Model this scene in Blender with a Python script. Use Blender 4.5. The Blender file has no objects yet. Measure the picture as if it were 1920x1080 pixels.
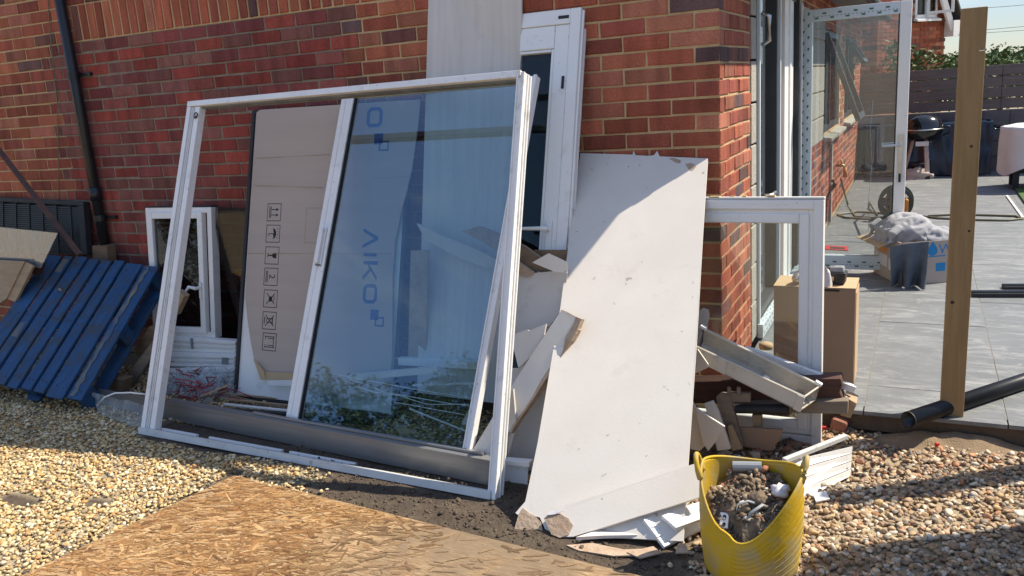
import bpy, bmesh, math, random
from mathutils import Vector, Matrix, noise as mnoise
random.seed(7)
SC = bpy.context.scene
COL = SC.collection
R = math.radians

# ------------------------------------------------------------------ camera
cam_d = bpy.data.cameras.new('camera')
cam_d.sensor_width = 36.0
cam_d.lens = 29.087
cam_d.clip_start = 0.05
cam_d.clip_end = 2000
cam = bpy.data.objects.new('camera', cam_d)
COL.objects.link(cam)
cam.matrix_world = Matrix(((0.898384, -0.039912, 0.437393, 0.828302),
                           (0.433848, 0.235776, -0.869589, -3.870174),
                           (-0.068420, 0.970988, 0.229133, 1.62),
                           (0, 0, 0, 1)))
SC.camera = cam

# ------------------------------------------------------------------ sky, sun, exposure
SUN_AZ, SUN_EL = 34.0, 52.0          # azimuth measured from +X towards +Y
world = bpy.data.worlds.new('World')
SC.world = world
world.use_nodes = True
wn, wl = world.node_tree.nodes, world.node_tree.links
wn.clear()
w_out = wn.new('ShaderNodeOutputWorld')
w_bg = wn.new('ShaderNodeBackground')
w_sky = wn.new('ShaderNodeTexSky')
w_sky.sky_type = 'NISHITA'
w_sky.sun_disc = False
w_sky.sun_elevation = R(SUN_EL)
w_sky.sun_rotation = R(90 - SUN_AZ)
w_sky.air_density = 0.65
w_sky.dust_density = 0.15
w_sky.ozone_density = 2.0
w_bg.inputs['Strength'].default_value = 0.15
w_tc = wn.new('ShaderNodeTexCoord')
w_map = wn.new('ShaderNodeMapping')
w_map.inputs['Scale'].default_value = (1.6, 1.6, 7.0)
w_noise = wn.new('ShaderNodeTexNoise')
w_noise.inputs['Scale'].default_value = 2.4
w_noise.inputs['Detail'].default_value = 7.0
w_noise.inputs['Roughness'].default_value = 0.62
w_noise.inputs['Distortion'].default_value = 0.6
w_ramp = wn.new('ShaderNodeValToRGB')
w_ramp.color_ramp.elements[0].position = 0.52
w_ramp.color_ramp.elements[1].position = 0.80
w_ramp.color_ramp.elements[1].color = (0.65, 0.65, 0.65, 1)
w_mix = wn.new('ShaderNodeMix')
w_mix.data_type = 'RGBA'
w_mix.inputs['B'].default_value = (2.7, 2.75, 2.8, 1)
wl.new(w_tc.outputs['Generated'], w_map.inputs['Vector'])
wl.new(w_map.outputs['Vector'], w_noise.inputs['Vector'])
wl.new(w_noise.outputs['Fac'], w_ramp.inputs['Fac'])
wl.new(w_ramp.outputs['Color'], w_mix.inputs['Factor'])
# the camera's soft highlight shoulder and shade white balance, applied to the whole sky alike
w_hs = wn.new('ShaderNodeHueSaturation')
w_hs.inputs['Saturation'].default_value = 0.96
w_bw = wn.new('ShaderNodeRGBToBW')
w_dv = wn.new('ShaderNodeMath')
w_dv.operation = 'MULTIPLY_ADD'
w_dv.inputs[1].default_value = 0.42
w_dv.inputs[2].default_value = 0.42
w_vm = wn.new('ShaderNodeVectorMath')
w_vm.operation = 'DIVIDE'
w_wb = wn.new('ShaderNodeVectorMath')
w_wb.operation = 'MULTIPLY'
w_wb.inputs[1].default_value = (1.09, 1.0, 0.92)
wl.new(w_sky.outputs['Color'], w_hs.inputs['Color'])
wl.new(w_hs.outputs['Color'], w_bw.inputs['Color'])
wl.new(w_bw.outputs['Val'], w_dv.inputs[0])
wl.new(w_hs.outputs['Color'], w_vm.inputs[0])
wl.new(w_dv.outputs['Value'], w_vm.inputs[1])
wl.new(w_vm.outputs['Vector'], w_wb.inputs[0])
wl.new(w_wb.outputs['Vector'], w_mix.inputs['A'])
wl.new(w_mix.outputs['Result'], w_bg.inputs['Color'])
wl.new(w_bg.outputs['Background'], w_out.inputs['Surface'])

sun_d = bpy.data.lights.new('sun', 'SUN')
sun_d.energy = 3.25
sun_d.angle = R(0.53)
sun_d.color = (1.0, 0.92, 0.78)
sun = bpy.data.objects.new('sun', sun_d)
COL.objects.link(sun)
sd = Vector((math.cos(R(SUN_EL)) * math.cos(R(SUN_AZ)), math.cos(R(SUN_EL)) * math.sin(R(SUN_AZ)), math.sin(R(SUN_EL))))
sun.rotation_euler = sd.to_track_quat('Z', 'Y').to_euler()
sun.location = sd * 30

vs = SC.view_settings
vs.view_transform = 'Standard'
vs.look = 'None'
vs.exposure = 1.3
vs.gamma = 1.0
vs.use_curve_mapping = False
SC.cycles.use_denoising = True
SC.cycles.max_bounces = 8
SC.cycles.transparent_max_bounces = 24
SC.cycles.caustics_reflective = False
SC.cycles.caustics_refractive = False

# ------------------------------------------------------------------ materials
def nt(m):
    m.use_nodes = True
    t = m.node_tree
    return t, t.nodes, t.links, t.nodes['Principled BSDF']

def rgba(c):
    return (c[0], c[1], c[2], 1.0)

def M(name, c1, c2=None, scale=6.0, rough=0.7, bump=0.0, bscale=None, stretch=(1, 1, 1), metal=0.0, dirt=None,
      dscale=3.0, damt=0.6, dpos=0.55, rot=(0, 0, 0), spec=0.4, detail=6.0, fine=None, coat=0.0):
    """procedural surface: two colours mixed by noise, an optional third colour in stains, grain as bump"""
    m = bpy.data.materials.new(name)
    t, N, Lk, P = nt(m)
    tc = N.new('ShaderNodeTexCoord')
    mp = N.new('ShaderNodeMapping')
    mp.inputs['Scale'].default_value = stretch
    mp.inputs['Rotation'].default_value = rot
    Lk.new(tc.outputs['Object'], mp.inputs['Vector'])
    n1 = N.new('ShaderNodeTexNoise')
    n1.inputs['Scale'].default_value = scale
    n1.inputs['Detail'].default_value = detail
    n1.inputs['Roughness'].default_value = 0.6
    Lk.new(mp.outputs['Vector'], n1.inputs['Vector'])
    mx = N.new('ShaderNodeMix')
    mx.data_type = 'RGBA'
    mx.inputs['A'].default_value = rgba(c1)
    mx.inputs['B'].default_value = rgba(c2 or c1)
    rp = N.new('ShaderNodeValToRGB')
    rp.color_ramp.elements[0].position = 0.32
    rp.color_ramp.elements[1].position = 0.68
    Lk.new(n1.outputs['Fac'], rp.inputs['Fac'])
    Lk.new(rp.outputs['Color'], mx.inputs['Factor'])
    col = mx.outputs['Result']
    if dirt:
        n2 = N.new('ShaderNodeTexNoise')
        n2.inputs['Scale'].default_value = dscale
        n2.inputs['Detail'].default_value = 8.0
        n2.inputs['Roughness'].default_value = 0.68
        Lk.new(tc.outputs['Object'], n2.inputs['Vector'])
        r2 = N.new('ShaderNodeValToRGB')
        r2.color_ramp.elements[0].position = dpos
        r2.color_ramp.elements[1].position = min(0.99, dpos + 0.16)
        r2.color_ramp.elements[1].color = (damt, damt, damt, 1)
        Lk.new(n2.outputs['Fac'], r2.inputs['Fac'])
        m2 = N.new('ShaderNodeMix')
        m2.data_type = 'RGBA'
        m2.inputs['B'].default_value = rgba(dirt)
        Lk.new(col, m2.inputs['A'])
        Lk.new(r2.outputs['Color'], m2.inputs['Factor'])
        col = m2.outputs['Result']
    if fine:
        fc, fs_, fp, fa = fine
        n4 = N.new('ShaderNodeTexNoise')
        n4.inputs['Scale'].default_value = fs_
        n4.inputs['Detail'].default_value = 3.0
        Lk.new(tc.outputs['Object'], n4.inputs['Vector'])
        r4 = N.new('ShaderNodeValToRGB')
        r4.color_ramp.elements[0].position = fp
        r4.color_ramp.elements[1].position = fp + 0.05
        r4.color_ramp.elements[1].color = (fa, fa, fa, 1)
        Lk.new(n4.outputs['Fac'], r4.inputs['Fac'])
        m4 = N.new('ShaderNodeMix')
        m4.data_type = 'RGBA'
        m4.inputs['B'].default_value = rgba(fc)
        Lk.new(col, m4.inputs['A'])
        Lk.new(r4.outputs['Color'], m4.inputs['Factor'])
        col = m4.outputs['Result']
    Lk.new(col, P.inputs['Base Color'])
    P.inputs['Roughness'].default_value = rough
    P.inputs['Metallic'].default_value = metal
    P.inputs['Specular IOR Level'].default_value = spec
    P.inputs['Coat Weight'].default_value = coat
    if bump:
        n3 = N.new('ShaderNodeTexNoise')
        n3.inputs['Scale'].default_value = bscale or scale * 4
        n3.inputs['Detail'].default_value = 5.0
        Lk.new(mp.outputs['Vector'], n3.inputs['Vector'])
        b = N.new('ShaderNodeBump')
        b.inputs['Strength'].default_value = bump
        b.inputs['Distance'].default_value = 0.01
        Lk.new(n3.outputs['Fac'], b.inputs['Height'])
        Lk.new(b.outputs['Normal'], P.inputs['Normal'])
    return m

def glass_mat(name, tint, refl=1.0, base=0.04, rough=0.0, rcol=(1, 1, 1), streak=0.0, haze=0.0):
    """a thin pane: clear tinted body with a mirror-like surface reflection that grows towards grazing angles"""
    m = bpy.data.materials.new(name)
    m.use_nodes = True
    N, Lk = m.node_tree.nodes, m.node_tree.links
    N.clear()
    out = N.new('ShaderNodeOutputMaterial')
    tr = N.new('ShaderNodeBsdfTransparent')
    tr.inputs['Color'].default_value = rgba(tint)
    gl = N.new('ShaderNodeBsdfGlossy')
    gl.inputs['Roughness'].default_value = rough
    gl.inputs['Color'].default_value = rgba(rcol)
    fr = N.new('ShaderNodeFresnel')
    gb = N.new('ShaderNodeNewGeometry')
    io = N.new('ShaderNodeMath')
    io.operation = 'MULTIPLY_ADD'           # 1.52 entering, its inverse leaving: same reflectance at both faces
    io.inputs[1].default_value = 1 / 1.52 - 1.52
    io.inputs[2].default_value = 1.52
    Lk.new(gb.outputs['Backfacing'], io.inputs[0])
    Lk.new(io.outputs['Value'], fr.inputs['IOR'])
    ma = N.new('ShaderNodeMath')
    ma.operation = 'MULTIPLY_ADD'
    ma.inputs[1].default_value = refl
    ma.inputs[2].default_value = base
    ma.use_clamp = True
    Lk.new(fr.outputs['Fac'], ma.inputs[0])
    mx = N.new('ShaderNodeMixShader')
    Lk.new(ma.outputs['Value'], mx.inputs['Fac'])
    Lk.new(tr.outputs['BSDF'], mx.inputs[1])
    Lk.new(gl.outputs['BSDF'], mx.inputs[2])
    res = mx.outputs['Shader']
    if haze:
        tc = N.new('ShaderNodeTexCoord')
        mp = N.new('ShaderNodeMapping')
        mp.inputs['Scale'].default_value = (14, 1.0, 0.7)
        n1 = N.new('ShaderNodeTexNoise')
        n1.inputs['Scale'].default_value = 3.0
        n1.inputs['Detail'].default_value = 6.0
        rp = N.new('ShaderNodeValToRGB')
        rp.color_ramp.elements[0].position = 0.35
        rp.color_ramp.elements[0].color = (haze * .35,) * 3 + (1,)
        rp.color_ramp.elements[1].position = 0.75
        rp.color_ramp.elements[1].color = (haze,) * 3 + (1,)
        df = N.new('ShaderNodeBsdfDiffuse')
        df.inputs['Color'].default_value = (0.62, 0.68, 0.7, 1)
        m2 = N.new('ShaderNodeMixShader')
        Lk.new(tc.outputs['Object'], mp.inputs['Vector'])
        Lk.new(mp.outputs['Vector'], n1.inputs['Vector'])
        Lk.new(n1.outputs['Fac'], rp.inputs['Fac'])
        Lk.new(rp.outputs['Color'], m2.inputs['Fac'])
        Lk.new(res, m2.inputs[1])
        Lk.new(df.outputs['BSDF'], m2.inputs[2])
        res = m2.outputs['Shader']
    Lk.new(res, out.inputs['Surface'])
    return m

def brick_mat(name, use_attr):
    """fired brick: colour of the single brick, darker and paler bands across it, sandy drag-faced relief"""
    m = bpy.data.materials.new(name)
    t, N, Lk, P = nt(m)
    if use_attr:
        src = N.new('ShaderNodeAttribute')
        src.attribute_name = 'Col'
        c0 = src.outputs['Color']
    else:
        src = N.new('ShaderNodeObjectInfo')
        c0 = src.outputs['Color']
    geo = N.new('ShaderNodeNewGeometry')
    mp = N.new('ShaderNodeMapping')
    mp.inputs['Scale'].default_value = (13, 13, 2.5)
    Lk.new(geo.outputs['Position'], mp.inputs['Vector'])
    nb = N.new('ShaderNodeTexNoise')
    nb.inputs['Scale'].default_value = 1.0
    nb.inputs['Detail'].default_value = 3.0
    Lk.new(mp.outputs['Vector'], nb.inputs['Vector'])
    rb = N.new('ShaderNodeValToRGB')
    e = rb.color_ramp.elements
    e[0].position, e[0].color = 0.33, (0.60, 0.58, 0.62, 1)
    e[1].position, e[1].color = 0.70, (1.38, 1.40, 1.42, 1)
    k = rb.color_ramp.elements.new(0.5)
    k.color = (1, 1, 1, 1)
    Lk.new(nb.outputs['Fac'], rb.inputs['Fac'])
    mu = N.new('ShaderNodeMix')
    mu.data_type = 'RGBA'
    mu.blend_type = 'MULTIPLY'
    mu.inputs['Factor'].default_value = 0.6
    Lk.new(c0, mu.inputs['A'])
    Lk.new(rb.outputs['Color'], mu.inputs['B'])
    ns = N.new('ShaderNodeTexNoise')
    ns.inputs['Scale'].default_value = 120.0
    ns.inputs['Detail'].default_value = 6.0
    Lk.new(geo.outputs['Position'], ns.inputs['Vector'])
    rs = N.new('ShaderNodeValToRGB')
    rs.color_ramp.elements[0].position, rs.color_ramp.elements[0].color = 0.3, (0.72, 0.70, 0.70, 1)
    rs.color_ramp.elements[1].position, rs.color_ramp.elements[1].color = 0.72, (1.25, 1.22, 1.18, 1)
    Lk.new(ns.outputs['Fac'], rs.inputs['Fac'])
    m2 = N.new('ShaderNodeMix')
    m2.data_type = 'RGBA'
    m2.blend_type = 'MULTIPLY'
    m2.inputs['Factor'].default_value = 0.8
    Lk.new(mu.outputs['Result'], m2.inputs['A'])
    Lk.new(rs.outputs['Color'], m2.inputs['B'])
    # whitish bloom and cement smears in patches
    ne = N.new('ShaderNodeTexNoise')
    ne.inputs['Scale'].default_value = 7.0
    ne.inputs['Detail'].default_value = 9.0
    ne.inputs['Roughness'].default_value = 0.75
    Lk.new(geo.outputs['Position'], ne.inputs['Vector'])
    re_ = N.new('ShaderNodeValToRGB')
    re_.color_ramp.elements[0].position = 0.62
    re_.color_ramp.elements[1].position = 0.78
    re_.color_ramp.elements[1].color = (0.30, 0.30, 0.30, 1)
    Lk.new(ne.outputs['Fac'], re_.inputs['Fac'])
    m3 = N.new('ShaderNodeMix')
    m3.data_type = 'RGBA'
    m3.inputs['B'].default_value = (0.42, 0.30, 0.24, 1)
    Lk.new(m2.outputs['Result'], m3.inputs['A'])
    Lk.new(re_.outputs['Color'], m3.inputs['Factor'])
    Lk.new(m3.outputs['Result'], P.inputs['Base Color'])
    P.inputs['Roughness'].default_value = 0.88
    P.inputs['Specular IOR Level'].default_value = 0.25
    b = N.new('ShaderNodeBump')
    b.inputs['Strength'].default_value = 1.0
    b.inputs['Distance'].default_value = 0.006
    Lk.new(ns.outputs['Fac'], b.inputs['Height'])
    Lk.new(b.outputs['Normal'], P.inputs['Normal'])
    return m

def stone_mat(name):
    """pebble: own colour per stone with mottling"""
    m = bpy.data.materials.new(name)
    t, N, Lk, P = nt(m)
    at = N.new('ShaderNodeAttribute')
    at.attribute_name = 'Col'
    geo = N.new('ShaderNodeNewGeometry')
    ns = N.new('ShaderNodeTexNoise')
    ns.inputs['Scale'].default_value = 90.0
    ns.inputs['Detail'].default_value = 5.0
    Lk.new(geo.outputs['Position'], ns.inputs['Vector'])
    rs = N.new('ShaderNodeValToRGB')
    rs.color_ramp.elements[0].position, rs.color_ramp.elements[0].color = 0.3, (0.66, 0.62, 0.58, 1)
    rs.color_ramp.elements[1].position, rs.color_ramp.elements[1].color = 0.72, (1.25, 1.24, 1.2, 1)
    Lk.new(ns.outputs['Fac'], rs.inputs['Fac'])
    m2 = N.new('ShaderNodeMix')
    m2.data_type = 'RGBA'
    m2.blend_type = 'MULTIPLY'
    m2.inputs['Factor'].default_value = 0.9
    Lk.new(at.outputs['Color'], m2.inputs['A'])
    Lk.new(rs.outputs['Color'], m2.inputs['B'])
    Lk.new(m2.outputs['Result'], P.inputs['Base Color'])
    P.inputs['Roughness'].default_value = 0.72
    P.inputs['Specular IOR Level'].default_value = 0.35
    return m

def osb_mat(name):
    """strand board: long pale and brown wood flakes lying at several angles, dusty towards the stained end"""
    m = bpy.data.materials.new(name)
    t, N, Lk, P = nt(m)
    tc = N.new('ShaderNodeTexCoord')
    nd = N.new('ShaderNodeTexNoise')
    nd.inputs['Scale'].default_value = 7.0
    nd.inputs['Detail'].default_value = 3.0
    Lk.new(tc.outputs['Object'], nd.inputs['Vector'])
    dv = N.new('ShaderNodeVectorMath')
    dv.operation = 'MULTIPLY_ADD'
    dv.inputs[1].default_value = (0.010, 0.010, 0)
    Lk.new(nd.outputs['Color'], dv.inputs[0])
    Lk.new(tc.outputs['Object'], dv.inputs[2])
    layers = []
    for i, (ang, sx, sy) in enumerate(((30, 17, 120), (4, 20, 150), (66, 18, 140), (110, 22, 150), (45, 26, 210))):
        mp = N.new('ShaderNodeMapping')
        mp.inputs['Rotation'].default_value = (0, 0, R(-ang))
        mp.inputs['Scale'].default_value = (sx, sy, 1)
        mp.inputs['Location'].default_value = (i * 3.1, i * 1.7, 0)
        Lk.new(dv.outputs['Vector'], mp.inputs['Vector'])
        vo = N.new('ShaderNodeTexVoronoi')
        vo.inputs['Scale'].default_value = 1.0
        vo.inputs['Randomness'].default_value = 1.0
        Lk.new(mp.outputs['Vector'], vo.inputs['Vector'])
        layers.append(vo)
    ramps = []
    for vo in layers:
        sp = N.new('ShaderNodeSeparateColor')
        Lk.new(vo.outputs['Color'], sp.inputs['Color'])
        rp = N.new('ShaderNodeValToRGB')
        e = rp.color_ramp.elements
        e[0].position, e[0].color = 0.0, (0.17, 0.092, 0.04, 1)
        e[1].position, e[1].color = 1.0, (0.50, 0.345, 0.195, 1)
        k = e.new(0.35); k.color = (0.29, 0.175, 0.085, 1)
        k = e.new(0.75); k.color = (0.38, 0.25, 0.13, 1)
        Lk.new(sp.outputs['Red'], rp.inputs['Fac'])
        ramps.append((rp, sp))
    col = ramps[0][0].outputs['Color']
    hgt = ramps[0][1].outputs['Red']
    for rp, sp in ramps[1:]:
        gt = N.new('ShaderNodeMath')
        gt.operation = 'GREATER_THAN'
        gt.inputs[1].default_value = 0.60
        Lk.new(sp.outputs['Green'], gt.inputs[0])
        mx = N.new('ShaderNodeMix')
        mx.data_type = 'RGBA'
        Lk.new(gt.outputs['Value'], mx.inputs['Factor'])
        Lk.new(col, mx.inputs['A'])
        Lk.new(rp.outputs['Color'], mx.inputs['B'])
        col = mx.outputs['Result']
        mh = N.new('ShaderNodeMix')
        Lk.new(gt.outputs['Value'], mh.inputs['Factor'])
        Lk.new(hgt, mh.inputs['A'])
        Lk.new(sp.outputs['Blue'], mh.inputs['B'])
        hgt = mh.outputs['Result']
    # trodden-in dirt: more at the far end and along the right half, with its own ragged shape
    n2 = N.new('ShaderNodeTexNoise')
    n2.inputs['Scale'].default_value = 2.6
    n2.inputs['Detail'].default_value = 10.0
    n2.inputs['Roughness'].default_value = 0.7
    Lk.new(tc.outputs['Object'], n2.inputs['Vector'])
    sx = N.new('ShaderNodeSeparateXYZ')
    Lk.new(tc.outputs['Object'], sx.inputs['Vector'])
    mr = N.new('ShaderNodeMapRange')
    mr.inputs['From Min'].default_value = 0.85
    mr.inputs['From Max'].default_value = 1.35
    mr.inputs['To Min'].default_value = -0.02
    mr.inputs['To Max'].default_value = 0.26
    Lk.new(sx.outputs['X'], mr.inputs['Value'])
    ad = N.new('ShaderNodeMath')
    ad.operation = 'ADD'
    Lk.new(n2.outputs['Fac'], ad.inputs[0])
    Lk.new(mr.outputs['Result'], ad.inputs[1])
    r2 = N.new('ShaderNodeValToRGB')
    r2.color_ramp.elements[0].position = 0.52
    r2.color_ramp.elements[1].position = 0.74
    r2.color_ramp.elements[1].color = (0.85, 0.85, 0.85, 1)
    Lk.new(ad.outputs['Value'], r2.inputs['Fac'])
    m3 = N.new('ShaderNodeMix')
    m3.data_type = 'RGBA'
    m3.inputs['B'].default_value = (0.20, 0.145, 0.092, 1)
    Lk.new(col, m3.inputs['A'])
    Lk.new(r2.outputs['Color'], m3.inputs['Factor'])
    Lk.new(m3.outputs['Result'], P.inputs['Base Color'])
    P.inputs['Roughness'].default_value = 0.8
    P.inputs['Specular IOR Level'].default_value = 0.25
    b = N.new('ShaderNodeBump')
    b.inputs['Strength'].default_value = 0.6
    b.inputs['Distance'].default_value = 0.003
    Lk.new(hgt, b.inputs['Height'])
    Lk.new(b.outputs['Normal'], P.inputs['Normal'])
    return m

def flake_mat(name):
    """wood strand: own colour per strand with fine grain"""
    m = bpy.data.materials.new(name)
    t, N, Lk, P = nt(m)
    at = N.new('ShaderNodeAttribute')
    at.attribute_name = 'Col'
    tc = N.new('ShaderNodeTexCoord')
    ns = N.new('ShaderNodeTexNoise')
    ns.inputs['Scale'].default_value = 160.0
    ns.inputs['Detail'].default_value = 4.0
    Lk.new(tc.outputs['Object'], ns.inputs['Vector'])
    rs = N.new('ShaderNodeValToRGB')
    rs.color_ramp.elements[0].position, rs.color_ramp.elements[0].color = 0.3, (0.72, 0.70, 0.66, 1)
    rs.color_ramp.elements[1].position, rs.color_ramp.elements[1].color = 0.7, (1.18, 1.18, 1.18, 1)
    Lk.new(ns.outputs['Fac'], rs.inputs['Fac'])
    m2 = N.new('ShaderNodeMix')
    m2.data_type = 'RGBA'
    m2.blend_type = 'MULTIPLY'
    m2.inputs['Factor'].default_value = 1.0
    Lk.new(at.outputs['Color'], m2.inputs['A'])
    Lk.new(rs.outputs['Color'], m2.inputs['B'])
    Lk.new(m2.outputs['Result'], P.inputs['Base Color'])
    P.inputs['Roughness'].default_value = 0.8
    P.inputs['Specular IOR Level'].default_value = 0.2
    return m

def ground_mat(name):
    """dark soil where bare, sandy grit under the gravel (mask painted from where the gravel lies)"""
    m = M(name, (0.050, 0.036, 0.025), (0.095, 0.07, 0.047), 9, 0.95, 1.0, 60, dirt=(0.16, 0.125, 0.085), dscale=14, damt=0.7, dpos=0.57)
    N, Lk = m.node_tree.nodes, m.node_tree.links
    P = N['Principled BSDF']
    src = P.inputs['Base Color'].links[0].from_socket
    at = N.new('ShaderNodeAttribute')
    at.attribute_name = 'Col'
    mx = N.new('ShaderNodeMix')
    mx.data_type = 'RGBA'
    mx.inputs['B'].default_value = (0.33, 0.26, 0.165, 1)
    Lk.new(src, mx.inputs['A'])
    Lk.new(at.outputs['Fac'], mx.inputs['Factor'])
    Lk.new(mx.outputs['Result'], P.inputs['Base Color'])
    return m

def slab_mat(name):
    """grey porcelain paving, mottled, with swept plaster-dust smears running several ways"""
    m = M(name, (0.145, 0.151, 0.151), (0.175, 0.182, 0.181), 3.4, 0.55, 0.08, 40, stretch=(1, 1.3, 1))
    N, Lk = m.node_tree.nodes, m.node_tree.links
    P = N['Principled BSDF']
    col = P.inputs['Base Color'].links[0].from_socket
    tc = N.new('ShaderNodeTexCoord')
    big = N.new('ShaderNodeTexNoise')
    big.inputs['Scale'].default_value = 1.6
    big.inputs['Detail'].default_value = 4.0
    Lk.new(tc.outputs['Object'], big.inputs['Vector'])
    for ang, st, sc, pos in ((32, 4.0, 3.2, 0.58), (-40, 4.4, 3.0, 0.58), (75, 3.6, 3.4, 0.60), (10, 1.3, 7.0, 0.60)):
        mp = N.new('ShaderNodeMapping')
        mp.inputs['Rotation'].default_value = (0, 0, R(ang))
        mp.inputs['Scale'].default_value = (1, st, 1)
        mp.inputs['Location'].default_value = (ang * .13, ang * .07, 0)
        ns = N.new('ShaderNodeTexNoise')
        ns.inputs['Scale'].default_value = sc
        ns.inputs['Detail'].default_value = 7.0
        ns.inputs['Roughness'].default_value = 0.72
        ns.inputs['Distortion'].default_value = 0.8
        Lk.new(tc.outputs['Object'], mp.inputs['Vector'])
        Lk.new(mp.outputs['Vector'], ns.inputs['Vector'])
        rp = N.new('ShaderNodeValToRGB')
        rp.color_ramp.elements[0].position = pos - 0.05
        rp.color_ramp.elements[1].position = pos + 0.16
        rp.color_ramp.elements[1].color = (1.25, 1.25, 1.25, 1)
        Lk.new(ns.outputs['Fac'], rp.inputs['Fac'])
        mu = N.new('ShaderNodeMath')
        mu.operation = 'MULTIPLY'
        Lk.new(rp.outputs['Color'], mu.inputs[0])
        Lk.new(big.outputs['Fac'], mu.inputs[1])
        mx = N.new('ShaderNodeMix')
        mx.data_type = 'RGBA'
        mx.inputs['B'].default_value = (0.38, 0.375, 0.36, 1)
        Lk.new(mu.outputs['Value'], mx.inputs['Factor'])
        Lk.new(col, mx.inputs['A'])
        col = mx.outputs['Result']
    Lk.new(col, P.inputs['Base Color'])
    return m

MAT = {}
MAT['flake'] = flake_mat('wood_strand')
MAT['ground'] = ground_mat('yard_ground')
MAT['brick'] = brick_mat('brick_fired', False)
MAT['brick_many'] = brick_mat('brick_fired_many', True)
MAT['stone'] = stone_mat('pebble')
MAT['osb'] = osb_mat('strand_board')
MAT['mortar_tan'] = M('mortar_tan', (0.58, 0.41, 0.215), (0.46, 0.315, 0.165), 18, 0.95, 0.6, 90)
MAT['mortar_grey'] = M('mortar_grey', (0.29, 0.235, 0.17), (0.185, 0.15, 0.11), 14, 0.95, 0.6, 90)
MAT['soil'] = M('soil', (0.075, 0.052, 0.034), (0.13, 0.095, 0.062), 9, 0.95, 1.0, 60, dirt=(0.21, 0.165, 0.11), dscale=14, damt=0.7, dpos=0.56)
MAT['clod'] = M('soil_clod', (0.065, 0.045, 0.03), (0.12, 0.085, 0.055), 30, 0.95, 0.8, 120)
MAT['sand'] = M('building_sand', (0.30, 0.215, 0.13), (0.22, 0.155, 0.095), 20, 0.95, 0.5, 150, dirt=(0.12, 0.09, 0.06), dscale=8, damt=0.7)
MAT['slab'] = slab_mat('grey_porcelain')
MAT['grout'] = M('pale_grout', (0.25, 0.235, 0.205), (0.18, 0.17, 0.15), 20, 0.95)
MAT['edge_mud'] = M('muddy_concrete', (0.15, 0.105, 0.07), (0.085, 0.06, 0.042), 6, 0.95, 0.8, 40)
MAT['upvc'] = M('white_upvc', (0.83, 0.81, 0.77), (0.79, 0.77, 0.73), 5, 0.38, 0.02, 60, dirt=(0.46, 0.42, 0.35), dscale=7, damt=0.45, dpos=0.57, fine=((0.30, 0.26, 0.21), 55, 0.69, 0.5))
MAT['alu'] = M('white_coated_aluminium', (0.82, 0.80, 0.77), (0.75, 0.735, 0.71), 4, 0.36, 0.04, 70, dirt=(0.36, 0.33, 0.28), dscale=9, damt=0.6, dpos=0.57, fine=((0.22, 0.19, 0.15), 60, 0.68, 0.6))
MAT['alu_dirty'] = M('soiled_white_aluminium', (0.60, 0.60, 0.58), (0.50, 0.49, 0.46), 5, 0.5, 0.1, 60, dirt=(0.12, 0.09, 0.065), dscale=16, damt=0.8, dpos=0.6)
MAT['alu_dark'] = M('dark_track_groove', (0.12, 0.12, 0.12), (0.2, 0.2, 0.2), 8, 0.5)
MAT['mill'] = M('grey_mill_aluminium', (0.27, 0.265, 0.26), (0.36, 0.355, 0.345), 5, 0.42, 0.05, 90, stretch=(0.25, 1, 6), metal=0.65, dirt=(0.12, 0.1, 0.08), dscale=10, damt=0.6, dpos=0.62)
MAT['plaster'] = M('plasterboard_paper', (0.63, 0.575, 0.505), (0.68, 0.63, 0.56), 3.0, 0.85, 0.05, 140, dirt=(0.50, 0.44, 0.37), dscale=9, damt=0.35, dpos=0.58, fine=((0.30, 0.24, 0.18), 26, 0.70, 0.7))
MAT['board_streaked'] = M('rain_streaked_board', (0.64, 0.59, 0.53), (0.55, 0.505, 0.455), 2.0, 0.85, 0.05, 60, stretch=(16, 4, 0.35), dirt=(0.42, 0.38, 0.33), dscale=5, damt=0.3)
MAT['plaster_grey'] = M('plasterboard_shade_grey', (0.57, 0.525, 0.475), (0.62, 0.575, 0.525), 4, 0.88, 0.05, 120, dirt=(0.33, 0.27, 0.2), dscale=9, damt=0.4)  # greyer copy of the board paper, shade of the shaded pieces put into the colour
MAT['gypsum'] = M('broken_gypsum', (0.62, 0.58, 0.52), (0.50, 0.42, 0.34), 25, 0.95, 0.8, 90)
MAT['torn'] = M('torn_brown_paper', (0.34, 0.235, 0.155), (0.46, 0.35, 0.25), 16, 0.92, 0.5, 60)
MAT['card'] = M('cardboard', (0.47, 0.385, 0.325), (0.435, 0.355, 0.30), 3, 0.85, 0.04, 30, stretch=(0.3, 1, 5))
MAT['card_dk'] = M('brown_carton', (0.33, 0.22, 0.145), (0.30, 0.195, 0.128), 3, 0.85, 0.03, 40)
MAT['card_tan'] = M('tan_carton', (0.50, 0.36, 0.21), (0.45, 0.32, 0.185), 3, 0.85, 0.03, 40)
MAT['ink'] = M('black_ink', (0.025, 0.023, 0.022), rough=0.8)
MAT['ink_blue'] = M('blue_ink', (0.03, 0.09, 0.26), rough=0.8)
MAT['ink_cyan'] = M('cyan_ink', (0.03, 0.24, 0.50), rough=0.8)
MAT['ink_green'] = M('green_ink', (0.05, 0.16, 0.09), rough=0.6)
MAT['ink_grey'] = M('grey_ink', (0.16, 0.20, 0.22), rough=0.6)
MAT['film'] = M('protective_film', (0.62, 0.68, 0.71), (0.58, 0.645, 0.68), 7, 0.3, 0.1, 14)
MAT['anthracite'] = M('anthracite_frame', (0.035, 0.038, 0.043), (0.05, 0.053, 0.058), 8, 0.4)
MAT['black'] = M('black_plastic', (0.012, 0.013, 0.015), (0.02, 0.021, 0.024), 9, 0.32, 0.02, 80, dirt=(0.11, 0.1, 0.085), dscale=7, damt=0.25, dpos=0.62)
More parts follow.
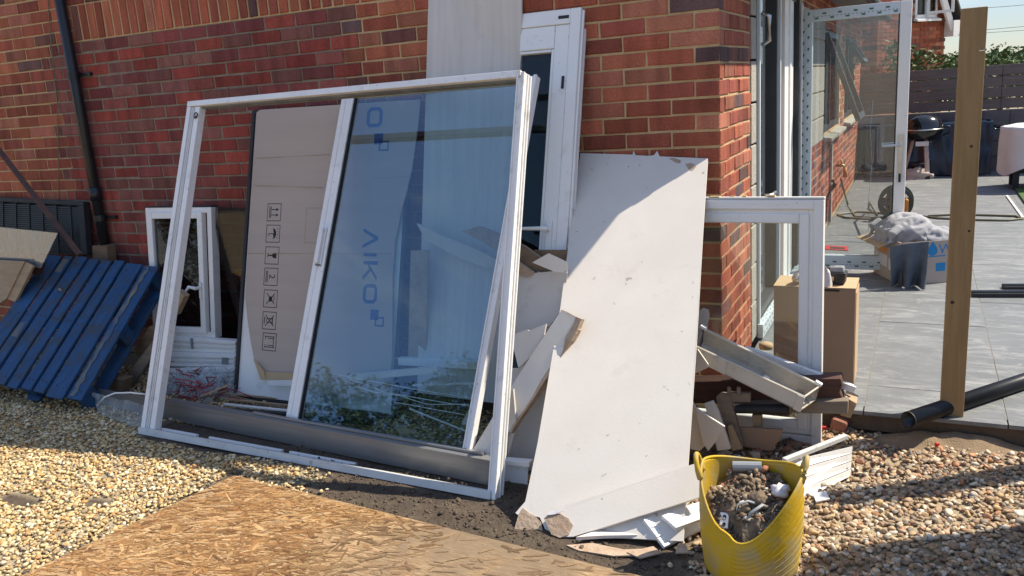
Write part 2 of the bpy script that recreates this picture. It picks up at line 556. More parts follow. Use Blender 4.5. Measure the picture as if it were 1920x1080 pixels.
MAT['rubber'] = M('dull_black', (0.018, 0.018, 0.02), (0.028, 0.028, 0.03), 9, 0.6)
MAT['pallet'] = M('blue_painted_wood', (0.011, 0.054, 0.135), (0.02, 0.085, 0.20), 7, 0.72, 0.6, 40, stretch=(4, 1, 1), dirt=(0.045, 0.055, 0.065), dscale=9, damt=0.85, dpos=0.47)
MAT['pallet_worn'] = M('worn_blue_paint', (0.03, 0.08, 0.16), (0.17, 0.165, 0.12), 5, 0.75, 0.4, 30, dirt=(0.24, 0.21, 0.14), dscale=6, damt=0.8, dpos=0.5)
MAT['wood'] = M('grey_brown_wood', (0.25, 0.165, 0.10), (0.16, 0.11, 0.07), 5, 0.82, 0.3, 30, stretch=(1, 6, 6))
MAT['wood_pale'] = M('pale_wood', (0.42, 0.30, 0.18), (0.33, 0.225, 0.13), 5, 0.8, 0.2, 30, stretch=(1, 6, 6))
MAT['post'] = M('treated_softwood', (0.36, 0.235, 0.105), (0.28, 0.175, 0.075), 7, 0.75, 0.18, 60, stretch=(7, 7, 0.5), dirt=(0.11, 0.07, 0.035), dscale=5, damt=0.5, dpos=0.62)
MAT['timber_red'] = M('stained_dark_timber', (0.065, 0.028, 0.02), (0.10, 0.045, 0.03), 5, 0.8, 0.5, 25, stretch=(1, 6, 6))
MAT['timber_grey'] = M('weathered_timber', (0.255, 0.20, 0.145), (0.17, 0.13, 0.095), 5, 0.85, 0.4, 30, stretch=(0.7, 8, 8))
MAT['fence'] = M('dark_stained_board', (0.125, 0.098, 0.084), (0.175, 0.138, 0.12), 6, 0.8, 0.3, 30, stretch=(0.6, 6, 6))
MAT['block'] = M('dark_concrete_block', (0.12, 0.10, 0.10), (0.155, 0.13, 0.128), 8, 0.92, 0.6, 60)
MAT['concrete'] = M('pale_concrete', (0.43, 0.39, 0.33), (0.33, 0.30, 0.25), 22, 0.95, 0.8, 90)
MAT['rust'] = M('rusted_steel', (0.085, 0.05, 0.045), (0.14, 0.075, 0.055), 12, 0.75, 0.3, 60, metal=0.2)
MAT['tub'] = M('yellow_rubber', (0.56, 0.36, 0.012), (0.50, 0.305, 0.01), 4, 0.68, 0.12, 50, dirt=(0.36, 0.30, 0.17), dscale=6, damt=0.8, dpos=0.46)
MAT['rubble'] = M('mixed_rubble', (0.13, 0.092, 0.06), (0.22, 0.165, 0.11), 24, 0.95, 1.0, 70, dirt=(0.055, 0.043, 0.034), dscale=20, damt=0.9, dpos=0.5)
MAT['gutter'] = M('dirty_cream_gutter', (0.64, 0.58, 0.48), (0.54, 0.485, 0.40), 5, 0.6, 0.2, 40, dirt=(0.10, 0.085, 0.06), dscale=11, damt=0.6, dpos=0.6)
MAT['gutter_in'] = M('silted_gutter_inside', (0.50, 0.44, 0.34), (0.36, 0.31, 0.24), 9, 0.85, 0.7, 60, dirt=(0.05, 0.045, 0.04), dscale=6, damt=0.85, dpos=0.55)
MAT['chrome'] = M('brushed_metal', (0.62, 0.61, 0.58), (0.5, 0.49, 0.47), 10, 0.3, metal=0.9)
MAT['tarp'] = M('blue_tarpaulin', (0.010, 0.018, 0.034), (0.014, 0.028, 0.055), 6, 0.28, 0.4, 9)
MAT['cover'] = M('white_dust_sheet', (0.70, 0.67, 0.66), (0.63, 0.60, 0.59), 7, 0.8, 0.4, 12)
MAT['enamel'] = M('black_enamel', (0.01, 0.01, 0.011), rough=0.16, coat=0.5)
MAT['bbq_leg'] = M('greyish_leg', (0.45, 0.34, 0.29), (0.38, 0.28, 0.24), 8, 0.5)
MAT['towel'] = M('grey_towelling', (0.36, 0.355, 0.365), (0.45, 0.445, 0.455), 26, 0.98, 0.9, 220)
MAT['jeans'] = M('slate_blue_cloth', (0.085, 0.105, 0.135), (0.12, 0.14, 0.17), 12, 0.95, 0.5, 160)
MAT['hose'] = M('olive_hose', (0.18, 0.165, 0.105), (0.14, 0.13, 0.085), 10, 0.55)
MAT['reel'] = M('dark_green_reel', (0.035, 0.055, 0.045), (0.05, 0.072, 0.06), 8, 0.5)
MAT['orange'] = M('orange_plastic', (0.62, 0.23, 0.03), (0.55, 0.19, 0.025), 8, 0.45)
MAT['red'] = M('red_plastic', (0.55, 0.035, 0.03), rough=0.45)
MAT['brass'] = M('brass', (0.50, 0.33, 0.10), (0.40, 0.26, 0.08), 10, 0.4, metal=0.7)
MAT['netting'] = M('red_netting', (0.42, 0.07, 0.08), (0.30, 0.05, 0.06), 14, 0.5)
MAT['roof'] = M('dark_roof', (0.05, 0.047, 0.045), (0.08, 0.073, 0.07), 7, 0.9, 0.4)
MAT['roof_trim'] = M('painted_soffit', (0.16, 0.15, 0.14), (0.22, 0.205, 0.19), 6, 0.8)
MAT['plasterwall'] = M('pink_plaster', (0.42, 0.30, 0.245), (0.37, 0.26, 0.21), 4, 0.9)
MAT['render'] = M('white_inner_wall', (0.62, 0.60, 0.57), rough=0.9)
MAT['grass'] = M('artificial_grass', (0.06, 0.115, 0.03), (0.09, 0.15, 0.045), 60, 0.85, 1.0, 200)
MAT['leaf'] = M('leaf', (0.040, 0.075, 0.018), (0.085, 0.125, 0.035), 9, 0.6, spec=0.3)
MAT['leaf_far'] = M('far_leaf', (0.032, 0.062, 0.024), (0.065, 0.10, 0.04), 2, 0.8, spec=0.15)
MAT['bark'] = M('bark', (0.10, 0.075, 0.05), (0.06, 0.045, 0.03), 8, 0.9, 0.6)
MAT['field'] = M('far_field', (0.07, 0.10, 0.04), (0.10, 0.12, 0.055), 0.05, 0.95)
MAT['rubble_orange'] = M('orange_brick_bit', (0.30, 0.13, 0.085), (0.24, 0.10, 0.07), 20, 0.9, 0.6)
MAT['lead'] = M('grey_pipe', (0.22, 0.235, 0.25), (0.28, 0.29, 0.30), 8, 0.5)
MAT['glass'] = glass_mat('sliding_door_glass', (0.80, 0.89, 0.92), refl=1.5, base=0.018, rough=0.02, rcol=(0.60, 0.80, 1.0))  # blue of the mirrored sky is put into the reflection colour
MAT['glass_clear'] = glass_mat('clear_glass', (0.90, 0.94, 0.94), refl=1.1, base=0.01)
MAT['glass_dark'] = glass_mat('dark_glass', (0.55, 0.58, 0.58), refl=0.75, base=0.0)
MAT['glass_film'] = glass_mat('dusty_door_glass', (0.86, 0.89, 0.89), refl=1.0, base=0.01, haze=0.07)
MAT['polythene'] = glass_mat('polythene', (0.88, 0.90, 0.90), refl=0.35, base=0.0, rough=0.4, haze=0.30)
MAT['polycarb'] = glass_mat('polycarbonate_sheet', (0.70, 0.75, 0.78), refl=2.2, base=0.06, rough=0.12, haze=0.28)

# ------------------------------------------------------------------ mesh helpers
WL = {}

def V(*a):
    return Vector(a[0]) if len(a) == 1 else Vector(a)

class MB:
    """collects faces in world coordinates; build() links them as one mesh object"""
    def __init__(s):
        s.v, s.f, s.m, s.c = [], [], [], []

    def add(s, vs, fs, mi=0, col=None):
        k = len(s.v)
        s.v += [tuple(p) for p in vs]
        s.f += [tuple(i + k for i in f) for f in fs]
        s.m += [mi] * len(fs)
        if col is not None:
            s.c += [col] * len(fs)
        return s

    def hexa(s, b, t, mi=0, col=None):
        n = len(b)
        fs = [tuple(reversed(range(n))), tuple(range(n, 2 * n))]
        fs += [(i, (i + 1) % n, n + (i + 1) % n, n + i) for i in range(n)]
        return s.add(list(b) + list(t), fs, mi, col)

    def box(s, c, size, rot=None, mi=0, col=None):
        c = V(c)
        hx, hy, hz = size[0] / 2, size[1] / 2, size[2] / 2
        pts = [Vector((x, y, z)) for z in (-hz, hz) for x, y in ((-hx, -hy), (hx, -hy), (hx, hy), (-hx, hy))]
        if rot is not None:
            pts = [rot @ q for q in pts]
        pts = [q + c for q in pts]
        return s.hexa(pts[:4], pts[4:], mi, col)

    def bar(s, a, b, w, t, up=(0, 0, 1), mi=0):
        """straight bar from a to b, w wide (sideways), t thick (along up)"""
        a, b = V(a), V(b)
        d = (b - a).normalized()
        u = V(up)
        sdv = d.cross(u)
        if sdv.length < 1e-6:
            sdv = d.cross(Vector((0, 1, 0)))
        sdv.normalize()
        u = sdv.cross(d).normalized()
        q = [sdv * (w / 2) * i + u * (t / 2) * j for i, j in ((-1, -1), (1, -1), (1, 1), (-1, 1))]
        return s.hexa([a + x for x in q], [b + x for x in q], mi)

    def prism(s, poly, vec, mi=0):
        poly = [V(q) for q in poly]
        vec = V(vec)
        return s.hexa(poly, [q + vec for q in poly], mi)

    def slab(s, poly, t, mi=0):
        """polygon whose seen face is poly, made t thick away from the camera side (-normal)"""
        poly = [V(q) for q in poly]
        n = Vector((0, 0, 0))
        for i in range(len(poly)):
            a, b = poly[i], poly[(i + 1) % len(poly)]
            n += a.cross(b)
        n.normalize()
        if n.dot(cam.matrix_world.translation - poly[0]) < 0:
            n = -n
        return s.prism(poly, -n * t, mi)

    def tube(s, path, r, n=8, caps=True, mi=0, closed=False):
        path = [V(q) for q in path]
        rr = r if isinstance(r, (list, tuple)) else [r] * len(path)
        rings = []
        ref = Vector((0.13, 0.21, 1)).normalized()
        m = len(path)
        for i, q in enumerate(path):
            a = path[(i - 1) % m] if closed or i > 0 else q
            b = path[(i + 1) % m] if closed or i < m - 1 else q
            d = (b - a)
            d = d.normalized() if d.length > 1e-9 else Vector((0, 0, 1))
            x = d.cross(ref)
            if x.length < 0.1:
                x = d.cross(Vector((1, 0, 0)))
            x.normalize()
            y = d.cross(x).normalized()
            rings.append([q + (x * math.cos(2 * math.pi * k / n) + y * math.sin(2 * math.pi * k / n)) * rr[i] for k in range(n)])
        vs, fs = [w for ring in rings for w in ring], []
        for i in range(m if closed else m - 1):
            j = (i + 1) % m
            for k in range(n):
                fs.append((i * n + k, i * n + (k + 1) % n, j * n + (k + 1) % n, j * n + k))
        if caps and not closed:
            fs.append(tuple(reversed(range(n))))
            fs.append(tuple((m - 1) * n + k for k in range(n)))
        return s.add(vs, fs, mi)

    def lathe(s, prof, n, c, mi=0, axis='z', cap=False):
        c = V(c)
        vs, fs = [], []
        for r, z in prof:
            for k in range(n):
                a = 2 * math.pi * k / n
                q = Vector((r * math.cos(a), r * math.sin(a), z))
                if axis == 'y':
                    q = Vector((q.x, -q.z, q.y))
                elif axis == 'x':
                    q = Vector((q.z, q.x, q.y))
                vs.append(c + q)
        m = len(prof)
        for i in range(m - 1):
            for k in range(n):
                fs.append((i * n + k, i * n + (k + 1) % n, (i + 1) * n + (k + 1) % n, (i + 1) * n + k))
        if cap:
            fs.append(tuple(reversed(range(n))))
            fs.append(tuple((m - 1) * n + k for k in range(n)))
        return s.add(vs, fs, mi)

    def grid(s, fn, nu, nv, mi=0):
        vs = [fn(i / (nu - 1), j / (nv - 1)) for j in range(nv) for i in range(nu)]
        fs = [(j * nu + i, j * nu + i + 1, (j + 1) * nu + i + 1, (j + 1) * nu + i) for j in range(nv - 1) for i in range(nu - 1)]
        return s.add(vs, fs, mi)

    def build(s, name, mat, parent=None, smooth=False, bevel=0.0, origin=None):
        if parent is not None:
            o0 = WL[parent.name]
        elif origin is not None:
            o0 = V(origin)
        else:
            n = len(s.v)
            o0 = Vector((sum(q[0] for q in s.v) / n, sum(q[1] for q in s.v) / n, min(q[2] for q in s.v)))
        me = bpy.data.meshes.new(name)
        me.from_pydata([(q[0] - o0.x, q[1] - o0.y, q[2] - o0.z) for q in s.v], [], s.f)
        mats = mat if isinstance(mat, (list, tuple)) else [mat]
        for k in mats:
            me.materials.append(MAT[k] if isinstance(k, str) else k)
        me.polygons.foreach_set('material_index', s.m)
        if s.c:
            at = me.color_attributes.new('Col', 'FLOAT_COLOR', 'CORNER')
            buf = []
            for pl, c in zip(me.polygons, s.c):
                buf += [c[0], c[1], c[2], 1.0] * pl.loop_total
            at.data.foreach_set('color', buf)
        if smooth:
            me.polygons.foreach_set('use_smooth', [True] * len(me.polygons))
        me.update()
        bm = bmesh.new()
        bm.from_mesh(me)
        bmesh.ops.recalc_face_normals(bm, faces=bm.faces)
        bm.to_mesh(me)
        bm.free()
        ob = bpy.data.objects.new(name, me)
        COL.objects.link(ob)
        if parent is not None:
            ob.parent = parent
            WL[ob.name] = o0
        else:
            ob.location = o0
            WL[ob.name] = o0
        if bevel:
            b = ob.modifiers.new('edge', 'BEVEL')
            b.width = bevel
            b.segments = 2
            b.limit_method = 'ANGLE'
            b.angle_limit = R(40)
            b.harden_normals = False
        return ob

def tag(o, label=None, cat=None, group=None, kind=None):
    if label:
        o['label'] = label
    if cat:
        o['category'] = cat
    if group:
        o['group'] = group
    if kind:
        o['kind'] = kind
    return o

def thing(name, label, cat, loc=(0, 0, 0), group=None):
    o = bpy.data.objects.new(name, None)
    COL.objects.link(o)
    o.location = loc
    WL[o.name] = V(loc)
    o.empty_display_size = 0.1
    return tag(o, label, cat, group)

def lerp(a, b, t):
    return V(a) * (1 - t) + V(b) * t

class Quad:
    """a flat piece leaning in space: s runs along its width, t up its height (0..1), d in metres behind its face"""
    def __init__(s, bl, br, tr, tl):
        s.c = [V(bl), V(br), V(tr), V(tl)]
        a, b, c, d = s.c
        n = (b - a).cross(d - a).normalized()
        if n.dot(cam.matrix_world.translation - a) < 0:
            n = -n
        s.n = n
        s.w = ((b - a).length + (c - d).length) / 2
        s.h = ((d - a).length + (c - b).length) / 2

    def p(s, u, v, d=0.0):
        a, b, c, e = s.c
        return a * (1 - u) * (1 - v) + b * u * (1 - v) + c * u * v + e * (1 - u) * v - s.n * d

    def pm(s, x, y, d=0.0):
        return s.p(x / s.w, y / s.h, d)

    def rect(s, mb, x0, x1, y0, y1, d0, d1, mi=0):
        """block in metres of the piece's own frame"""
        f = [s.pm(x, y, d0) for x, y in ((x0, y0), (x1, y0), (x1, y1), (x0, y1))]
        k = [s.pm(x, y, d1) for x, y in ((x0, y0), (x1, y0), (x1, y1), (x0, y1))]
        return mb.hexa(f, k, mi)

def jag(a, b, n, amp, nrm):
    """points from a to b with a ragged, torn line"""
    out = []
    a, b, nrm = V(a), V(b), V(nrm)
    for i in range(n):
        t = i / n
        out.append(a.lerp(b, t) + nrm * random.uniform(-amp, amp) * (1 if 0 < i else 0))
    return out

def stroke(mb, fn, pts, w, d=-0.0006, closed=False):
    """flat printed line of width w along pts in 2-D, laid on a surface by fn(x, y, d)"""
    n = len(pts)
    for i in range(n if closed else n - 1):
        a, b = Vector(pts[i]), Vector(pts[(i + 1) % n])
        t = (b - a)
        if t.length < 1e-9:
            continue
        t.normalize()
        q = Vector((-t.y, t.x)) * w / 2
        e = t * w * 0.45
        mb.add([fn(*(a - q - e), d), fn(*(b - q + e), d), fn(*(b + q + e), d), fn(*(a + q - e), d)], [(0, 1, 2, 3)])

def fillp(mb, fn, pts, d=-0.0006):
    mb.add([fn(x, y, d) for x, y in pts], [tuple(range(len(pts)))])

def text_faces(body, size):
    cu = bpy.data.curves.new('t', 'FONT')
    cu.body = body
    cu.size = size
    cu.resolution_u = 3
    ob = bpy.data.objects.new('t', cu)
    COL.objects.link(ob)
    dg = bpy.context.evaluated_depsgraph_get()
    me = ob.evaluated_get(dg).to_mesh()
    vs = [(v.co.x, v.co.y) for v in me.vertices]
    fs = [tuple(p.vertices) for p in me.polygons]
    ob.evaluated_get(dg).to_mesh_clear()
    bpy.data.objects.remove(ob)
    bpy.data.curves.remove(cu)
    return vs, fs

def put_text(mb, fn, body, size, x, y, d=-0.0008):
    vs, fs = text_faces(body, size)
    mb.add([fn(x + a, y + b, d) for a, b in vs], fs)

# ------------------------------------------------------------------ ground, patio
import numpy as np

def gh(x, y):
    """height of the trodden ground near the camera"""
    if x < -8 or x > 5 or y < -5 or y > 1:
        return 0.0
    h = 0.010 * mnoise.noise(Vector((x * 1.7, y * 1.7, 0.3))) + 0.006 * mnoise.noise(Vector((x * 6, y * 6, 1.3)))
    if -2.1 < x < 0.4 and -1.75 < y < -0.9:
        h += 0.006 * mnoise.noise(Vector((x * 22, y * 22, 4.3))) + 0.004
    return h - 0.008

def lin(a, b, n):
    return [a + (b - a) * i / (n - 1) for i in range(n)]

mb = MB()
xs = [-900, -300, -100, -30, -12] + lin(-7.5, 4.5, 230) + [12, 30, 100, 300, 900]
ys = [-900, -300, -100, -30, -10] + lin(-4.5, 0.4, 110) + [12, 30, 100, 300, 900]
vs_ = [(x, y, gh(x, y)) for y in ys for x in xs]
fs_ = [(j * len(xs) + i, j * len(xs) + i + 1, (j + 1) * len(xs) + i + 1, (j + 1) * len(xs) + i) for j in range(len(ys) - 1) for i in range(len(xs) - 1)]
mb.add(vs_, fs_)
ground = mb.build('ground', 'ground', smooth=True, origin=(0, 0, 0))
tag(ground, kind='structure')

# patio: base with muddy edge, paving slabs laid as pieces with pale open joints
PZ = 0.10
mb = MB()
mb.box((3.5, 4.73, PZ / 2 - 0.012), (7.0, 9.46, PZ - 0.024), mi=0)
mb.box((3.52, 4.75, PZ - 0.0115), (6.96, 9.42, 0.021), mi=1)
patio = mb.build('patio', ['edge_mud', 'grout'], origin=(0, 0, 0))
tag(patio, kind='structure')
jx = [0.012, 0.07, 0.64, 1.21, 1.78, 2.35, 2.92, 3.49, 4.06, 4.63, 5.2, 5.77, 6.34, 6.9]
jy = [-0.03] + [1.16 * k + 0.62 for k in range(8)] + [9.44]
for i in range(len(jx) - 1):
    off = 0.0 if i % 2 == 0 else 0.58
    yy = [jy[0]] + [y + off - 0.3 for y in jy[1:-1] if 0.15 < y + off - 0.3 < 9.3] + [jy[-1]]
    for a, b in zip(yy, yy[1:]):
        x0, x1 = jx[i] + 0.003, jx[i + 1] - 0.003
        s = MB()
        s.box(((x0 + x1) / 2, (a + b) / 2, PZ - 0.008 + random.uniform(-0.001, 0.001)), (x1 - x0, b - a - 0.006, 0.018))
        s.build('paving_slab', 'slab', patio)

# ------------------------------------------------------------------ gravel and soil crumbs
def ico(sub):
    bm = bmesh.new()
    bmesh.ops.create_icosphere(bm, subdivisions=sub, radius=1.0)
    v = np.array([q.co[:] for q in bm.verts])
    f = np.array([[w.index for w in fc.verts] for fc in bm.faces])
    bm.free()
    return v, f

def pebbles(name, pts, sizes, cols, sub, seed, mat, smooth=True, flat=(0.45, 0.8), lift=0.35):
    """stones as one mesh: each a squashed, knocked-about ball with its own colour"""
    rg = np.random.default_rng(seed)
    bv, bf = ico(sub)
    n, k = len(pts), len(bv)
    sc = np.stack([rg.uniform(0.75, 1.35, n), rg.uniform(0.6, 1.05, n), rg.uniform(flat[0], flat[1], n)], 1) * sizes[:, None]
    bump = 1.12 + rg.uniform(-0.12, 0.12, (n, k))
    u = bv[None] * bump[..., None]
    for _ in range(6):
        nn_ = rg.normal(size=(n, 3))
        nn_ /= np.linalg.norm(nn_, axis=1)[:, None]
        over = np.maximum(0, np.einsum('nkj,nj->nk', u, nn_) - rg.uniform(0.45, 0.85, (n, 1)))
        u = u - over[..., None] * nn_[:, None, :]
    v = u * sc[:, None, :]
    az = rg.uniform(0, 2 * np.pi, n)
    tx = rg.normal(0, 0.32, n)
    ca, sa = np.cos(az)[:, None], np.sin(az)[:, None]
    ct, st = np.cos(tx)[:, None], np.sin(tx)[:, None]
    y2 = v[..., 1] * ct - v[..., 2] * st
    z2 = v[..., 1] * st + v[..., 2] * ct
    x3 = v[..., 0] * ca - y2 * sa
    y3 = v[..., 0] * sa + y2 * ca
    w = np.stack([x3, y3, z2], -1) + pts[:, None, :]
    w[..., 2] += (sizes * lift)[:, None]
    f = (bf[None] + (np.arange(n) * k)[:, None, None]).reshape(-1, 3)
    me = bpy.data.meshes.new(name)
    me.vertices.add(n * k)
    me.vertices.foreach_set('co', w.reshape(-1).astype(np.float32))
    me.loops.add(f.size)
    me.loops.foreach_set('vertex_index', f.reshape(-1).astype(np.int32))
    me.polygons.add(len(f))
    me.polygons.foreach_set('loop_start', (np.arange(len(f)) * 3).astype(np.int32))
    me.polygons.foreach_set('use_smooth', np.full(len(f), smooth))
    me.update(calc_edges=True)
    at = me.color_attributes.new('Col', 'FLOAT_COLOR', 'POINT')
    c4 = np.ones((n, k, 4), np.float32)
    c4[..., :3] = cols[:, None, :]
    at.data.foreach_set('color', c4.reshape(-1))
    me.materials.append(MAT[mat])
    ob = bpy.data.objects.new(name, me)
    COL.objects.link(ob)
    return ob

OSB = [V((-1.918, -1.346, 0.012)), V((-2.082, -2.247, 0.012)), V((0.02, -1.497, 0.012))]
osb_o = OSB[0]
osb_u = (OSB[2] - OSB[0]).normalized()
osb_w = (OSB[1] - OSB[0]).normalized()

def on_osb(x, y):
    q = Vector((x, y, 0.012)) - osb_o
    return q.dot(osb_u) > -0.004 and q.dot(osb_w) > -0.004

def sm(a, b, x):
    t = min(1, max(0, (x - a) / (b - a)))
    return t * t * (3 - 2 * t)

def gravel_density(x, y):
    if on_osb(x, y) or (x > 0.005 and y > -0.012):
        return 0.0
    wob = 0.12 * mnoise.noise(Vector((x * 3, y * 3, 9))) + 0.06 * mnoise.noise(Vector((x * 11, y * 11, 2)))
    d = 1.0
    if -2.83 < x < -0.66 and -1.15 < y < -0.90:
        return 0.0
    # bare trodden soil between the strand board, the frame and the plasterboard
    if y < -0.95:
        d *= 1 - sm(-1.75, -1.35, x + wob) * (1 - sm(0.05, 0.30, x + wob))
    elif x < 0.1:
        d *= 0.55
    # dirt along the strand board's left edge
    q = Vector((x, y, 0.012)) - osb_o
    e = -q.dot(osb_u)
    if 0 <= e < 0.2 and q.dot(osb_w) > -0.1:
        d *= sm(0.015, 0.13, e + wob * 0.7)
    # dark bare patches
    for cx, cy, rx, ry in ((-2.74, -1.817, 0)[:2] + (0.16, 0.06), (-2.37, -1.72, 0)[:2] + (0.09, 0.05), (0.802, -0.092, 0)[:2] + (0.12, 0.06), (1.134, -0.031, 0)[:2] + (0.22, 0.07)):
        r2 = ((x - cx) / rx) ** 2 + ((y - cy) / ry) ** 2
        d *= sm(0.55, 1.25, r2 + wob * 3)
    return d

gat = ground.data.color_attributes.new('Col', 'FLOAT_COLOR', 'POINT')
buf_ = []
for q in ground.data.vertices:
    x, y = q.co.x, q.co.y
    k = gravel_density(x, y) if (-6 < x < 3 and -3.5 < y < 0.1) else 1.0
    buf_ += [k, k, k, 1.0]
gat.data.foreach_set('color', buf_)
rg = np.random.default_rng(3)
PAL_L = np.array([1.06, 1.0, 0.86]) * np.array([(0.56, 0.45, 0.27), (0.62, 0.52, 0.34), (0.48, 0.36, 0.19), (0.66, 0.60, 0.46), (0.40, 0.29, 0.16), (0.33, 0.28, 0.21), (0.52, 0.33, 0.15), (0.70, 0.67, 0.58), (0.24, 0.19, 0.14), (0.45, 0.26, 0.13)])
PAL_R = np.array([1.06, 1.03, 0.96]) * np.array([(0.40, 0.29, 0.19), (0.48, 0.38, 0.27), (0.33, 0.235, 0.155), (0.53, 0.46, 0.37), (0.28, 0.19, 0.13), (0.26, 0.225, 0.19), (0.40, 0.215, 0.125), (0.60, 0.56, 0.50), (0.19, 0.15, 0.12), (0.44, 0.31, 0.17)])

def scatter(x0, x1, y0, y1, per_m2, seed):
    r = np.random.default_rng(seed)
    n = int((x1 - x0) * (y1 - y0) * per_m2)
    P = r.uniform((x0, y0), (x1, y1), (n, 2))
    keep = np.array([r.random() < gravel_density(a, b) for a, b in P])
    P = P[keep]
    z = np.array([gh(a, b) for a, b in P])
    return np.column_stack([P, z]), r

parts_ = []
P, r = scatter(-5.6, -0.55, -2.7, -0.25, 5000, 11)
# thin out what lies far behind the leaning stack
sz = r.uniform(0.0068, 0.0125, len(P)) * (1 + 0.5 * (r.random(len(P)) < 0.06))
P[:, 2] += r.uniform(-0.003, 0.008, len(P))
cols = PAL_L[r.choice(10, len(P), p=[.2, .17, .15, .1, .1, .07, .07, .05, .05, .04])] * r.uniform(0.8, 1.15, (len(P), 1))
g1 = pebbles('gravel', P, sz, cols, 1, 21, 'stone')
tag(g1, 'cream and ochre gravel spread along the left of the yard', 'gravel', kind='stuff')
P, r = scatter(0.02, 2.6, -2.1, 0.0, 3300, 12)
sz = r.uniform(0.008, 0.0148, len(P)) * (1 + 0.4 * (r.random(len(P)) < 0.07))
P[:, 2] += r.uniform(-0.003, 0.010, len(P))
cols = PAL_R[r.choice(10, len(P), p=[.17, .15, .15, .11, .1, .1, .07, .06, .05, .04])] * r.uniform(0.8, 1.2, (len(P), 1))
g2 = pebbles('gravel', P, sz, cols, 2, 22, 'stone')
tag(g2, 'coarse brown and pink gravel right of the yellow tub', 'gravel', kind='stuff')

# soil crumbs in the bare strip and along the board
r = np.random.default_rng(5)
n = 15000
P = np.column_stack([r.uniform(-2.0, 0.35, n), r.uniform(-1.75, -0.85, n), np.zeros(n)])
P = P[[not on_osb(a, b) for a, b, _ in P]]
P = P[[gravel_density(a, b) < r.random() * 0.9 + 0.1 for a, b, _ in P]]
q = r.uniform(0, 1, (1500, 2))
E_ = np.array([(osb_o + osb_w * (a * 1.0) - osb_u * (0.01 + 0.10 * b * b)).to_tuple() for a, b in q])
P = np.vstack([P, E_])
P[:, 2] = [gh(a, b) for a, b, _ in P]
sz = r.exponential(0.0022, len(P)) + 0.0012
cols = np.array([(0.075, 0.054, 0.037)]) * r.uniform(0.6, 1.7, (len(P), 1))
cr = pebbles('soil_crumbs', P, np.minimum(sz, 0.016), cols, 1, 23, 'stone', flat=(0.5, 0.9), lift=0.1)
tag(cr, 'loose dark soil crumbs between the board and the frame', 'soil', kind='stuff')

# ------------------------------------------------------------------ brick house
house = thing('brick_house', 'red brick house with bricked-up garage opening and open patio door', 'house', (0, 0, 0))
OLD = [(0.38, 0.110, 0.062), (0.34, 0.094, 0.055), (0.41, 0.130, 0.072), (0.29, 0.082, 0.054), (0.38, 0.14, 0.088)]
NEW = [(0.235, 0.066, 0.056), (0.205, 0.060, 0.055), (0.255, 0.080, 0.063), (0.30, 0.064, 0.048), (0.23, 0.092, 0.075)]

def brick_col(new):
    c = random.choice(NEW if new else OLD)
    if not new and random.random() < 0.09:
        c = random.choice([(0.15, 0.08, 0.072), (0.13, 0.078, 0.075), (0.20, 0.085, 0.068)])
    k = random.uniform(0.72, 1.2)
    return (c[0] * k, c[1] * k * random.uniform(0.94, 1.06), c[2] * k)

def brick_faces(L, D, H, j=0.0021, ch=0.0042):
    """block L long (x), D deep (y from 0 at its face), H high, with rubbed arrises on the face"""
    def q(x, y, z):
        return (x + random.uniform(-j, j), y + random.uniform(-j, j) * 0.7, z + random.uniform(-j, j))
    h, z = L / 2, H / 2
    v = [q(-h + ch, 0, -z + ch), q(h - ch, 0, -z + ch), q(h - ch, 0, z - ch), q(-h + ch, 0, z - ch),
         q(-h, ch, -z), q(h, ch, -z), q(h, ch, z), q(-h, ch, z),
         (-h, D, -z), (h, D, -z), (h, D, z), (-h, D, z)]
    f = [(0, 1, 2, 3)]
    for a, b in ((0, 4), (4, 8)):
        for i in range(4):
            k = (i + 1) % 4
            f.append((a + i, b + i, b + k, a + k))
    f.append((11, 10, 9, 8))
    return v, f

_bm = {}

def brick_mesh(L, D, H):
    key = (round(L, 3), round(D, 3), round(H, 3), random.randrange(4) if abs(L - 0.215) < 0.002 or abs(L - 0.1025) < 0.002 else 0)
    if key not in _bm:
        v, f = brick_faces(L, D, H)
        me = bpy.data.meshes.new('brick')
        me.from_pydata(v, [], f)
        bm = bmesh.new()
        bm.from_mesh(me)
        bmesh.ops.recalc_face_normals(bm, faces=bm.faces)
        bm.to_mesh(me)
        bm.free()
        me.materials.append(MAT['brick'])
        _bm[key] = me
    return _bm[key]

def put_brick(parent, c, L, D, H, ax, col, name='brick'):
    """single brick piece; ax 0: in the front wall (face -Y), 1: in the side wall (face +X)"""
    o = bpy.data.objects.new(name, brick_mesh(L, D, H))
    COL.objects.link(o)
    o.parent = parent
    jit = random.uniform(-0.003, 0.002)
    o.location = Vector(c) + (Vector((0, jit, 0)) if ax == 0 else Vector((jit, 0, 0)))
    o.rotation_euler = (random.gauss(0, 0.012), random.gauss(0, 0.006), R(90) * ax + random.gauss(0, 0.006))
    o.color = (*col, 1)
    return o

def more_brick(mb, c, L, D, H, ax, col):
    v, f = brick_faces(L, D, H)
    jit = random.uniform(-0.0015, 0.0015)
    out = []
    for x, y, z in v:
        if ax == 0:
            out.append((c[0] + x, c[1] + y + jit, c[2] + z))
        else:
            out.append((c[0] - y + jit, c[1] + x, c[2] + z))
    mb.add(out, f, 0, col)

Z0, CH = 0.0405, 0.075
NROW = 36
INF = (-3.715, 0, 2.095)[0]
front_cells = []      # (x0, x1, row, infill)

def perps(x0, x1, phase, row):
    """joint positions between x0 and x1 for a stretcher-bond row"""
    off = phase + (0.1125 if row % 2 else 0.0)
    k = math.ceil((x0 - off) / 0.225)
    out = [x0]
    while off + k * 0.225 < x1 - 0.055:
        p = off + k * 0.225
        if p > x0 + 0.055:
            out.append(p)
        k += 1
    out.append(x1)
    return out

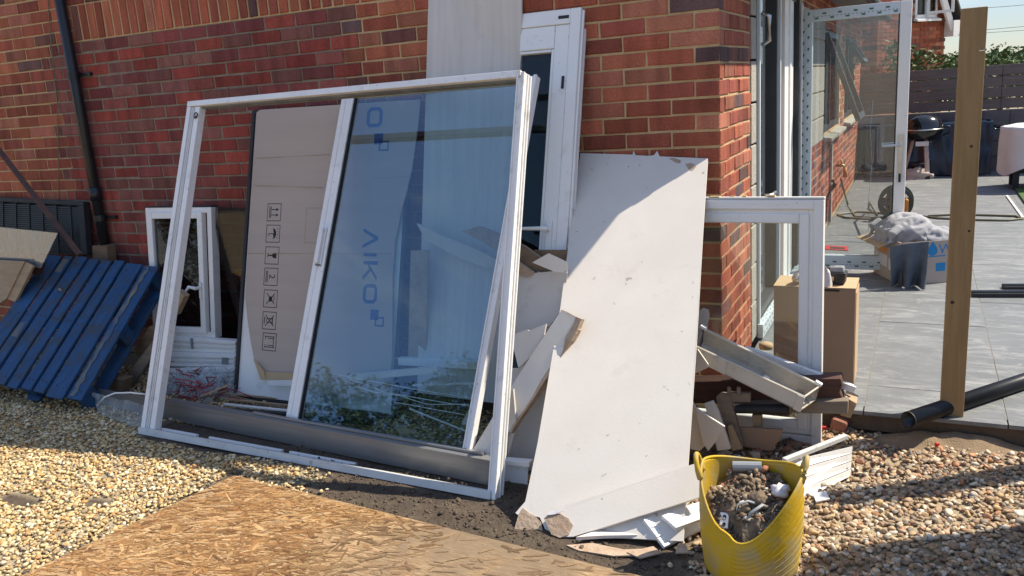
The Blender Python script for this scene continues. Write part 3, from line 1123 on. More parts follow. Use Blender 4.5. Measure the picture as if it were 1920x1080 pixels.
for i in range(NROW):
    odd = i % 2
    bl, br = (-4.47, -1.945) if odd else (-4.58, -2.055)
    z = Z0 + CH * i
    spans = []
    if 28 <= i <= 30:
        spans = [(-7.6, -4.2, False), (-2.02, 0.0, False)]
    elif i > 30:
        spans = [(-7.6, 0.0, False)]
    else:
        spans = [(-7.6, bl, False), (bl, br, True), (br, 0.0, False)]
    for a, b, new in spans:
        ph = INF
        # old work: odd rows end in a stretcher at the corner, even rows in a header
        ps = perps(a, b, ph if new else 0.1125, i if not new else i + 1)
        for p, q in zip(ps, ps[1:]):
            front_cells.append((p, q, i, new))

wall_front = MB()
# mortar bed behind the bricks: tan in the old work, grey-brown in the infill
for p, q, i, new in front_cells:
    z = Z0 + CH * i
    y = 0.0075 if new else 0.0055
    wall_front.add([(p, y, z), (q, y, z), (q, y, z + CH), (p, y, z + CH)], [(0, 1, 2, 3)], 1 if new else 0)
wall_front.box((-3.808, 0.06, 1.36), (7.6, 0.09, 2.72), mi=0)
wall_front.prism([(-7.6, 0.015, 2.72), (-0.01, 0.015, 2.72), (-3.8, 0.015, 4.4)], (0, 0.09, 0), 0)
wall_front.box((-3.8, 0.0105, 0.02), (7.6, 0.005, 0.04), mi=1)
front_body = wall_front.build('front_wall', ['mortar_tan', 'mortar_grey'], house)

def hidden_front(x, z):
    """bricks that the stack of boards and frames covers in the photograph"""
    if z < 0.30 or z > 2.5:
        return True
    if -1.46 < x < -0.64 and z < 1.98:
        return True
    if -1.46 < x < -0.95:
        return True
    if -0.66 < x < -0.06 and z < 1.24:
        return True
    if -2.66 < x < -1.46 and z < 1.60:
        return True
    if x < -3.5 and z < 0.72:
        return True
    if x > -1.0 and z > 2.12:
        return True
    return x < -5.7

cand = sorted([c for c in front_cells if not hidden_front((c[0] + c[1]) / 2, Z0 + CH * (c[2] + .5))],
              key=lambda c: ((c[0] + c[1]) / 2 - 0.83) ** 2 + 15 + (Z0 + CH * c[2] - 1.6) ** 2)
single = set(id(c) for c in cand[:236])
rest = MB()
for c in front_cells:
    p, q, i, new = c
    corner = q > -0.001
    L = (q - p) - (0.005 if corner else 0.010)
    cx = p + 0.005 + L / 2
    cz = Z0 + CH * i + 0.0375
    D = (0.215 if i % 2 == 0 else 0.1025) if corner else 0.05
    y0 = random.uniform(0.0015, 0.0045) if new else 0.0
    if id(c) in single:
        put_brick(front_body, (cx, y0, cz), L, D, 0.0645, 0, brick_col(new))
    else:
        more_brick(rest, (cx, y0, cz), L, D, 0.0645, 0, brick_col(new))
tag(rest.build('brick_remainder', 'brick_many', front_body), kind='stuff')
x = -4.2
k = 0
while x < -2.06:
    o = put_brick(front_body, (x + 0.0375, -0.001, 2.1405 + 0.1125 + 0.002), 0.0635, 0.06, 0.214, 0, brick_col(False), 'soldier_brick')
    x += 0.0752
    k += 1
m_ = MB()
m_.box((-3.11, 0.0105, 2.253), (2.2, 0.009, 0.226))
m_.build('soldier_mortar', 'mortar_tan', front_body)

# side wall: brick return, block quoin, then the long wall beyond the doors
side = MB()
side.box((-0.0505, 0.395, 1.32), (0.089, 0.75, 2.64), mi=0)
side.box((-0.0505, 6.1, 0.53), (0.089, 6.6, 1.0), mi=0)
side.box((-0.0505, 6.1, 2.32), (0.089, 6.6, 0.62), mi=0)
for a, b in ((2.8, 4.5), (6.15, 6.8), (8.35, 9.4)):
    side.box((-0.0505, (a + b) / 2, 1.52), (0.0886, b - a, 0.98), mi=0)
side_body = side.build('side_wall', ['mortar_tan'], house)
many = MB()
for i in range(1, 31):
    z = Z0 + CH * i + 0.0375
    st = 0.1125 if i % 2 else 0.225
    ys_ = [st]
    while ys_[-1] + 0.225 < 0.755:
        ys_.append(ys_[-1] + 0.225)
    ys_.append(0.772)
    for a, b in zip(ys_, ys_[1:]):
        if b - a < 0.03:
            continue
        args = ((0.0, (a + b) / 2, z), b - a - 0.010, 0.05, 0.0645, 1, brick_col(False))
        if z > 0.25:
            put_brick(side_body, *args)
        else:
            more_brick(many, *args)
    y = 2.82 + (0.1125 if i % 2 else 0)
    while y < 9.3:
        L = 0.215
        c = y + L / 2
        op = (1.02 < z < 2.02) and (4.45 < c < 6.2 or 6.75 < c < 8.4)
        blockpier = (0.98 < z < 2.1) and c < 4.45
        if not op and not blockpier:
            more_brick(many, (0.0, c, z), L, 0.05, 0.0645, 1, brick_col(False))
        y += 0.225
tag(many.build('brick_remainder', 'brick_many', side_body), kind='stuff')
for k in range(10):
    s = MB()
    s.box((-0.045, 0.855, 0.13 + k * 0.225 + 0.11), (0.094, 0.146, 0.213))
    s.build('concrete_block', 'concrete', side_body, bevel=0.004)
for k in range(5):
    for a, b in ((2.83, 3.25), (3.26, 3.68), (3.69, 4.06), (4.07, 4.44)):
        s = MB()
        s.box((-0.04, (a + b) / 2, 1.0 + k * 0.222 + 0.105), (0.092, b - a, 0.208))
        s.build('concrete_block', 'concrete', side_body, bevel=0.004)

# windows in the long side wall, their casements standing open, with sills
for k, (a, b) in enumerate(((4.5, 6.15), (6.8, 8.35))):
    fr = MB()
    for z0, z1 in ((1.03, 1.09), (1.94, 2.0)):
        fr.box((-0.055, (a + b) / 2, (z0 + z1) / 2), (0.06, b - a, z1 - z0))
    for y in (a + 0.03, (a + b) / 2, b - 0.03):
        fr.box((-0.056, y, 1.515), (0.06, 0.06, 0.85))
    win = fr.build('window', 'anthracite', house, bevel=0.004)
    g = MB()
    g.box((-0.07, (a + b) / 2, 1.515), (0.008, b - a - 0.07, 0.86))
    g.build('pane', 'glass_dark', win)
    s = MB()
    s.hexa([(-0.05, a - 0.02, 0.985), (0.075, a - 0.02, 0.97), (0.075, b + 0.02, 0.97), (-0.05, b + 0.02, 0.985)],
           [(-0.05, a - 0.02, 1.025), (0.075, a - 0.02, 1.0), (0.075, b + 0.02, 1.0), (-0.05, b + 0.02, 1.025)])
    s.build('sill', 'concrete', win, bevel=0.003)
    # one open casement, hung at the top
    hz, oz = (1.95, 0.55) if k == 0 else (1.95, 0.62)
    ln = 0.86 if k == 0 else 0.34
    an = R(20) if k == 0 else R(34)
    ca_, y0, y1 = MB(), a + 0.05, (a + b) / 2 - 0.02
    def op(u, w, d=0.0):
        return Vector((-0.02 + math.sin(an) * w * ln + d * math.cos(an), y0 + (y1 - y0) * u, hz - math.cos(an) * w * ln + d * math.sin(an)))
    e = 0.055
    for u0, u1, w0, w1 in ((0, 1, 0, e / ln), (0, 1, 1 - e / ln, 1), (0, e / (y1 - y0), e / ln, 1 - e / ln), (1 - e / (y1 - y0), 1, e / ln, 1 - e / ln)):
        ca_.hexa([op(u0, w0), op(u1, w0), op(u1, w1), op(u0, w1)], [op(u0, w0, .045), op(u1, w0, .045), op(u1, w1, .045), op(u0, w1, .045)])
    ca_.build('open_casement', 'anthracite', win, bevel=0.003)
    g = MB()
    g.hexa([op(.08, .08, .02), op(.92, .08, .02), op(.92, .94, .02), op(.08, .94, .02)], [op(.08, .08, .026), op(.92, .08, .026), op(.92, .94, .026), op(.08, .94, .026)])
    g.build('casement_pane', 'glass_clear', win)

# doorway: anthracite sliding leaf, threshold still in its film, dark opening with pale inner jamb
fr = MB()
for a, b, z0, z1 in ((0.93, 1.0, 0.12, 2.1), (1.66, 1.74, 0.12, 2.1)):
    fr.box((-0.035, (a + b) / 2, (z0 + z1) / 2), (0.07, b - a, z1 - z0))
fr.box((-0.036, 1.84, 2.13), (0.07, 1.82, 0.06))
fr.box((-0.036, 1.335, 0.20), (0.068, 0.652, 0.10))
dframe = fr.build('door_frame', 'anthracite', house, bevel=0.004)
g = MB()
g.box((-0.04, 1.335, 1.17), (0.008, 0.66, 1.86))
g.build('pane', 'glass_clear', dframe)
s = MB()
s.box((0.02, 1.84, 0.155), (0.036, 1.80, 0.085))
s.build('threshold', 'film', dframe, bevel=0.004)
s = MB()
s.box((0.002, 0.966, 1.12), (0.03, 0.03, 1.96))
s.build('filmed_stile', 'film', dframe, bevel=0.003)
s = MB()
s.box((0.003, 1.70, 1.12), (0.032, 0.03, 1.96))
s.build('filmed_stile', 'film', dframe, bevel=0.003)
s = MB()
for k in range(22):
    for r_ in (0, 1):
        y = 0.98 + k * 0.08 + r_ * 0.035
        s.add([(0.0385, y, 0.13 + r_ * 0.04), (0.0385, y + 0.03, 0.13 + r_ * 0.04), (0.0385, y + 0.03, 0.142 + r_ * 0.04), (0.0385, y, 0.142 + r_ * 0.04)], [(0, 1, 2, 3)])
for k in range(40):
    y = 0.98 + k * 0.044
    x = 0.008 + (k % 3) * 0.011
    s.add([(x, y, 0.1985), (x + 0.006, y, 0.1985), (x + 0.006, y + 0.022, 0.1985), (x, y + 0.022, 0.1985)], [(0, 1, 2, 3)])
tag(s.build('film_print', 'ink_grey', dframe), kind='stuff')
s = MB()
s.box((-0.05, 2.24, 1.13), (0.09, 0.40, 2.0))
s.box((-0.003, 2.24, 1.13), (0.02, 0.06, 2.0))
s.build('inner_jamb', 'upvc', dframe, bevel=0.004)
s = MB()
s.box((-0.07, 1.90, 1.12), (0.05, 0.26, 1.98))
s.build('inner_lining', 'plasterwall', dframe)
s = MB()
s.box((-0.03, 2.62, 1.13), (0.10, 0.12, 2.0))
s.build('hinge_post', 'anthracite', dframe, bevel=0.004)
s = MB()
s.box((0.026, 2.64, 1.13), (0.012, 0.022, 1.94))
s.build('pale_strip', 'upvc', dframe)
s = MB()
s.tube([(0.02, 0.99, 1.95), (0.06, 0.99, 1.93), (0.06, 0.99, 1.80), (0.02, 0.99, 1.78)], 0.012, 6)
s.tube([(0.02, 1.02, 0.95), (0.07, 1.02, 0.95), (0.075, 1.14, 0.95)], 0.009, 6)
s.build('handle', 'chrome', dframe, smooth=True)
# plain room inside, seen only as darkness behind the glass
s = MB()
s.box((-2.2, 1.9, 1.2), (0.06, 2.64, 2.4))
s.box((-1.1, 3.25, 1.2), (2.0, 0.06, 2.4))
s.box((-1.1, 0.55, 1.2), (2.0, 0.06, 2.4))
s.box((-1.15, 1.9, 0.11), (2.2, 2.64, 0.03))
s.build('inner_room', 'render', house)

# the door leaf standing open across the patio
LY = 2.75
DL = Quad((0.0, LY, 0.14), (0.735, LY, 0.14), (0.735, LY, 2.055), (0.0, LY, 2.055))
w_, h_ = DL.w, DL.h
s = MB()
DL.rect(s, 0.0, 0.085, 0, h_, 0, 0.06)
DL.rect(s, w_ - 0.075, w_, 0, h_, 0, 0.06, 1)
DL.rect(s, 0.085, w_ - 0.075, 0, 0.105, 0.001, 0.059)
DL.rect(s, 0.085, w_ - 0.075, h_ - 0.085, h_, 0.001, 0.059)
leaf = s.build('door', ['film', 'upvc'], house, bevel=0.004)
leaf['label'] = 'white glazed patio door standing open with printed film on its frame'
s = MB()
DL.rect(s, 0.080, w_ - 0.07, 0.10, h_ - 0.08, 0.025, 0.032)
s.build('glass', 'glass_film', leaf)
s = MB()
DL.rect(s, -0.02, -0.001, 0, h_, 0.0, 0.065)
DL.rect(s, w_ - 0.083, w_ - 0.0755, 0.105, h_ - 0.085, 0.0, 0.02)
s.build('gasket', 'rubber', leaf)
s = MB()
for k in range(46):
    z = 0.03 + k * 0.041
    x = 0.018 + (k % 2) * 0.034
    DL.rect(s, x, x + 0.009, z, z + 0.022, -0.0006, -0.0002)
    DL.rect(s, x + 0.009, x + 0.013, z + 0.008, z + 0.022, -0.0006, -0.0002)
for k in range(11):
    for zz in (0.02, h_ - 0.07):
        x = 0.10 + k * 0.052
        z = zz + (k % 2) * 0.032
        DL.rect(s, x, x + 0.026, z, z + 0.011, -0.0006, -0.0002)
tag(s.build('film_print', 'ink_green', leaf), kind='stuff')
s = MB()
for k in range(60):
    z = 0.05 + k * 0.031
    x = 0.010 + (k * 7 % 5) * 0.013
    DL.rect(s, x, x + 0.006, z, z + 0.004, -0.0006, -0.0002)
for k in range(22):
    for zz in (0.012, h_ - 0.076):
        x = 0.09 + k * 0.026
        DL.rect(s, x, x + 0.012, zz + 0.022, zz + 0.026, -0.0006, -0.0002)
tag(s.build('film_lines', 'ink_grey', leaf), kind='stuff')
s = MB()
DL.rect(s, w_ - 0.052, w_ - 0.024, 0.72, 1.0, -0.008, 0.0)
s.tube([DL.pm(w_ - 0.038, 0.93, 0), DL.pm(w_ - 0.038, 0.93, -0.05), DL.pm(w_ - 0.16, 0.925, -0.055)], 0.009, 8)
s.tube([DL.pm(w_ - 0.038, 0.93, 0.07), DL.pm(w_ - 0.038, 0.93, 0.11), DL.pm(w_ - 0.17, 0.925, 0.115)], 0.009, 8)
s.build('handle', 'chrome', leaf, smooth=False)
s = MB()
DL.rect(s, w_ - 0.046, w_ - 0.030, 0.66, 0.72, -0.02, -0.004)
s.build('key_fob', 'rubber', leaf)
# wrinkled edges of the film still sticking to the pane
for pts in (((0.10, 1.78), (0.2, 1.775), (0.33, 1.80), (0.45, 1.785), (0.62, 1.79)), ((0.50, 0.30), (0.495, 0.55), (0.51, 0.8), (0.49, 1.05), (0.505, 1.25)), ((0.12, 0.20), (0.3, 0.215), (0.5, 0.20), (0.62, 0.21))):
    s = MB()
    s.tube([DL.pm(x, y, 0.022) for x, y in pts], 0.0022, 5)
    s.build('film_wrinkle', 'polycarb', leaf, smooth=True)

# roof over it all
rf = MB()
t35 = 0.5
ex, ez = 0.30, 2.28
rx = -3.8
def roofq(x):
    return ez + (ex - x) * t35
for a, b in ((ex, rx),):
    rf.hexa([(a, -0.05, roofq(a)), (b, -0.05, roofq(b)), (b, 9.5, roofq(b)), (a, 9.5, roofq(a))],
            [(a, -0.05, roofq(a) + 0.14), (b, -0.05, roofq(b) + 0.14), (b, 9.5, roofq(b) + 0.14), (a, 9.5, roofq(a) + 0.14)])
xl = 2 * rx - ex
rf.hexa([(rx, -0.05, roofq(rx)), (xl, -0.05, ez), (xl, 9.5, ez), (rx, 9.5, roofq(rx))],
        [(rx, -0.05, roofq(rx) + 0.14), (xl, -0.05, ez + 0.14), (xl, 9.5, ez + 0.14), (rx, 9.5, roofq(rx) + 0.14)])
roof = rf.build('roof', 'roof', house)
s = MB()
s.box((0.145, 4.7, ez - 0.012), (0.29, 9.5, 0.02))
s.build('soffit', 'roof_trim', roof)
s = MB()
s.tube([(0.34, 0.0, ez + 0.0), (0.34, 9.5, ez - 0.01)], 0.045, 10)
s.build('gutter', 'black', roof, smooth=True)

# ------------------------------------------------------------------ the strand board on the ground
s = MB()
def osb_pt(a, b, z=0.0):
    q = osb_o + osb_u * a + osb_w * b
    return Vector((q.x, q.y, 0.012 + z))
s.hexa([osb_pt(0.012, 0.0, -0.011), osb_pt(2.44, 0, -0.011), osb_pt(2.44, 1.22, -0.011), osb_pt(0, 1.22, -0.011), osb_pt(0, 0.018, -0.011)],
       [osb_pt(0.012, 0.0, 0.006), osb_pt(2.44, 0, 0.006), osb_pt(2.44, 1.22, 0.006), osb_pt(0, 1.22, 0.006), osb_pt(0, 0.018, 0.006)])
o = s.build('strand_board', 'osb', origin=osb_pt(0, 0, -0.012))
# board coordinates: x along its long edge
o.rotation_euler = (0, 0, 0)
tag(o, 'large weathered strand board sheet lying flat on the ground in front', 'board')
s = MB()
rnd = random.Random(77)
STRAW = [(0.44, 0.285, 0.145), (0.37, 0.225, 0.108), (0.29, 0.165, 0.075), (0.52, 0.36, 0.205), (0.21, 0.115, 0.055), (0.33, 0.18, 0.08)]
for k in range(7500):
    a, b = rnd.uniform(0.01, 2.3), rnd.uniform(0.01, 1.02)
    ln, wd = rnd.uniform(0.03, 0.105), rnd.uniform(0.005, 0.017)
    th = R(rnd.gauss(24, 20)) if rnd.random() < 0.72 else rnd.uniform(0, math.pi)
    c, sn = math.cos(th), math.sin(th)
    pts = []
    for u, v in ((-.5, .1), (-.36, -.5), (.3, -.42), (.5, -.05), (.38, .5), (-.3, .44)):
        u += rnd.uniform(-.08, .08)
        v += rnd.uniform(-.14, .14)
        x, y = u * ln, v * wd
        pa, pb = a + c * x - sn * y, b - (sn * x + c * y)
        pts.append((min(2.435, max(0.004, pa)), min(1.215, max(0.004, pb))))
    h = 0.0064 + rnd.random() * 0.0016
    tl = rnd.uniform(-.0006, .0006)
    col = tuple(q * w for q, w in zip(rnd.choice(STRAW), (1.08, 1.0, 0.88)))
    # the far right part lies under trodden dirt
    dd = sm(0.75, 1.3, a + 0.55 * mnoise.noise(Vector((a * 2.3, b * 2.3, 3))))
    if rnd.random() < dd * 0.9:
        continue
    f = rnd.uniform(0.58, 0.96) * (1 - 0.3 * max(0, mnoise.noise(Vector((a * 3, b * 3, 8)))))
    col = tuple((q * (1 - .7 * dd) + z * .7 * dd) * f for q, z in zip(col, (0.19, 0.14, 0.09)))
    s.add([osb_pt(x, y, h + (tl if i < 3 else -tl)) for i, (x, y) in enumerate(pts)], [tuple(range(6))], 0, col)
WL['strand_board'] = osb_pt(0, 0, -0.012)
tag(s.build('strands', 'flake', o), kind='stuff')

# ------------------------------------------------------------------ things on the wall
dp = thing('drainpipe', 'black drainpipe running down the brick wall at left', 'pipe', (-4.215, -0.045, 0))
s = MB()
s.tube([(-4.215, -0.045, 0.25), (-4.215, -0.045, 3.2)], 0.034, 16)
s.build('pipe', 'black', dp, smooth=True)
for z in (1.93, 0.98):
    s = MB()
    s.tube([(-4.215, -0.045, z - 0.02), (-4.215, -0.045, z + 0.02)], 0.0385, 16)
    s.box((-4.14, -0.012, z), (0.10, 0.018, 0.022))
    s.build('bracket', 'black', dp)
s = MB()
s.tube([(-4.215, -0.045, 1.10), (-4.215, -0.045, 1.19)], 0.0405, 16)
s.build('collar', 'black', dp, smooth=True)

s = MB()
s.tube([(-4.355, -0.012, 2.52), (-4.393, -0.012, 2.323), (-4.426, -0.012, 2.122), (-4.455, -0.012, 1.915), (-4.479, -0.012, 1.74), (-4.537, -0.012, 1.526), (-4.595, -0.012, 1.307), (-4.662, -0.012, 1.063)], 0.0032, 5)
tag(s.build('wall_cable', 'hose', smooth=True), 'thin loose cable hanging down the brickwork left of the drainpipe', 'cable')

# ------------------------------------------------------------------ things leaning at the far left
gp = thing('slatted_panel', 'black slatted vent panel leaning on the wall behind the pallet', 'panel', (-4.976, -0.08, 0.702))
A, B, C_, D_ = [V(q) for q in ((-5.73, -0.12, 0.734), (-4.319, -0.12, 0.733), (-4.349, -0.05, 1.093), (-5.696, -0.05, 1.15))]
PQ = Quad(A, B, C_, D_)
s = MB()
PQ.rect(s, 0, PQ.w, 0, PQ.h, 0.03, 0.05)
PQ.rect(s, 0, PQ.w, PQ.h - 0.03, PQ.h, 0, 0.03)
PQ.rect(s, PQ.w - 0.06, PQ.w, 0, PQ.h - 0.03, 0, 0.03)
s.build('frame', 'rubber', gp, bevel=0.003)
s = MB()
n = 24
for i in range(n):
    y = (PQ.h - 0.04) * i / n
    PQ.rect(s, 0.01, PQ.w - 0.065, y, y + (PQ.h - 0.04) / n * 0.55, 0.008, 0.028)
tag(s.build('fine_slats', 'black', gp), kind='stuff')
for i in range(9):
    s = MB()
    x = 0.02 + i * (PQ.w - 0.1) / 8.5
    PQ.rect(s, x, x + 0.012, 0.002, PQ.h - 0.034, 0.003, 0.026)
    s.build('upright_rib', 'rubber', gp)

s = MB()
s.bar((-5.35, -0.03, 1.667), (-4.057, -0.36, 0.788), 0.028, 0.028, up=(0.3, 1, 0.2))
s.bar((-5.35, -0.03, 1.667), (-4.057, -0.36, 0.788), 0.012, 0.036, up=(0.3, 1, 0.2))
tag(s.build('steel_bar', 'rust'), 'rusty brown steel bar leaning across the black slatted panel', 'bar')

s = MB()
s.slab([(-5.076, -0.42, 0.996), (-4.15, -0.42, 0.942), (-4.392, -0.42, 0.703), (-5.163, -0.42, 0.752)], 0.006)
tag(s.build('plastic_sheet', 'polycarb'), 'cloudy translucent plastic sheet propped above the plywood at far left', 'sheet')
s = MB()
s.slab([(-5.19, -0.4, 0.771), (-4.413, -0.4, 0.73), (-4.47, -0.4, 0.652), (-5.22, -0.4, 0.685)], 0.04)
tag(s.build('timber_batten', 'timber_red'), 'dark timber batten under the cloudy plastic sheet', 'timber')
s = MB()
s.slab([(-5.105, -0.454, 0.761), (-4.489, -0.456, 0.755), (-4.63, -0.54, 0.514), (-5.008, -0.609, 0.316)], 0.018)
s.slab([(-4.503, -0.447, 0.752), (-4.41, -0.455, 0.728), (-4.551, -0.537, 0.494), (-4.645, -0.531, 0.511)], 0.016)
tag(s.build('plywood_offcut', 'wood_pale'), 'pale plywood offcut leaning left of the blue pallet', 'board')
s = MB()
s.slab([(-4.274, -0.1, 0.794), (-4.128, -0.1, 0.796), (-4.143, -0.1, 0.681), (-4.298, -0.1, 0.684)], 0.07)
tag(s.build('wood_block', 'wood'), 'small grey wood block on top behind the pallet beside the drainpipe', 'wood')

# ------------------------------------------------------------------ blue pallet
pr_ = V((-3.399, -1.004, 0.09))
p_tr = V((-3.537, -0.2, 0.701))
p_tl = V((-4.624, -0.2, 0.75))
p_bl = pr_ + (p_tl - p_tr)
PA = Quad(p_bl, pr_, p_tr, p_tl)
pal = thing('pallet', 'blue painted wooden pallet leaning on the wall, paint worn along its right edge', 'pallet', (pr_.x - 0.5, pr_.y + 0.1, 0))
wsl = [0.165, 0.085, 0.12, 0.10, 0.095, 0.095, 0.155, 0.13]
wsl = [q * 0.925 for q in wsl]
gap = (PA.w - sum(wsl)) / 7
x = 0.0
for k, w in enumerate(wsl):
    s = MB()
    a, b = random.uniform(-0.012, 0.012), random.uniform(-0.012, 0.012)
    PA.rect(s, x, x + w, a, PA.h + b, random.uniform(0, 0.003), 0.020)
    s.build('slat', 'pallet', pal, bevel=0.004)
    for yy in (0.07, PA.h / 2, PA.h - 0.07):
        for xx in (x + w * .28, x + w * .72):
            s = MB()
            s.box(PA.pm(xx, yy + random.uniform(-.015, .015), 0.001), (0.007, 0.007, 0.005))
            s.build('nail_head', 'rust', pal)
    if k in (1, 7):
        s = MB()
        if k == 7:
            nl = 26
            el = [(x + w * (0.16 + random.uniform(-.06, .08)), 0.02 + (PA.h - 0.04) * i / nl) for i in range(nl + 1)]
            er = [(x + w * (0.46 + random.uniform(-.14, .10)), 0.02 + (PA.h - 0.04) * i / nl) for i in range(nl + 1)]
            for i in range(nl):
                s.hexa([PA.pm(*q, -0.0012) for q in (el[i], er[i], er[i + 1], el[i + 1])], [PA.pm(*q, 0.001) for q in (el[i], er[i], er[i + 1], el[i + 1])])
        else:
            PA.rect(s, x + 0.01, x + w - 0.012, PA.h * 0.86, PA.h * 0.97, -0.0012, 0.001)
            s.build('worn_strip', 'pallet_worn', pal)
            s = MB()
            PA.rect(s, x + 0.01, x + w - 0.012, PA.h * 0.33, PA.h * 0.44, -0.0012, 0.001)
        s.build('worn_strip', 'pallet_worn', pal)
    x += w + gap
for y in (0.02, PA.h / 2 - 0.05, PA.h - 0.12):
    s = MB()
    PA.rect(s, 0.005, PA.w - 0.005, y, y + 0.10, 0.021, 0.043)
    s.build('cross_board', 'pallet', pal, bevel=0.003)
    for xx in (0.01, PA.w / 2 - 0.05, PA.w - 0.115):
        s = MB()
        PA.rect(s, xx, xx + 0.10, y + 0.002, y + 0.098, 0.044, 0.122)
        s.build('block', 'pallet', pal, bevel=0.004)
for xx in (0.005, PA.w / 2 - 0.055, PA.w - 0.12):
    s = MB()
    PA.rect(s, xx, xx + 0.11, -0.005, PA.h, 0.123, 0.143)
    s.build('base_board', 'pallet', pal, bevel=0.003)
s = MB()
s.lathe([(0.001, -0.006), (0.008, -0.005), (0.011, 0.0), (0.006, 0.006), (0.001, 0.007)], 8, PA.pm(0.36, PA.h * 0.72, -0.007))
s.box(PA.pm(0.37, PA.h * 0.716, -0.006), (0.022, 0.008, 0.009), Matrix.Rotation(0.5, 3, 'Y'))
tag(s.build('foam_blob', 'wood_pale', smooth=True), 'small blob of yellow expanding foam stuck on the blue pallet', 'foam')

# timber and rubble half hidden right of the pallet
for pts, t, nm, mt, lb in (
    ([(-3.626, -0.42, 0.196), (-3.452, -0.42, 0.36), (-3.389, -0.42, 0.308), (-3.599, -0.42, 0.109)], 0.06, 'wood_block', 'wood', 'brown wood block tucked behind the right side of the pallet'),
    ([(-3.665, -0.55, -0.002), (-3.286, -0.55, 0.314), (-3.249, -0.55, 0.276), (-3.614, -0.55, -0.068)], 0.025, 'grey_batten', 'timber_grey', 'grey weathered batten slanting behind the left stile of the big frame'),
    ([(-3.583, -0.7, 0.039), (-3.515, -0.7, 0.121), (-3.406, -0.7, 0.11), (-3.457, -0.7, 0.017), (-3.587, -0.7, -0.01)], 0.07, 'wood_block', 'wood', 'small brown wood block on the gravel at the pallet foot'),
    ([(-3.375, -0.3, 0.424), (-3.306, -0.3, 0.566), (-3.245, -0.3, 0.531), (-3.352, -0.3, 0.401)], 0.05, 'wood_block', 'wood_pale', 'pale wood stub showing beside the small window by the left stile'),
):
    s = MB()
    s.slab(pts, t)
    tag(s.build(nm, mt, bevel=0.003), lb, 'wood')

# ------------------------------------------------------------------ small casement window by the wall
cw = thing('casement_window', 'small white casement window with handle leaning on the wall behind the frame', 'window', (-3.43, -0.2, 0.2))
CW = Quad((-3.70, -0.20, 0.215), (-3.155, -0.19, 0.235), (-3.155, -0.06, 1.053), (-3.70, -0.095, 1.055))
def ring(q, mb, x0, x1, y0, y1, w, d0, d1, mi=0):
    q.rect(mb, x0, x0 + w, y0, y1, d0, d1, mi)
    q.rect(mb, x1 - w, x1, y0, y1, d0, d1, mi)
    q.rect(mb, x0 + w, x1 - w, y0, y0 + w, d0 + .0005, d1, mi)
    q.rect(mb, x0 + w, x1 - w, y1 - w, y1, d0 + .0005, d1, mi)
s = MB()
ring(CW, s, 0, CW.w, 0, CW.h, 0.036, 0.0, 0.06)
s.build('outer_frame', 'upvc', cw, bevel=0.003)
s = MB()
ring(CW, s, 0.03, CW.w - 0.06, 0.03, CW.h - 0.03, 0.04, -0.02, 0.02)
s.build('sash', 'upvc', cw, bevel=0.004)
s = MB()
CW.rect(s, 0.065, CW.w - 0.095, 0.065, CW.h - 0.065, 0.0, 0.006)
s.build('pane', 'glass_dark', cw)
s = MB()
CW.rect(s, CW.w - 0.088, CW.w - 0.073, 0.26, 0.36, -0.034, -0.02)
s.tube([CW.pm(CW.w - 0.08, 0.33, -0.03), CW.pm(CW.w - 0.09, 0.325, -0.06), CW.pm(CW.w - 0.14, 0.335, -0.065), CW.pm(CW.w - 0.19, 0.285, -0.065)], [0.009, 0.011, 0.011, 0.007], 8)
s.build('handle', 'upvc', cw, smooth=False)
s = MB()
CW.rect(s, 0.0, CW.w, CW.h + 0.001, CW.h + 0.010, 0.0, 0.055)
s.build('top_gasket', 'rubber', cw)

s = MB()
s.slab([(-3.127, -0.05, 1.053), (-2.869, -0.05, 1.042), (-3.113, -0.05, 0.155), (-3.304, -0.05, 0.16)], 0.012)
gpn = s.build('glass_sheet', 'glass_dark')
tag(gpn, 'dark glass sheet leaning between the casement window and the cardboard', 'glass')

# white profile lengths stacked flat under the window
for k, (pts, lb) in enumerate((
    ([(-3.591, -0.24, 0.234), (-2.936, -0.24, 0.244), (-2.952, -0.24, 0.16), (-3.597, -0.24, 0.124)], 'upper white plastic trim length with a metal catch under the small window'),
    ([(-3.57, -0.28, 0.131), (-2.916, -0.28, 0.168), (-2.937, -0.28, 0.084), (-3.577, -0.28, 0.035)], 'middle white plastic trim length with a metal plate under the small window'),
    ([(-3.556, -0.33, 0.032), (-2.89, -0.33, 0.098), (-2.911, -0.33, 0.013), (-3.558, -0.33, -0.059)], 'lowest white plastic trim length behind the red netting'),
)):
    q = Quad(pts[3], pts[2], pts[1], pts[0])
    r0 = thing('trim_length', lb, 'trim', (q.c[0].x + .2, q.c[0].y, 0))
    s = MB()
    q.rect(s, 0, q.w, 0, q.h, 0.008, 0.05)
    s.build('body', 'upvc', r0, bevel=0.002)
    for j in range(3):
        s = MB()
        q.rect(s, 0, q.w, q.h * (0.08 + 0.32 * j), q.h * (0.24 + 0.32 * j), 0.0, 0.0075)
        s.build('rib', 'upvc', r0, bevel=0.002)
    if k < 2:
        s = MB()
        xx = q.w * (0.42 if k == 0 else 0.84)
        q.rect(s, xx, xx + (0.02 if k == 0 else 0.05), q.h * 0.3, q.h * (1.0 if k == 0 else 0.8), -0.004, 0.0)
        s.build('metal_catch', 'lead', r0)

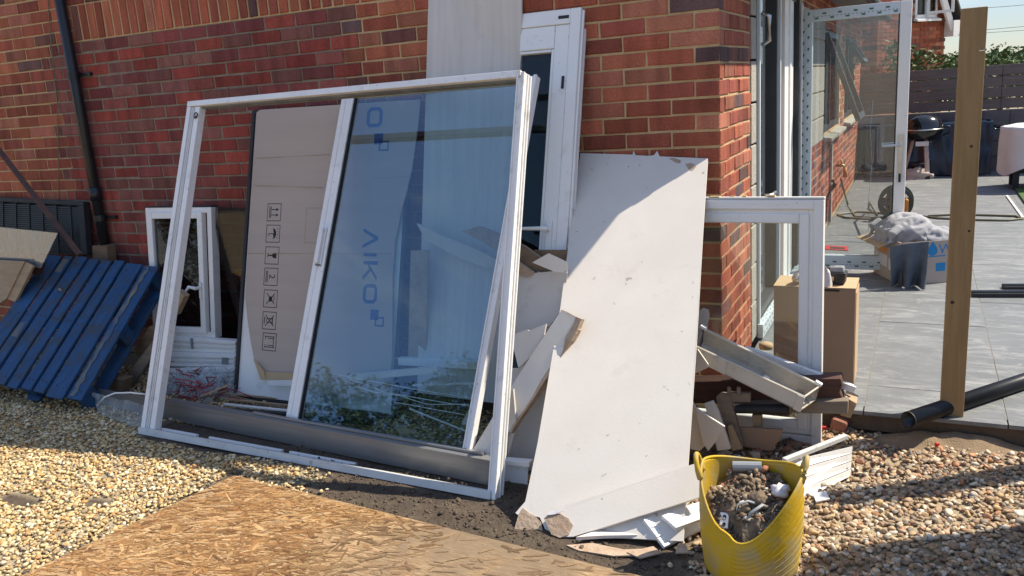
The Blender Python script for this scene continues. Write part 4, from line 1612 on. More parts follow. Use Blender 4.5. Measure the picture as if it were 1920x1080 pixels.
# red netting and plastic wrap in a heap, sticks through it
def heap(name, c, rx, ry, rz, mats, seed, n=26, amp=0.35):
    s = MB()
    def fn(u, v):
        a, b = u * 2 * math.pi, v * math.pi / 2
        d = Vector((math.cos(a) * math.cos(b), math.sin(a) * math.cos(b), math.sin(b)))
        k = 1 + amp * mnoise.noise(d * 2.2 + Vector((seed, 0, 0))) + amp * 0.6 * mnoise.noise(d * 6 + Vector((seed, 3, 0)))
        return Vector((c[0] + d.x * rx * k, c[1] + d.y * ry * k, c[2] + d.z * rz * k))
    s.grid(fn, n, n // 2)
    return s.build(name, mats, smooth=True)
nc = V((-2.969, -0.556, 0))
pw = thing('plastic_wrap', 'crumpled red netting and clear plastic wrap heaped behind the left stile', 'wrapping', nc)
s = MB()
for k in range(38):
    a = V((nc.x + random.gauss(0, 0.15), nc.y + random.gauss(0.02, 0.07), 0.01 + abs(random.gauss(0, 0.045))))
    pts = [a]
    for j in range(5):
        pts.append(pts[-1] + Vector((random.gauss(0, 0.05), random.gauss(0, 0.03), random.gauss(0, 0.025))))
    for q in pts:
        q.z = max(0.006, q.z)
    s.tube(pts, random.uniform(0.002, 0.005), 4)
tag(s.build('red_netting', 'netting', pw, smooth=True), kind='stuff')
for k in range(14):
    cx, cy, cz = nc.x + random.uniform(-0.26, 0.24), nc.y + random.uniform(-0.06, 0.1), random.uniform(0.02, 0.10)
    s = MB()
    ax, ay = random.uniform(0.04, 0.11), random.uniform(0.03, 0.07)
    sdv = random.random() * 50
    def fn(u, v):
        q = Vector(((u - .5) * 2 * ax, (v - .5) * 2 * ay, 0))
        h = 0.05 * mnoise.noise(Vector((u * 4 + sdv, v * 4, sdv))) + 0.02 * mnoise.noise(Vector((u * 11 + sdv, v * 11, 0)))
        return Vector((cx + q.x, cy + q.y + h * 0.8, max(0.008, cz + h + (v - .5) * 0.08)))
    s.grid(fn, 9, 8)
    s.build('clear_film', 'polythene', pw, smooth=True)
for k, (a, b, w, mt) in enumerate((
    ((-2.716, -0.755, 0.1), (-2.463, -0.79, 0.2), 0.02, 'wood_pale'), ((-2.787, -0.719, 0.06), (-2.545, -0.731, 0.14), 0.016, 'wood'),
    ((-2.639, -0.77, 0.01), (-2.69, -0.713, 0.1), 0.014, 'wood_pale'), ((-2.723, -0.594, 0.02), (-2.272, -0.569, 0.02), 0.014, 'wood_pale'),
    ((-2.732, -0.544, 0.02), (-2.202, -0.617, 0.015), 0.016, 'wood'), ((-2.756, -0.542, 0.03), (-2.373, -0.496, 0.02), 0.012, 'wood_pale'))):
    s = MB()
    s.bar(a, b, w, 0.008)
    o = s.build('wood_stick', mt)
    tag(o, ['pale split stick lying highest across the red netting', 'brown stick under the pale one on the netting', 'short curved-looking stick standing in front of the netting',
            'long thin pale lath running right from the netting', 'brown lath lying lowest right of the netting', 'thin pale lath furthest back right of the netting'][k], 'stick')
for k, (a, b, w, h, mt, nm, lb) in enumerate((
    ((-2.697, -0.833, 0.05), (-1.612, -0.686, 0.05), 0.03, 0.035, 'rubber', 'black_trim', 'black foam-covered trim bar lying behind the grey plate'),
    ((-2.637, -0.876, 0.03), (-1.819, -0.769, 0.03), 0.02, 0.022, 'upvc', 'white_trim', 'thin white trim strip lying under the black trim bar'),
    ((-2.657, -0.661, 0.02), (-2.146, -0.63, 0.02), 0.018, 0.012, 'upvc', 'white_trim', 'short white strip lying on the gravel behind the black trim'),
    ((-2.848, -0.832, 0.02), (-2.691, -0.819, 0.02), 0.05, 0.012, 'upvc', 'white_trim', 'small white offcut just left of the black trim bar'))):
    s = MB()
    s.bar(a, b, w, h)
    tag(s.build(nm, mt, bevel=0.003), lb, 'trim')

# ------------------------------------------------------------------ solar panel with its cardboard packing
SP = Quad((-2.725, -0.525, 0.0), (-1.60, -0.525, 0.0), (-1.60, -0.045, 1.625), (-2.725, -0.045, 1.625))
sp = thing('solar_panel', 'black framed panel with white back leaning on the wall inside the big frame', 'panel', (-2.16, -0.5, 0))
s = MB()
ring(SP, s, 0, SP.w, 0, SP.h, 0.022, 0.0, 0.035)
s.build('frame', 'rubber', sp, bevel=0.002)
s = MB()
SP.rect(s, 0.023, SP.w - 0.023, 0.023, SP.h - 0.023, 0.012, 0.03)
s.build('backing', 'upvc', sp)

cb = thing('cardboard_sheet', 'big cardboard sheet with black handling icons and blue lettering over the panel', 'cardboard', (-2.16, -0.53, 0.15))
CY, CK = -0.545, 0.2954
poly = [V(q) for q in [(-2.671, -0.069, 1.61), (-2.647, -0.065, 1.624), (-2.358, -0.065, 1.623), (-2.058, -0.066, 1.621), (-1.774, -0.066, 1.622), (-1.545, -0.066, 1.62), (-1.548, -0.106, 1.488), (-1.571, -0.173, 1.259), (-1.621, -0.237, 1.043), (-1.648, -0.277, 0.907), (-1.65, -0.333, 0.717), (-1.634, -0.397, 0.502), (-1.623, -0.451, 0.32), (-1.632, -0.509, 0.121), (-1.933, -0.523, 0.076), (-2.153, -0.518, 0.092), (-2.213, -0.489, 0.189), (-2.251, -0.49, 0.186), (-2.482, -0.495, 0.17), (-2.532, -0.487, 0.195), (-2.568, -0.474, 0.239), (-2.601, -0.447, 0.331), (-2.635, -0.413, 0.447), (-2.662, -0.378, 0.565), (-2.673, -0.237, 1.042)]]
nrm = Vector((0, -1, CK)).normalized()
s = MB()
s.prism(poly, -nrm * 0.005)
s.build('sheet', 'card', cb)
s = MB()
s.slab([V(q) + nrm * 0.004 for q in [(-2.465, -0.507, 0.179), (-2.254, -0.504, 0.19), (-2.262, -0.515, 0.152), (-2.45, -0.52, 0.136)]], 0.003)
s.slab([V(q) + nrm * 0.006 for q in [(-2.55, -0.492, 0.246), (-2.461, -0.512, 0.181), (-2.449, -0.525, 0.135), (-2.485, -0.525, 0.135)]], 0.003)
s.build('folded_flap', 'card_tan', cb)
s = MB()
s.slab([V(q) + nrm * 0.008 for q in [(-2.426, -0.524, 0.137), (-2.247, -0.519, 0.155), (-2.255, -0.529, 0.12), (-2.431, -0.532, 0.111)]], 0.004)
s.build('torn_white_paper', 'cover', cb)
for a, b in (((-2.652, -0.146, 1.351), (-2.117, -0.144, 1.356)), ((-2.646, -0.191, 1.198), (-2.147, -0.197, 1.179)), ((-2.665, -0.303, 0.818), (-1.663, -0.298, 0.836)), ((-1.813, -0.184, 1.222), (-1.592, -0.181, 1.232))):
    s = MB()
    s.tube([lerp(a, b, t) + nrm * (0.001 + 0.0015 * math.sin(t * 9)) for t in lin(0, 1, 9)], 0.0012, 5)
    s.build('crease', 'card_tan', cb, smooth=True)
c_o = V((-2.601, -0.447, 0.331))
up_ = Vector((0, CK, 1)).normalized()
def cfn(x, y, d):
    return c_o + Vector((1, 0, 0)) * x + up_ * y - nrm * d
def cxy(q):
    q = V(q) - c_o
    return q.x, q.dot(up_)
IC = [(-2.488, -0.235, 1.048), (-2.486, -0.27, 0.93), (-2.483, -0.306, 0.81), (-2.481, -0.34, 0.693), (-2.474, -0.376, 0.573), (-2.472, -0.411, 0.453), (-2.461, -0.445, 0.337)]
IS = 0.098
for k, q in enumerate(IC):
    ox, oy = cxy(q)
    s = MB()
    def pt(p):                     # icon space turned a quarter clockwise
        return (ox + p[1] * IS, oy - p[0] * IS)
    def st(pts, w=0.035, closed=False):
        stroke(s, cfn, [pt(p) for p in pts], w * IS, closed=closed)
    def fl(pts):
        fillp(s, cfn, [pt(p) for p in pts])
    st([(-.5, -.5), (.5, -.5), (.5, .5), (-.5, .5)], 0.04, True)
    if k == 0:
        for x in (-.16, .16):
            st([(x, -.18), (x, .26)], 0.05)
            fl([(x - .1, .16), (x + .1, .16), (x, .34)])
        st([(-.32, -.24), (.32, -.24)], 0.05)
        st([(-.32, -.34), (.32, -.34)], 0.05)
    elif k == 1:
        fl([(-.34, .0), (-.24, .16), (-.08, .24), (.08, .24), (.24, .16), (.34, .0), (.18, .05), (.06, .0), (-.06, .05), (-.18, .0)])
        st([(0, .0), (0, -.28), (.05, -.34), (.11, -.30)], 0.045)
        for x, y in ((-.26, .36), (-.1, .40), (.08, .40), (.26, .36)):
            st([(x, y), (x - .04, y - .07)], 0.035)
    elif k == 2:
        fl([(-.16, .34), (.16, .34), (.15, .1), (.04, .0), (.03, -.26), (.16, -.33), (-.16, -.33), (-.03, -.26), (-.04, .0), (-.15, .1)])
    elif k == 3:
        vs2, fs2 = text_faces('2', 0.62)
        s.add([cfn(*pt((a - .17, b - .12)), -0.0006) for a, b in vs2], fs2)
        st([(-.32, -.26), (.32, -.26)], 0.05)
        st([(-.32, -.36), (.32, -.36)], 0.05)
    elif k == 4:
        fl([(-.12, -.1), (.14, -.14), (.18, .06), (.02, .16), (-.14, .08)])
        st([(-.3, -.28), (.3, .3)], 0.05)
        st([(-.3, .3), (.3, -.28)], 0.05)
        st([(-.2, .2), (-.02, .3), (.2, .2)], 0.04)
    elif k == 5:
        st([(-.14, .2), (.14, .2), (.1, -.2), (-.1, -.2)], 0.04, True)
        st([(-.18, .25), (.18, .25)], 0.04)
        st([(-.3, -.28), (.3, .32)], 0.05)
        st([(-.3, .32), (.3, -.28)], 0.05)
        fl([(-.2, -.34), (.2, -.34), (.2, -.40), (-.2, -.40)])
    else:
        st([(-.3, -.3), (-.3, .3), (.3, .3), (.3, -.3)], 0.045)
        st([(-.34, .34), (-.2, .3), (-.2, -.1)], 0.04)
        st([(.34, .34), (.2, .3), (.2, -.1)], 0.04)
        st([(-.34, -.34), (-.16, -.3)], 0.04)
        st([(.34, -.34), (.16, -.3)], 0.04)
    s.build('printed_icon', 'ink', cb)
# dashed label outline
s = MB()
x0, y0 = cxy((-2.253, -0.284, 0.884))
x1, y1 = cxy((-2.138, -0.229, 1.071))
for i in range(12):
    t = i / 12
    stroke(s, cfn, [(x0, y0 + (y1 - y0) * t), (x0, y0 + (y1 - y0) * (t + .05))], 0.0016)
    stroke(s, cfn, [(x0 + (x1 - x0) * t, y1), (x0 + (x1 - x0) * (t + .05), y1)], 0.0016)
    stroke(s, cfn, [(x0 + (x1 - x0) * t, y0), (x0 + (x1 - x0) * (t + .05), y0)], 0.0016)
s.build('dashed_outline', 'ink', cb)
# lettering AIKO turned a quarter clockwise, with its two-square mark
def letter(mb, ch, ox, oy, H, Wd):
    """strokes of one letter; reading direction runs down, letter tops point right"""
    def pt(a, b):
        return (ox + b * H, oy - a * Wd)
    w = H * 0.22
    if ch == 'A':
        fillp(mb, cfn, [pt(0, 0), pt(.17, 0), pt(.5, .72), pt(.5, 1), pt(.42, 1)])
        fillp(mb, cfn, [pt(1, 0), pt(.83, 0), pt(.5, .72), pt(.5, 1), pt(.58, 1)])
    elif ch == 'I':
        fillp(mb, cfn, [pt(.0, 0), pt(1, 0), pt(1, 1), pt(0, 1)])
    elif ch == 'K':
        fillp(mb, cfn, [pt(0, 0), pt(.18, 0), pt(.18, 1), pt(0, 1)])
        fillp(mb, cfn, [pt(.18, .42), pt(.78, 1), pt(1, 1), pt(.36, .40), pt(.18, .30)])
        fillp(mb, cfn, [pt(.30, .52), pt(.44, .62), pt(1, 0), pt(.76, 0)])
    elif ch == 'O':
        o = [(.2, 0), (.8, 0), (1, .2), (1, .8), (.8, 1), (.2, 1), (0, .8), (0, .2)]
        i = [(.27, .2), (.73, .2), (.82, .29), (.82, .71), (.73, .8), (.27, .8), (.18, .71), (.18, .29)]
        for k in range(8):
            j = (k + 1) % 8
            fillp(mb, cfn, [pt(*o[k]), pt(*o[j]), pt(*i[j]), pt(*i[k])])
def mark(mb, ox, oy, S):
    fillp(mb, cfn, [(ox, oy), (ox + S * .62, oy), (ox + S * .62, oy - S * .66), (ox, oy - S * .66)])
    a = [(ox + S * .42, oy - S * .5), (ox + S, oy - S * .5), (ox + S, oy - S), (ox + S * .42, oy - S)]
    stroke(mb, cfn, a, S * .1, closed=True)
CKL = (-.545, .2954)
for ch, q0, q1 in (('A', (-1.855, -0.26, 0.965), (-1.757, -0.291, 0.862)), ('I', (-1.845, -0.298, 0.838), (-1.761, -0.303, 0.82)),
                   ('K', (-1.842, -0.31, 0.796), (-1.751, -0.34, 0.695)), ('O', (-1.833, -0.345, 0.678), (-1.742, -0.374, 0.578)),
                   ('O', (-1.88, -0.074, 1.595), (-1.778, -0.105, 1.49))):
    xa, ya = cxy(q0)
    xb, yb = cxy(q1)
    s = MB()
    letter(s, ch, xa, ya, xb - xa, ya - yb)
    s.build('printed_letter', 'ink_blue', cb)
for q0, q1 in (((-1.777, -0.383, 0.549), (-1.695, -0.407, 0.466)), ((-1.824, -0.114, 1.458), (-1.728, -0.14, 1.372))):
    xa, ya = cxy(q0)
    xb, yb = cxy(q1)
    s = MB()
    mark(s, xa, ya, (xb - xa + ya - yb) / 2)
    s.build('printed_mark', 'ink_blue', cb)

# ------------------------------------------------------------------ tall white board behind the glass, and strips in front of it
s = MB()
s.slab([(-1.451, -0.016, 2.264), (-0.937, -0.016, 2.201), (-0.955, -0.055, 1.70), (-0.985, -0.45, 0.12), (-1.49, -0.45, 0.13), (-1.475, -0.075, 1.75)], 0.012)
tag(s.build('tall_board', 'board_streaked'), 'tall pale grey board leaning on the wall behind the glass, rising above the frame', 'board')
s = MB()
s.slab([(-1.476, -0.4, 0.878), (-1.371, -0.4, 0.88), (-1.449, -0.4, 0.306), (-1.559, -0.4, 0.297)], 0.01)
tag(s.build('chipboard_strip', 'torn'), 'narrow brown chipboard strip standing left of the tall grey board behind glass', 'board')
for k, (a, b, nm, lb) in enumerate((
    ([(782,420),(803,428),(830,444),(880,462),(926,490),(930,512),(905,500),(850,478),(800,452)], [], 'plaster_strip', 'long torn plasterboard strip slanting behind the glass of the big frame'),
    ([(868,434),(895,424),(935,440),(980,462),(1012,484),(1010,496),(975,480),(930,468),(900,450)], [], 'plaster_strip', 'upper torn plasterboard strip running past the right stile'),
)):
    pass
s = MB()
s.slab([(-1.445, -0.37, 1.012), (-1.378, -0.37, 0.988), (-1.298, -0.37, 0.946), (-1.151, -0.37, 0.9), (-0.98, -0.37, 0.824), (-0.991, -0.37, 0.76), (-1.085, -0.37, 0.799), (-1.246, -0.37, 0.855), (-1.4, -0.37, 0.928)], 0.012)
tag(s.build('plaster_strip', 'plaster_grey'), 'long torn plasterboard strip slanting behind the glass of the big frame', 'board')
s = MB()
s.slab([(-1.14, -0.45, 0.989), (-1.044, -0.45, 1.015), (-0.928, -0.45, 0.976), (-0.808, -0.45, 0.922), (-0.722, -0.45, 0.863), (-0.74, -0.45, 0.827), (-0.839, -0.45, 0.87), (-0.963, -0.45, 0.898), (-1.05, -0.45, 0.948)], 0.012)
tag(s.build('plaster_strip', 'torn'), 'upper torn brown board strip running past the right stile', 'board')
s = MB()
s.slab([(-0.85, -0.5, 0.948), (-0.771, -0.5, 0.912), (-0.657, -0.5, 0.828), (-0.672, -0.5, 0.805), (-0.859, -0.5, 0.84)], 0.02)
tag(s.build('brown_offcut', 'wood'), 'brown broken board under the glazed door beside the right stile', 'board')
s = MB()
s.slab([(-0.831, -0.55, 0.884), (-0.728, -0.55, 0.82), (-0.757, -0.55, 0.799), (-0.842, -0.55, 0.816)], 0.02)
tag(s.build('brown_offcut', 'torn'), 'small torn brown piece wedged against the right stile', 'board')
s = MB()
s.slab([(-0.782, -0.42, 0.896), (-0.604, -0.42, 0.9), (-0.607, -0.42, 0.844), (-0.752, -0.42, 0.856)], 0.02)
tag(s.build('brown_offcut', 'wood'), 'brown board edge showing across the foot of the glazed door', 'board')
s = MB()
s.slab([(-0.705, -0.604, 0.881), (-0.628, -0.596, 0.922), (-0.536, -0.603, 0.885), (-0.54, -0.612, 0.84), (-0.601, -0.611, 0.845)], 0.012)
tag(s.build('plaster_offcut', 'plaster'), 'small pointed plasterboard offcut lying at the foot of the glazed door', 'board')

# ------------------------------------------------------------------ glazed white door leaning at the wall
gd = thing('glazed_door', 'tall white glazed door with lever handle leaning behind the plasterboard', 'door', (-0.78, -0.7, 0.05))
kx = 0.35 / 1.106
GD = Quad((-0.985, -0.016 - 1.93 * kx, 0.06), (-0.64, -0.016 - 1.93 * kx, 0.06), (-0.64, -0.016, 1.992), (-0.985, -0.016, 1.992))
s = MB()
GD.rect(s, GD.w - 0.054, GD.w, 0, GD.h, 0.0, 0.07)
GD.rect(s, 0.03, GD.w - 0.054, GD.h - 0.072, GD.h, 0.0, 0.07)
s.build('outer_frame', 'upvc', gd, bevel=0.004)
s = MB()
GD.rect(s, GD.w - 0.130, GD.w - 0.055, 0.02, GD.h - 0.073, 0.006, 0.06)
GD.rect(s, 0.03, GD.w - 0.131, GD.h - 0.185, GD.h - 0.073, 0.006, 0.06)
s.build('sash', 'upvc', gd, bevel=0.005)
s = MB()
GD.rect(s, GD.w - 0.146, GD.w - 0.131, 0.02, GD.h - 0.186, 0.012, 0.05)
GD.rect(s, 0.03, GD.w - 0.146, GD.h - 0.20, GD.h - 0.186, 0.012, 0.05)
s.build('glazing_bead', 'upvc', gd, bevel=0.004)
s = MB()
GD.rect(s, 0.03, GD.w - 0.144, 0.05, GD.h - 0.195, 0.03, 0.036)
s.build('glass', 'glass_dark', gd)
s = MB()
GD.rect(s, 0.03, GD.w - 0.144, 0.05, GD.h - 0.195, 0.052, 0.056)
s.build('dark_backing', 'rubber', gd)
s = MB()
yh = 0.955
GD.rect(s, GD.w - 0.106, GD.w - 0.078, yh - 0.17, yh + 0.055, -0.008, 0.006)
s.tube([GD.pm(GD.w - 0.092, yh + 0.01, 0.0), GD.pm(GD.w - 0.092, yh + 0.01, -0.045), GD.pm(GD.w - 0.108, yh + 0.01, -0.052), GD.pm(GD.w - 0.222, yh + 0.008, -0.05)], [0.010, 0.010, 0.010, 0.0085], 8)
s.build('handle', 'upvc', gd, bevel=0.002)
s = MB()
GD.rect(s, GD.w - 0.097, GD.w - 0.087, yh - 0.12, yh - 0.09, -0.0095, -0.008)
GD.rect(s, GD.w - 0.078, GD.w - 0.066, 1.64, 1.70, -0.001, 0.004)
GD.rect(s, GD.w - 0.115, GD.w - 0.06, GD.h - 0.048, GD.h - 0.032, -0.001, 0.004)
s.build('lock_slots', 'rubber', gd)
s = MB()
GD.rect(s, GD.w + 0.0005, GD.w + 0.012, 0.0, GD.h - 0.01, 0.012, 0.025)
GD.rect(s, GD.w + 0.0005, GD.w + 0.012, 0.0, GD.h - 0.01, 0.045, 0.058)
s.build('edge_rail', 'upvc', gd, bevel=0.002)

# ------------------------------------------------------------------ sliding sash with tinted glass, and the big outer frame
FRQ = Quad((-2.84, -1.088, 0.0), (-0.684, -1.146, 0.0), (-0.684, -0.594, 1.712), (-2.84, -0.412, 1.697))
sq_bl, sq_br, sq_tl = V((-2, -0.917, 0.046)), V((-0.885, -1.017, 0.056)), V((-1.985, -0.142, 1.68))
SQ = Quad(sq_bl, sq_br, sq_br + sq_tl - sq_bl + (sq_br - sq_bl).normalized() * 0.085, sq_tl)
sl = thing('sliding_sash', 'white sliding sash with blue-tinted glass leaning inside the big frame', 'window', SQ.c[0])
s = MB()
SQ.rect(s, 0, 0.088, 0, SQ.h, 0.0, 0.035)
s.build('left_stile', 'alu', sl, bevel=0.003)
s = MB()
SQ.rect(s, 0.030, 0.036, 0.002, SQ.h, -0.004, 0.0)
SQ.rect(s, 0.070, 0.088, 0.002, SQ.h - 0.002, -0.006, 0.0)
s.build('stile_rib', 'alu', sl, bevel=0.001)
s = MB()
SQ.rect(s, SQ.w - 0.036, SQ.w, 0, SQ.h, 0.0, 0.035)
SQ.rect(s, SQ.w - 0.012, SQ.w + 0.004, 0, SQ.h, -0.012, 0.0)
SQ.rect(s, SQ.w - 0.040, SQ.w - 0.032, 0, SQ.h, -0.006, 0.0)
s.build('right_stile', 'alu', sl, bevel=0.002)
s = MB()
SQ.rect(s, 0.089, SQ.w - 0.037, 0, 0.06, 0.0, 0.034)
s.build('bottom_rail', 'alu', sl, bevel=0.002)
s = MB()
SQ.rect(s, 0.089, SQ.w - 0.037, SQ.h - 0.03, SQ.h, 0.0, 0.034)
s.build('top_rail', 'alu', sl, bevel=0.002)
s = MB()
SQ.rect(s, 0.086, 0.095, 0.06, SQ.h - 0.03, 0.002, 0.02)
s.build('gasket', 'rubber', sl)
s = MB()
SQ.rect(s, 0.090, SQ.w - 0.030, 0.05, SQ.h - 0.02, 0.014, 0.018)
s.build('glass', 'glass', sl)
s = MB()
hy0, hy1 = SQ.h * 0.475, SQ.h * 0.585
SQ.rect(s, 0.030, 0.066, hy0, hy1, -0.012, 0.0)
SQ.rect(s, 0.036, 0.060, hy0 + 0.008, hy1 - 0.008, -0.030, -0.012)
s.build('handle', 'alu', sl, bevel=0.003)
s = MB()
SQ.rect(s, 0.032, 0.064, hy0 - 0.004, hy0 + 0.004, -0.014, 0.0)
s.build('handle_latch', 'alu_dark', sl)

bf = thing('big_sliding_frame', 'large white aluminium patio door frame leaning in front of the stack', 'door frame', (-1.76, -1.12, 0))
W_, H_ = FRQ.w, FRQ.h
s = MB()
FRQ.rect(s, 0.0, 0.030, 0.0, H_ - 0.031, 0.0, 0.05)
FRQ.rect(s, 0.030, 0.100, 0.0, H_ - 0.031, 0.018, 0.05)
s.build('left_stile', 'alu', bf, bevel=0.002)
for x0, x1 in ((0.038, 0.043), (0.051, 0.056), (0.066, 0.102)):
    s = MB()
    FRQ.rect(s, x0, x1, 0.032, H_ - 0.034, 0.004, 0.018)
    s.build('track_rib', 'alu', bf, bevel=0.001)
s = MB()
FRQ.rect(s, 0.030, 0.066, 0.032, H_ - 0.034, 0.0168, 0.0178)
s.build('track_groove', 'alu_dark', bf)
s = MB()
FRQ.rect(s, W_ - 0.042, W_ - 0.018, 0.0, H_ - 0.031, 0.0, 0.05)
FRQ.rect(s, W_ - 0.018, W_, -0.004, H_ - 0.012, -0.006, 0.05)
s.build('right_stile', 'alu', bf, bevel=0.002)
for x0, x1, d0 in ((W_ - 0.010, W_ + 0.003, -0.014), (W_ - 0.038, W_ - 0.032, -0.005), (W_ + 0.0005, W_ + 0.007, 0.02), (W_ + 0.0005, W_ + 0.008, 0.042)):
    s = MB()
    FRQ.rect(s, x0, x1, 0.002, H_ - 0.014, d0, d0 + 0.010)
    s.build('edge_rib', 'alu', bf, bevel=0.0015)
s = MB()
FRQ.rect(s, 0.0, W_ - 0.023, H_ - 0.030, H_, -0.002, 0.06)
s.build('top_rail', 'alu', bf, bevel=0.002)
s = MB()
FRQ.rect(s, 0.03, W_ - 0.05, H_ - 0.038, H_ - 0.0305, 0.02, 0.03)
FRQ.rect(s, 0.03, W_ - 0.05, H_ - 0.038, H_ - 0.0305, 0.05, 0.06)
s.build('top_track', 'alu_dark', bf)
s = MB()
FRQ.rect(s, -0.004, W_ - 0.023, -0.004, 0.032, -0.010, 0.022)
FRQ.rect(s, 0.0, W_ - 0.023, 0.0, 0.012, 0.022, 0.075)
s.build('bottom_rail', 'alu_dirty', bf, bevel=0.002)
for a, b in ((0.11, 0.37), (0.46, 0.95), (1.0, 1.40)):
    s = MB()
    FRQ.rect(s, a, b, 0.013, 0.040, 0.040, 0.062)
    s.build('track_cover', 'alu', bf, bevel=0.003)
s = MB()
FRQ.rect(s, 0.105, W_ - 0.05, 0.0125, 0.022, 0.066, 0.073)
s.build('bottom_track', 'alu_dirty', bf)
s = MB()
FRQ.rect(s, 0.080, 0.090, H_ - 0.10, H_ - 0.085, 0.0, 0.006)
s.tube([FRQ.pm(0.084 + 0.014 * math.cos(a), H_ - 0.085 + 0.016 * math.sin(a), 0.0) for a in lin(0, 6.2, 12)], 0.003, 5, closed=True)
s.build('hook', 'rust', bf)
# soil lying in the bottom track
r = np.random.default_rng(8)
n = 520
uu = r.beta(2.2, 1.8, n) * 1.15 + 0.92
vv = r.normal(0.052, 0.012, n)
P = np.array([(FRQ.pm(a, 0.012 + abs(r.normal(0, 0.009)), d)).to_tuple() for a, d in zip(uu, vv)])
o = pebbles('track_soil', P, r.uniform(0.003, 0.009, n), np.array([(0.05, 0.037, 0.027)]) * r.uniform(0.6, 1.5, (n, 1)), 1, 31, 'stone', flat=(0.6, 1.0))
tag(o, 'dark soil lying in the bottom track of the big frame', 'soil', kind='stuff')

# grey plate standing on edge along the foot of the frame
pl = thing('grey_plate', 'long grey metal plate on edge along the foot of the big frame', 'plate', (-2.0, -0.95, 0))
a0, a1 = V((-3.46, -0.845, 0.0)), V((-0.745, -1.045, 0.0))
PLQ = Quad(a0, a1, (-0.748, -1.045, 0.118), (-3.448, -0.845, 0.101))
s = MB()
PLQ.rect(s, 0, PLQ.w, 0, PLQ.h, 0.0, 0.006)
s.build('web', 'mill', pl)
s = MB()
PLQ.rect(s, 0.6, PLQ.w, PLQ.h - 0.006, PLQ.h, 0.0065, 0.05)
s.build('top_lip', 'mill', pl)
s = MB()
PLQ.rect(s, 1.25, PLQ.w - 0.06, PLQ.h + 0.001, PLQ.h + 0.012, 0.03, 0.048)
s.build('ledge', 'mill', pl, bevel=0.002)

s = MB()
s.slab([(-0.725, -0.98, 0.082), (-0.609, -0.98, 0.087), (-0.625, -0.98, -0.066), (-0.743, -0.98, -0.081)], 0.006)
s.slab([(-0.714, -1, 0.103), (-0.593, -1, 0.11), (-0.595, -1, 0.091), (-0.715, -1, 0.086)], 0.04)
tag(s.build('grey_channel', 'alu'), 'short grey metal channel between the right stile and the plasterboard', 'channel')

# polythene and white strap at the left end of the plate
s = MB()
def fn(u, v):
    base = lerp(lerp((-3.383, -0.9, 0.118), (-2.892, -0.95, 0.111), u), lerp((-3.33, -0.93, 0.004), (-2.803, -1.042, 0.004), u), v)
    k = mnoise.noise(Vector((u * 5, v * 4, 2))) * 0.02
    return base + Vector((0, -0.03 + k, 0))
s.grid(fn, 16, 8)
tag(s.build('clear_bag', 'polythene', smooth=True), 'clear polythene film draped over the left end of the grey plate', 'film')
s = MB()
s.tube([(-3.365, -0.93, 0.039), (-3.259, -0.95, 0.107), (-3.149, -0.96, 0.147), (-3.021, -0.96, 0.163), (-2.921, -0.95, 0.16)], 0.005, 6)
tag(s.build('white_strap', 'upvc', smooth=True), 'thin white strap looping over the clear film by the pallet', 'strap')

# scraps seen through the tinted glass
for k, (a, b, w, h, mt, nm, lb) in enumerate((
    ((-1.84, -0.55, 0.216), (-1.282, -0.55, 0.312), 0.03, 0.03, 'plaster', 'white_batten', 'pale batten lying across behind the tinted glass'),
    ((-1.7, -0.42, 0.283), (-1.101, -0.42, 0.307), 0.03, 0.04, 'upvc', 'white_trim', 'white trim length high behind the tinted glass'),
    ((-1.474, -0.5, 0.192), (-1.08, -0.5, 0.241), 0.012, 0.008, 'upvc', 'white_trim', 'thin white strip behind the tinted glass near its right edge'),
    ((-1.359, -0.72, 0.16), (-1.01, -0.8, 0.12), 0.008, 0.005, 'upvc', 'white_trim', 'thin white rod slanting low behind the tinted glass'))):
    s = MB()
    s.bar(a, b, w, h)
    tag(s.build(nm, mt), lb, 'trim')
for k, (pts, lb) in enumerate((
    ([(-1.875, -0.62, 0.255), (-1.634, -0.62, 0.239), (-1.379, -0.62, 0.221), (-1.048, -0.62, 0.205)], 'uppermost clear curved strip behind the tinted glass'),
    ([(-1.753, -0.66, 0.251), (-1.639, -0.66, 0.233), (-1.545, -0.66, 0.205), (-1.388, -0.66, 0.196), (-1.175, -0.66, 0.185), (-1.043, -0.66, 0.183)], 'middle wavy clear strip behind the tinted glass'),
    ([(-1.692, -0.7, 0.237), (-1.564, -0.7, 0.215), (-1.422, -0.7, 0.213), (-1.272, -0.7, 0.184), (-1.034, -0.7, 0.21)], 'lower wavy clear strip behind the tinted glass'),
    ([(-1.429, -0.74, 0.194), (-1.247, -0.74, 0.183), (-1.038, -0.74, 0.172)], 'lowest clear strip behind the tinted glass'))):
    s = MB()
    s.tube(pts, 0.0024, 5)
    tag(s.build('clear_strip', 'upvc', smooth=True), lb, 'strip')
s = MB()
s.slab([(-1.378, -0.829, 0.1), (-1.368, -0.793, 0.1), (-1.233, -0.845, 0.1), (-1.307, -0.887, 0.1)], 0.006)
tag(s.build('card_scrap', 'card_tan'), 'tan cardboard triangle lying low behind the tinted glass', 'cardboard')
s = MB()
s.slab([(-1.005, -0.83, 0.175), (-0.947, -0.83, 0.264), (-0.924, -0.83, 0.246), (-0.978, -0.83, 0.157)], 0.01)
tag(s.build('plaster_offcut', 'plaster'), 'small pale offcut tilted behind the lower right of the tinted glass', 'board')
s = MB()
s.slab([(-1.163, -0.5, 0.323), (-1.13, -0.5, 0.347), (-1.062, -0.5, 0.348), (-1.07, -0.5, 0.325)], 0.02)
tag(s.build('plaster_offcut', 'plaster'), 'tiny pale offcut on the ledge behind the glass at right', 'board')
cb2 = heap('clear_bundle', (-2.03, -0.569, 0), 0.10, 0.07, 0.12, 'polythene', 5, 18, 0.5)
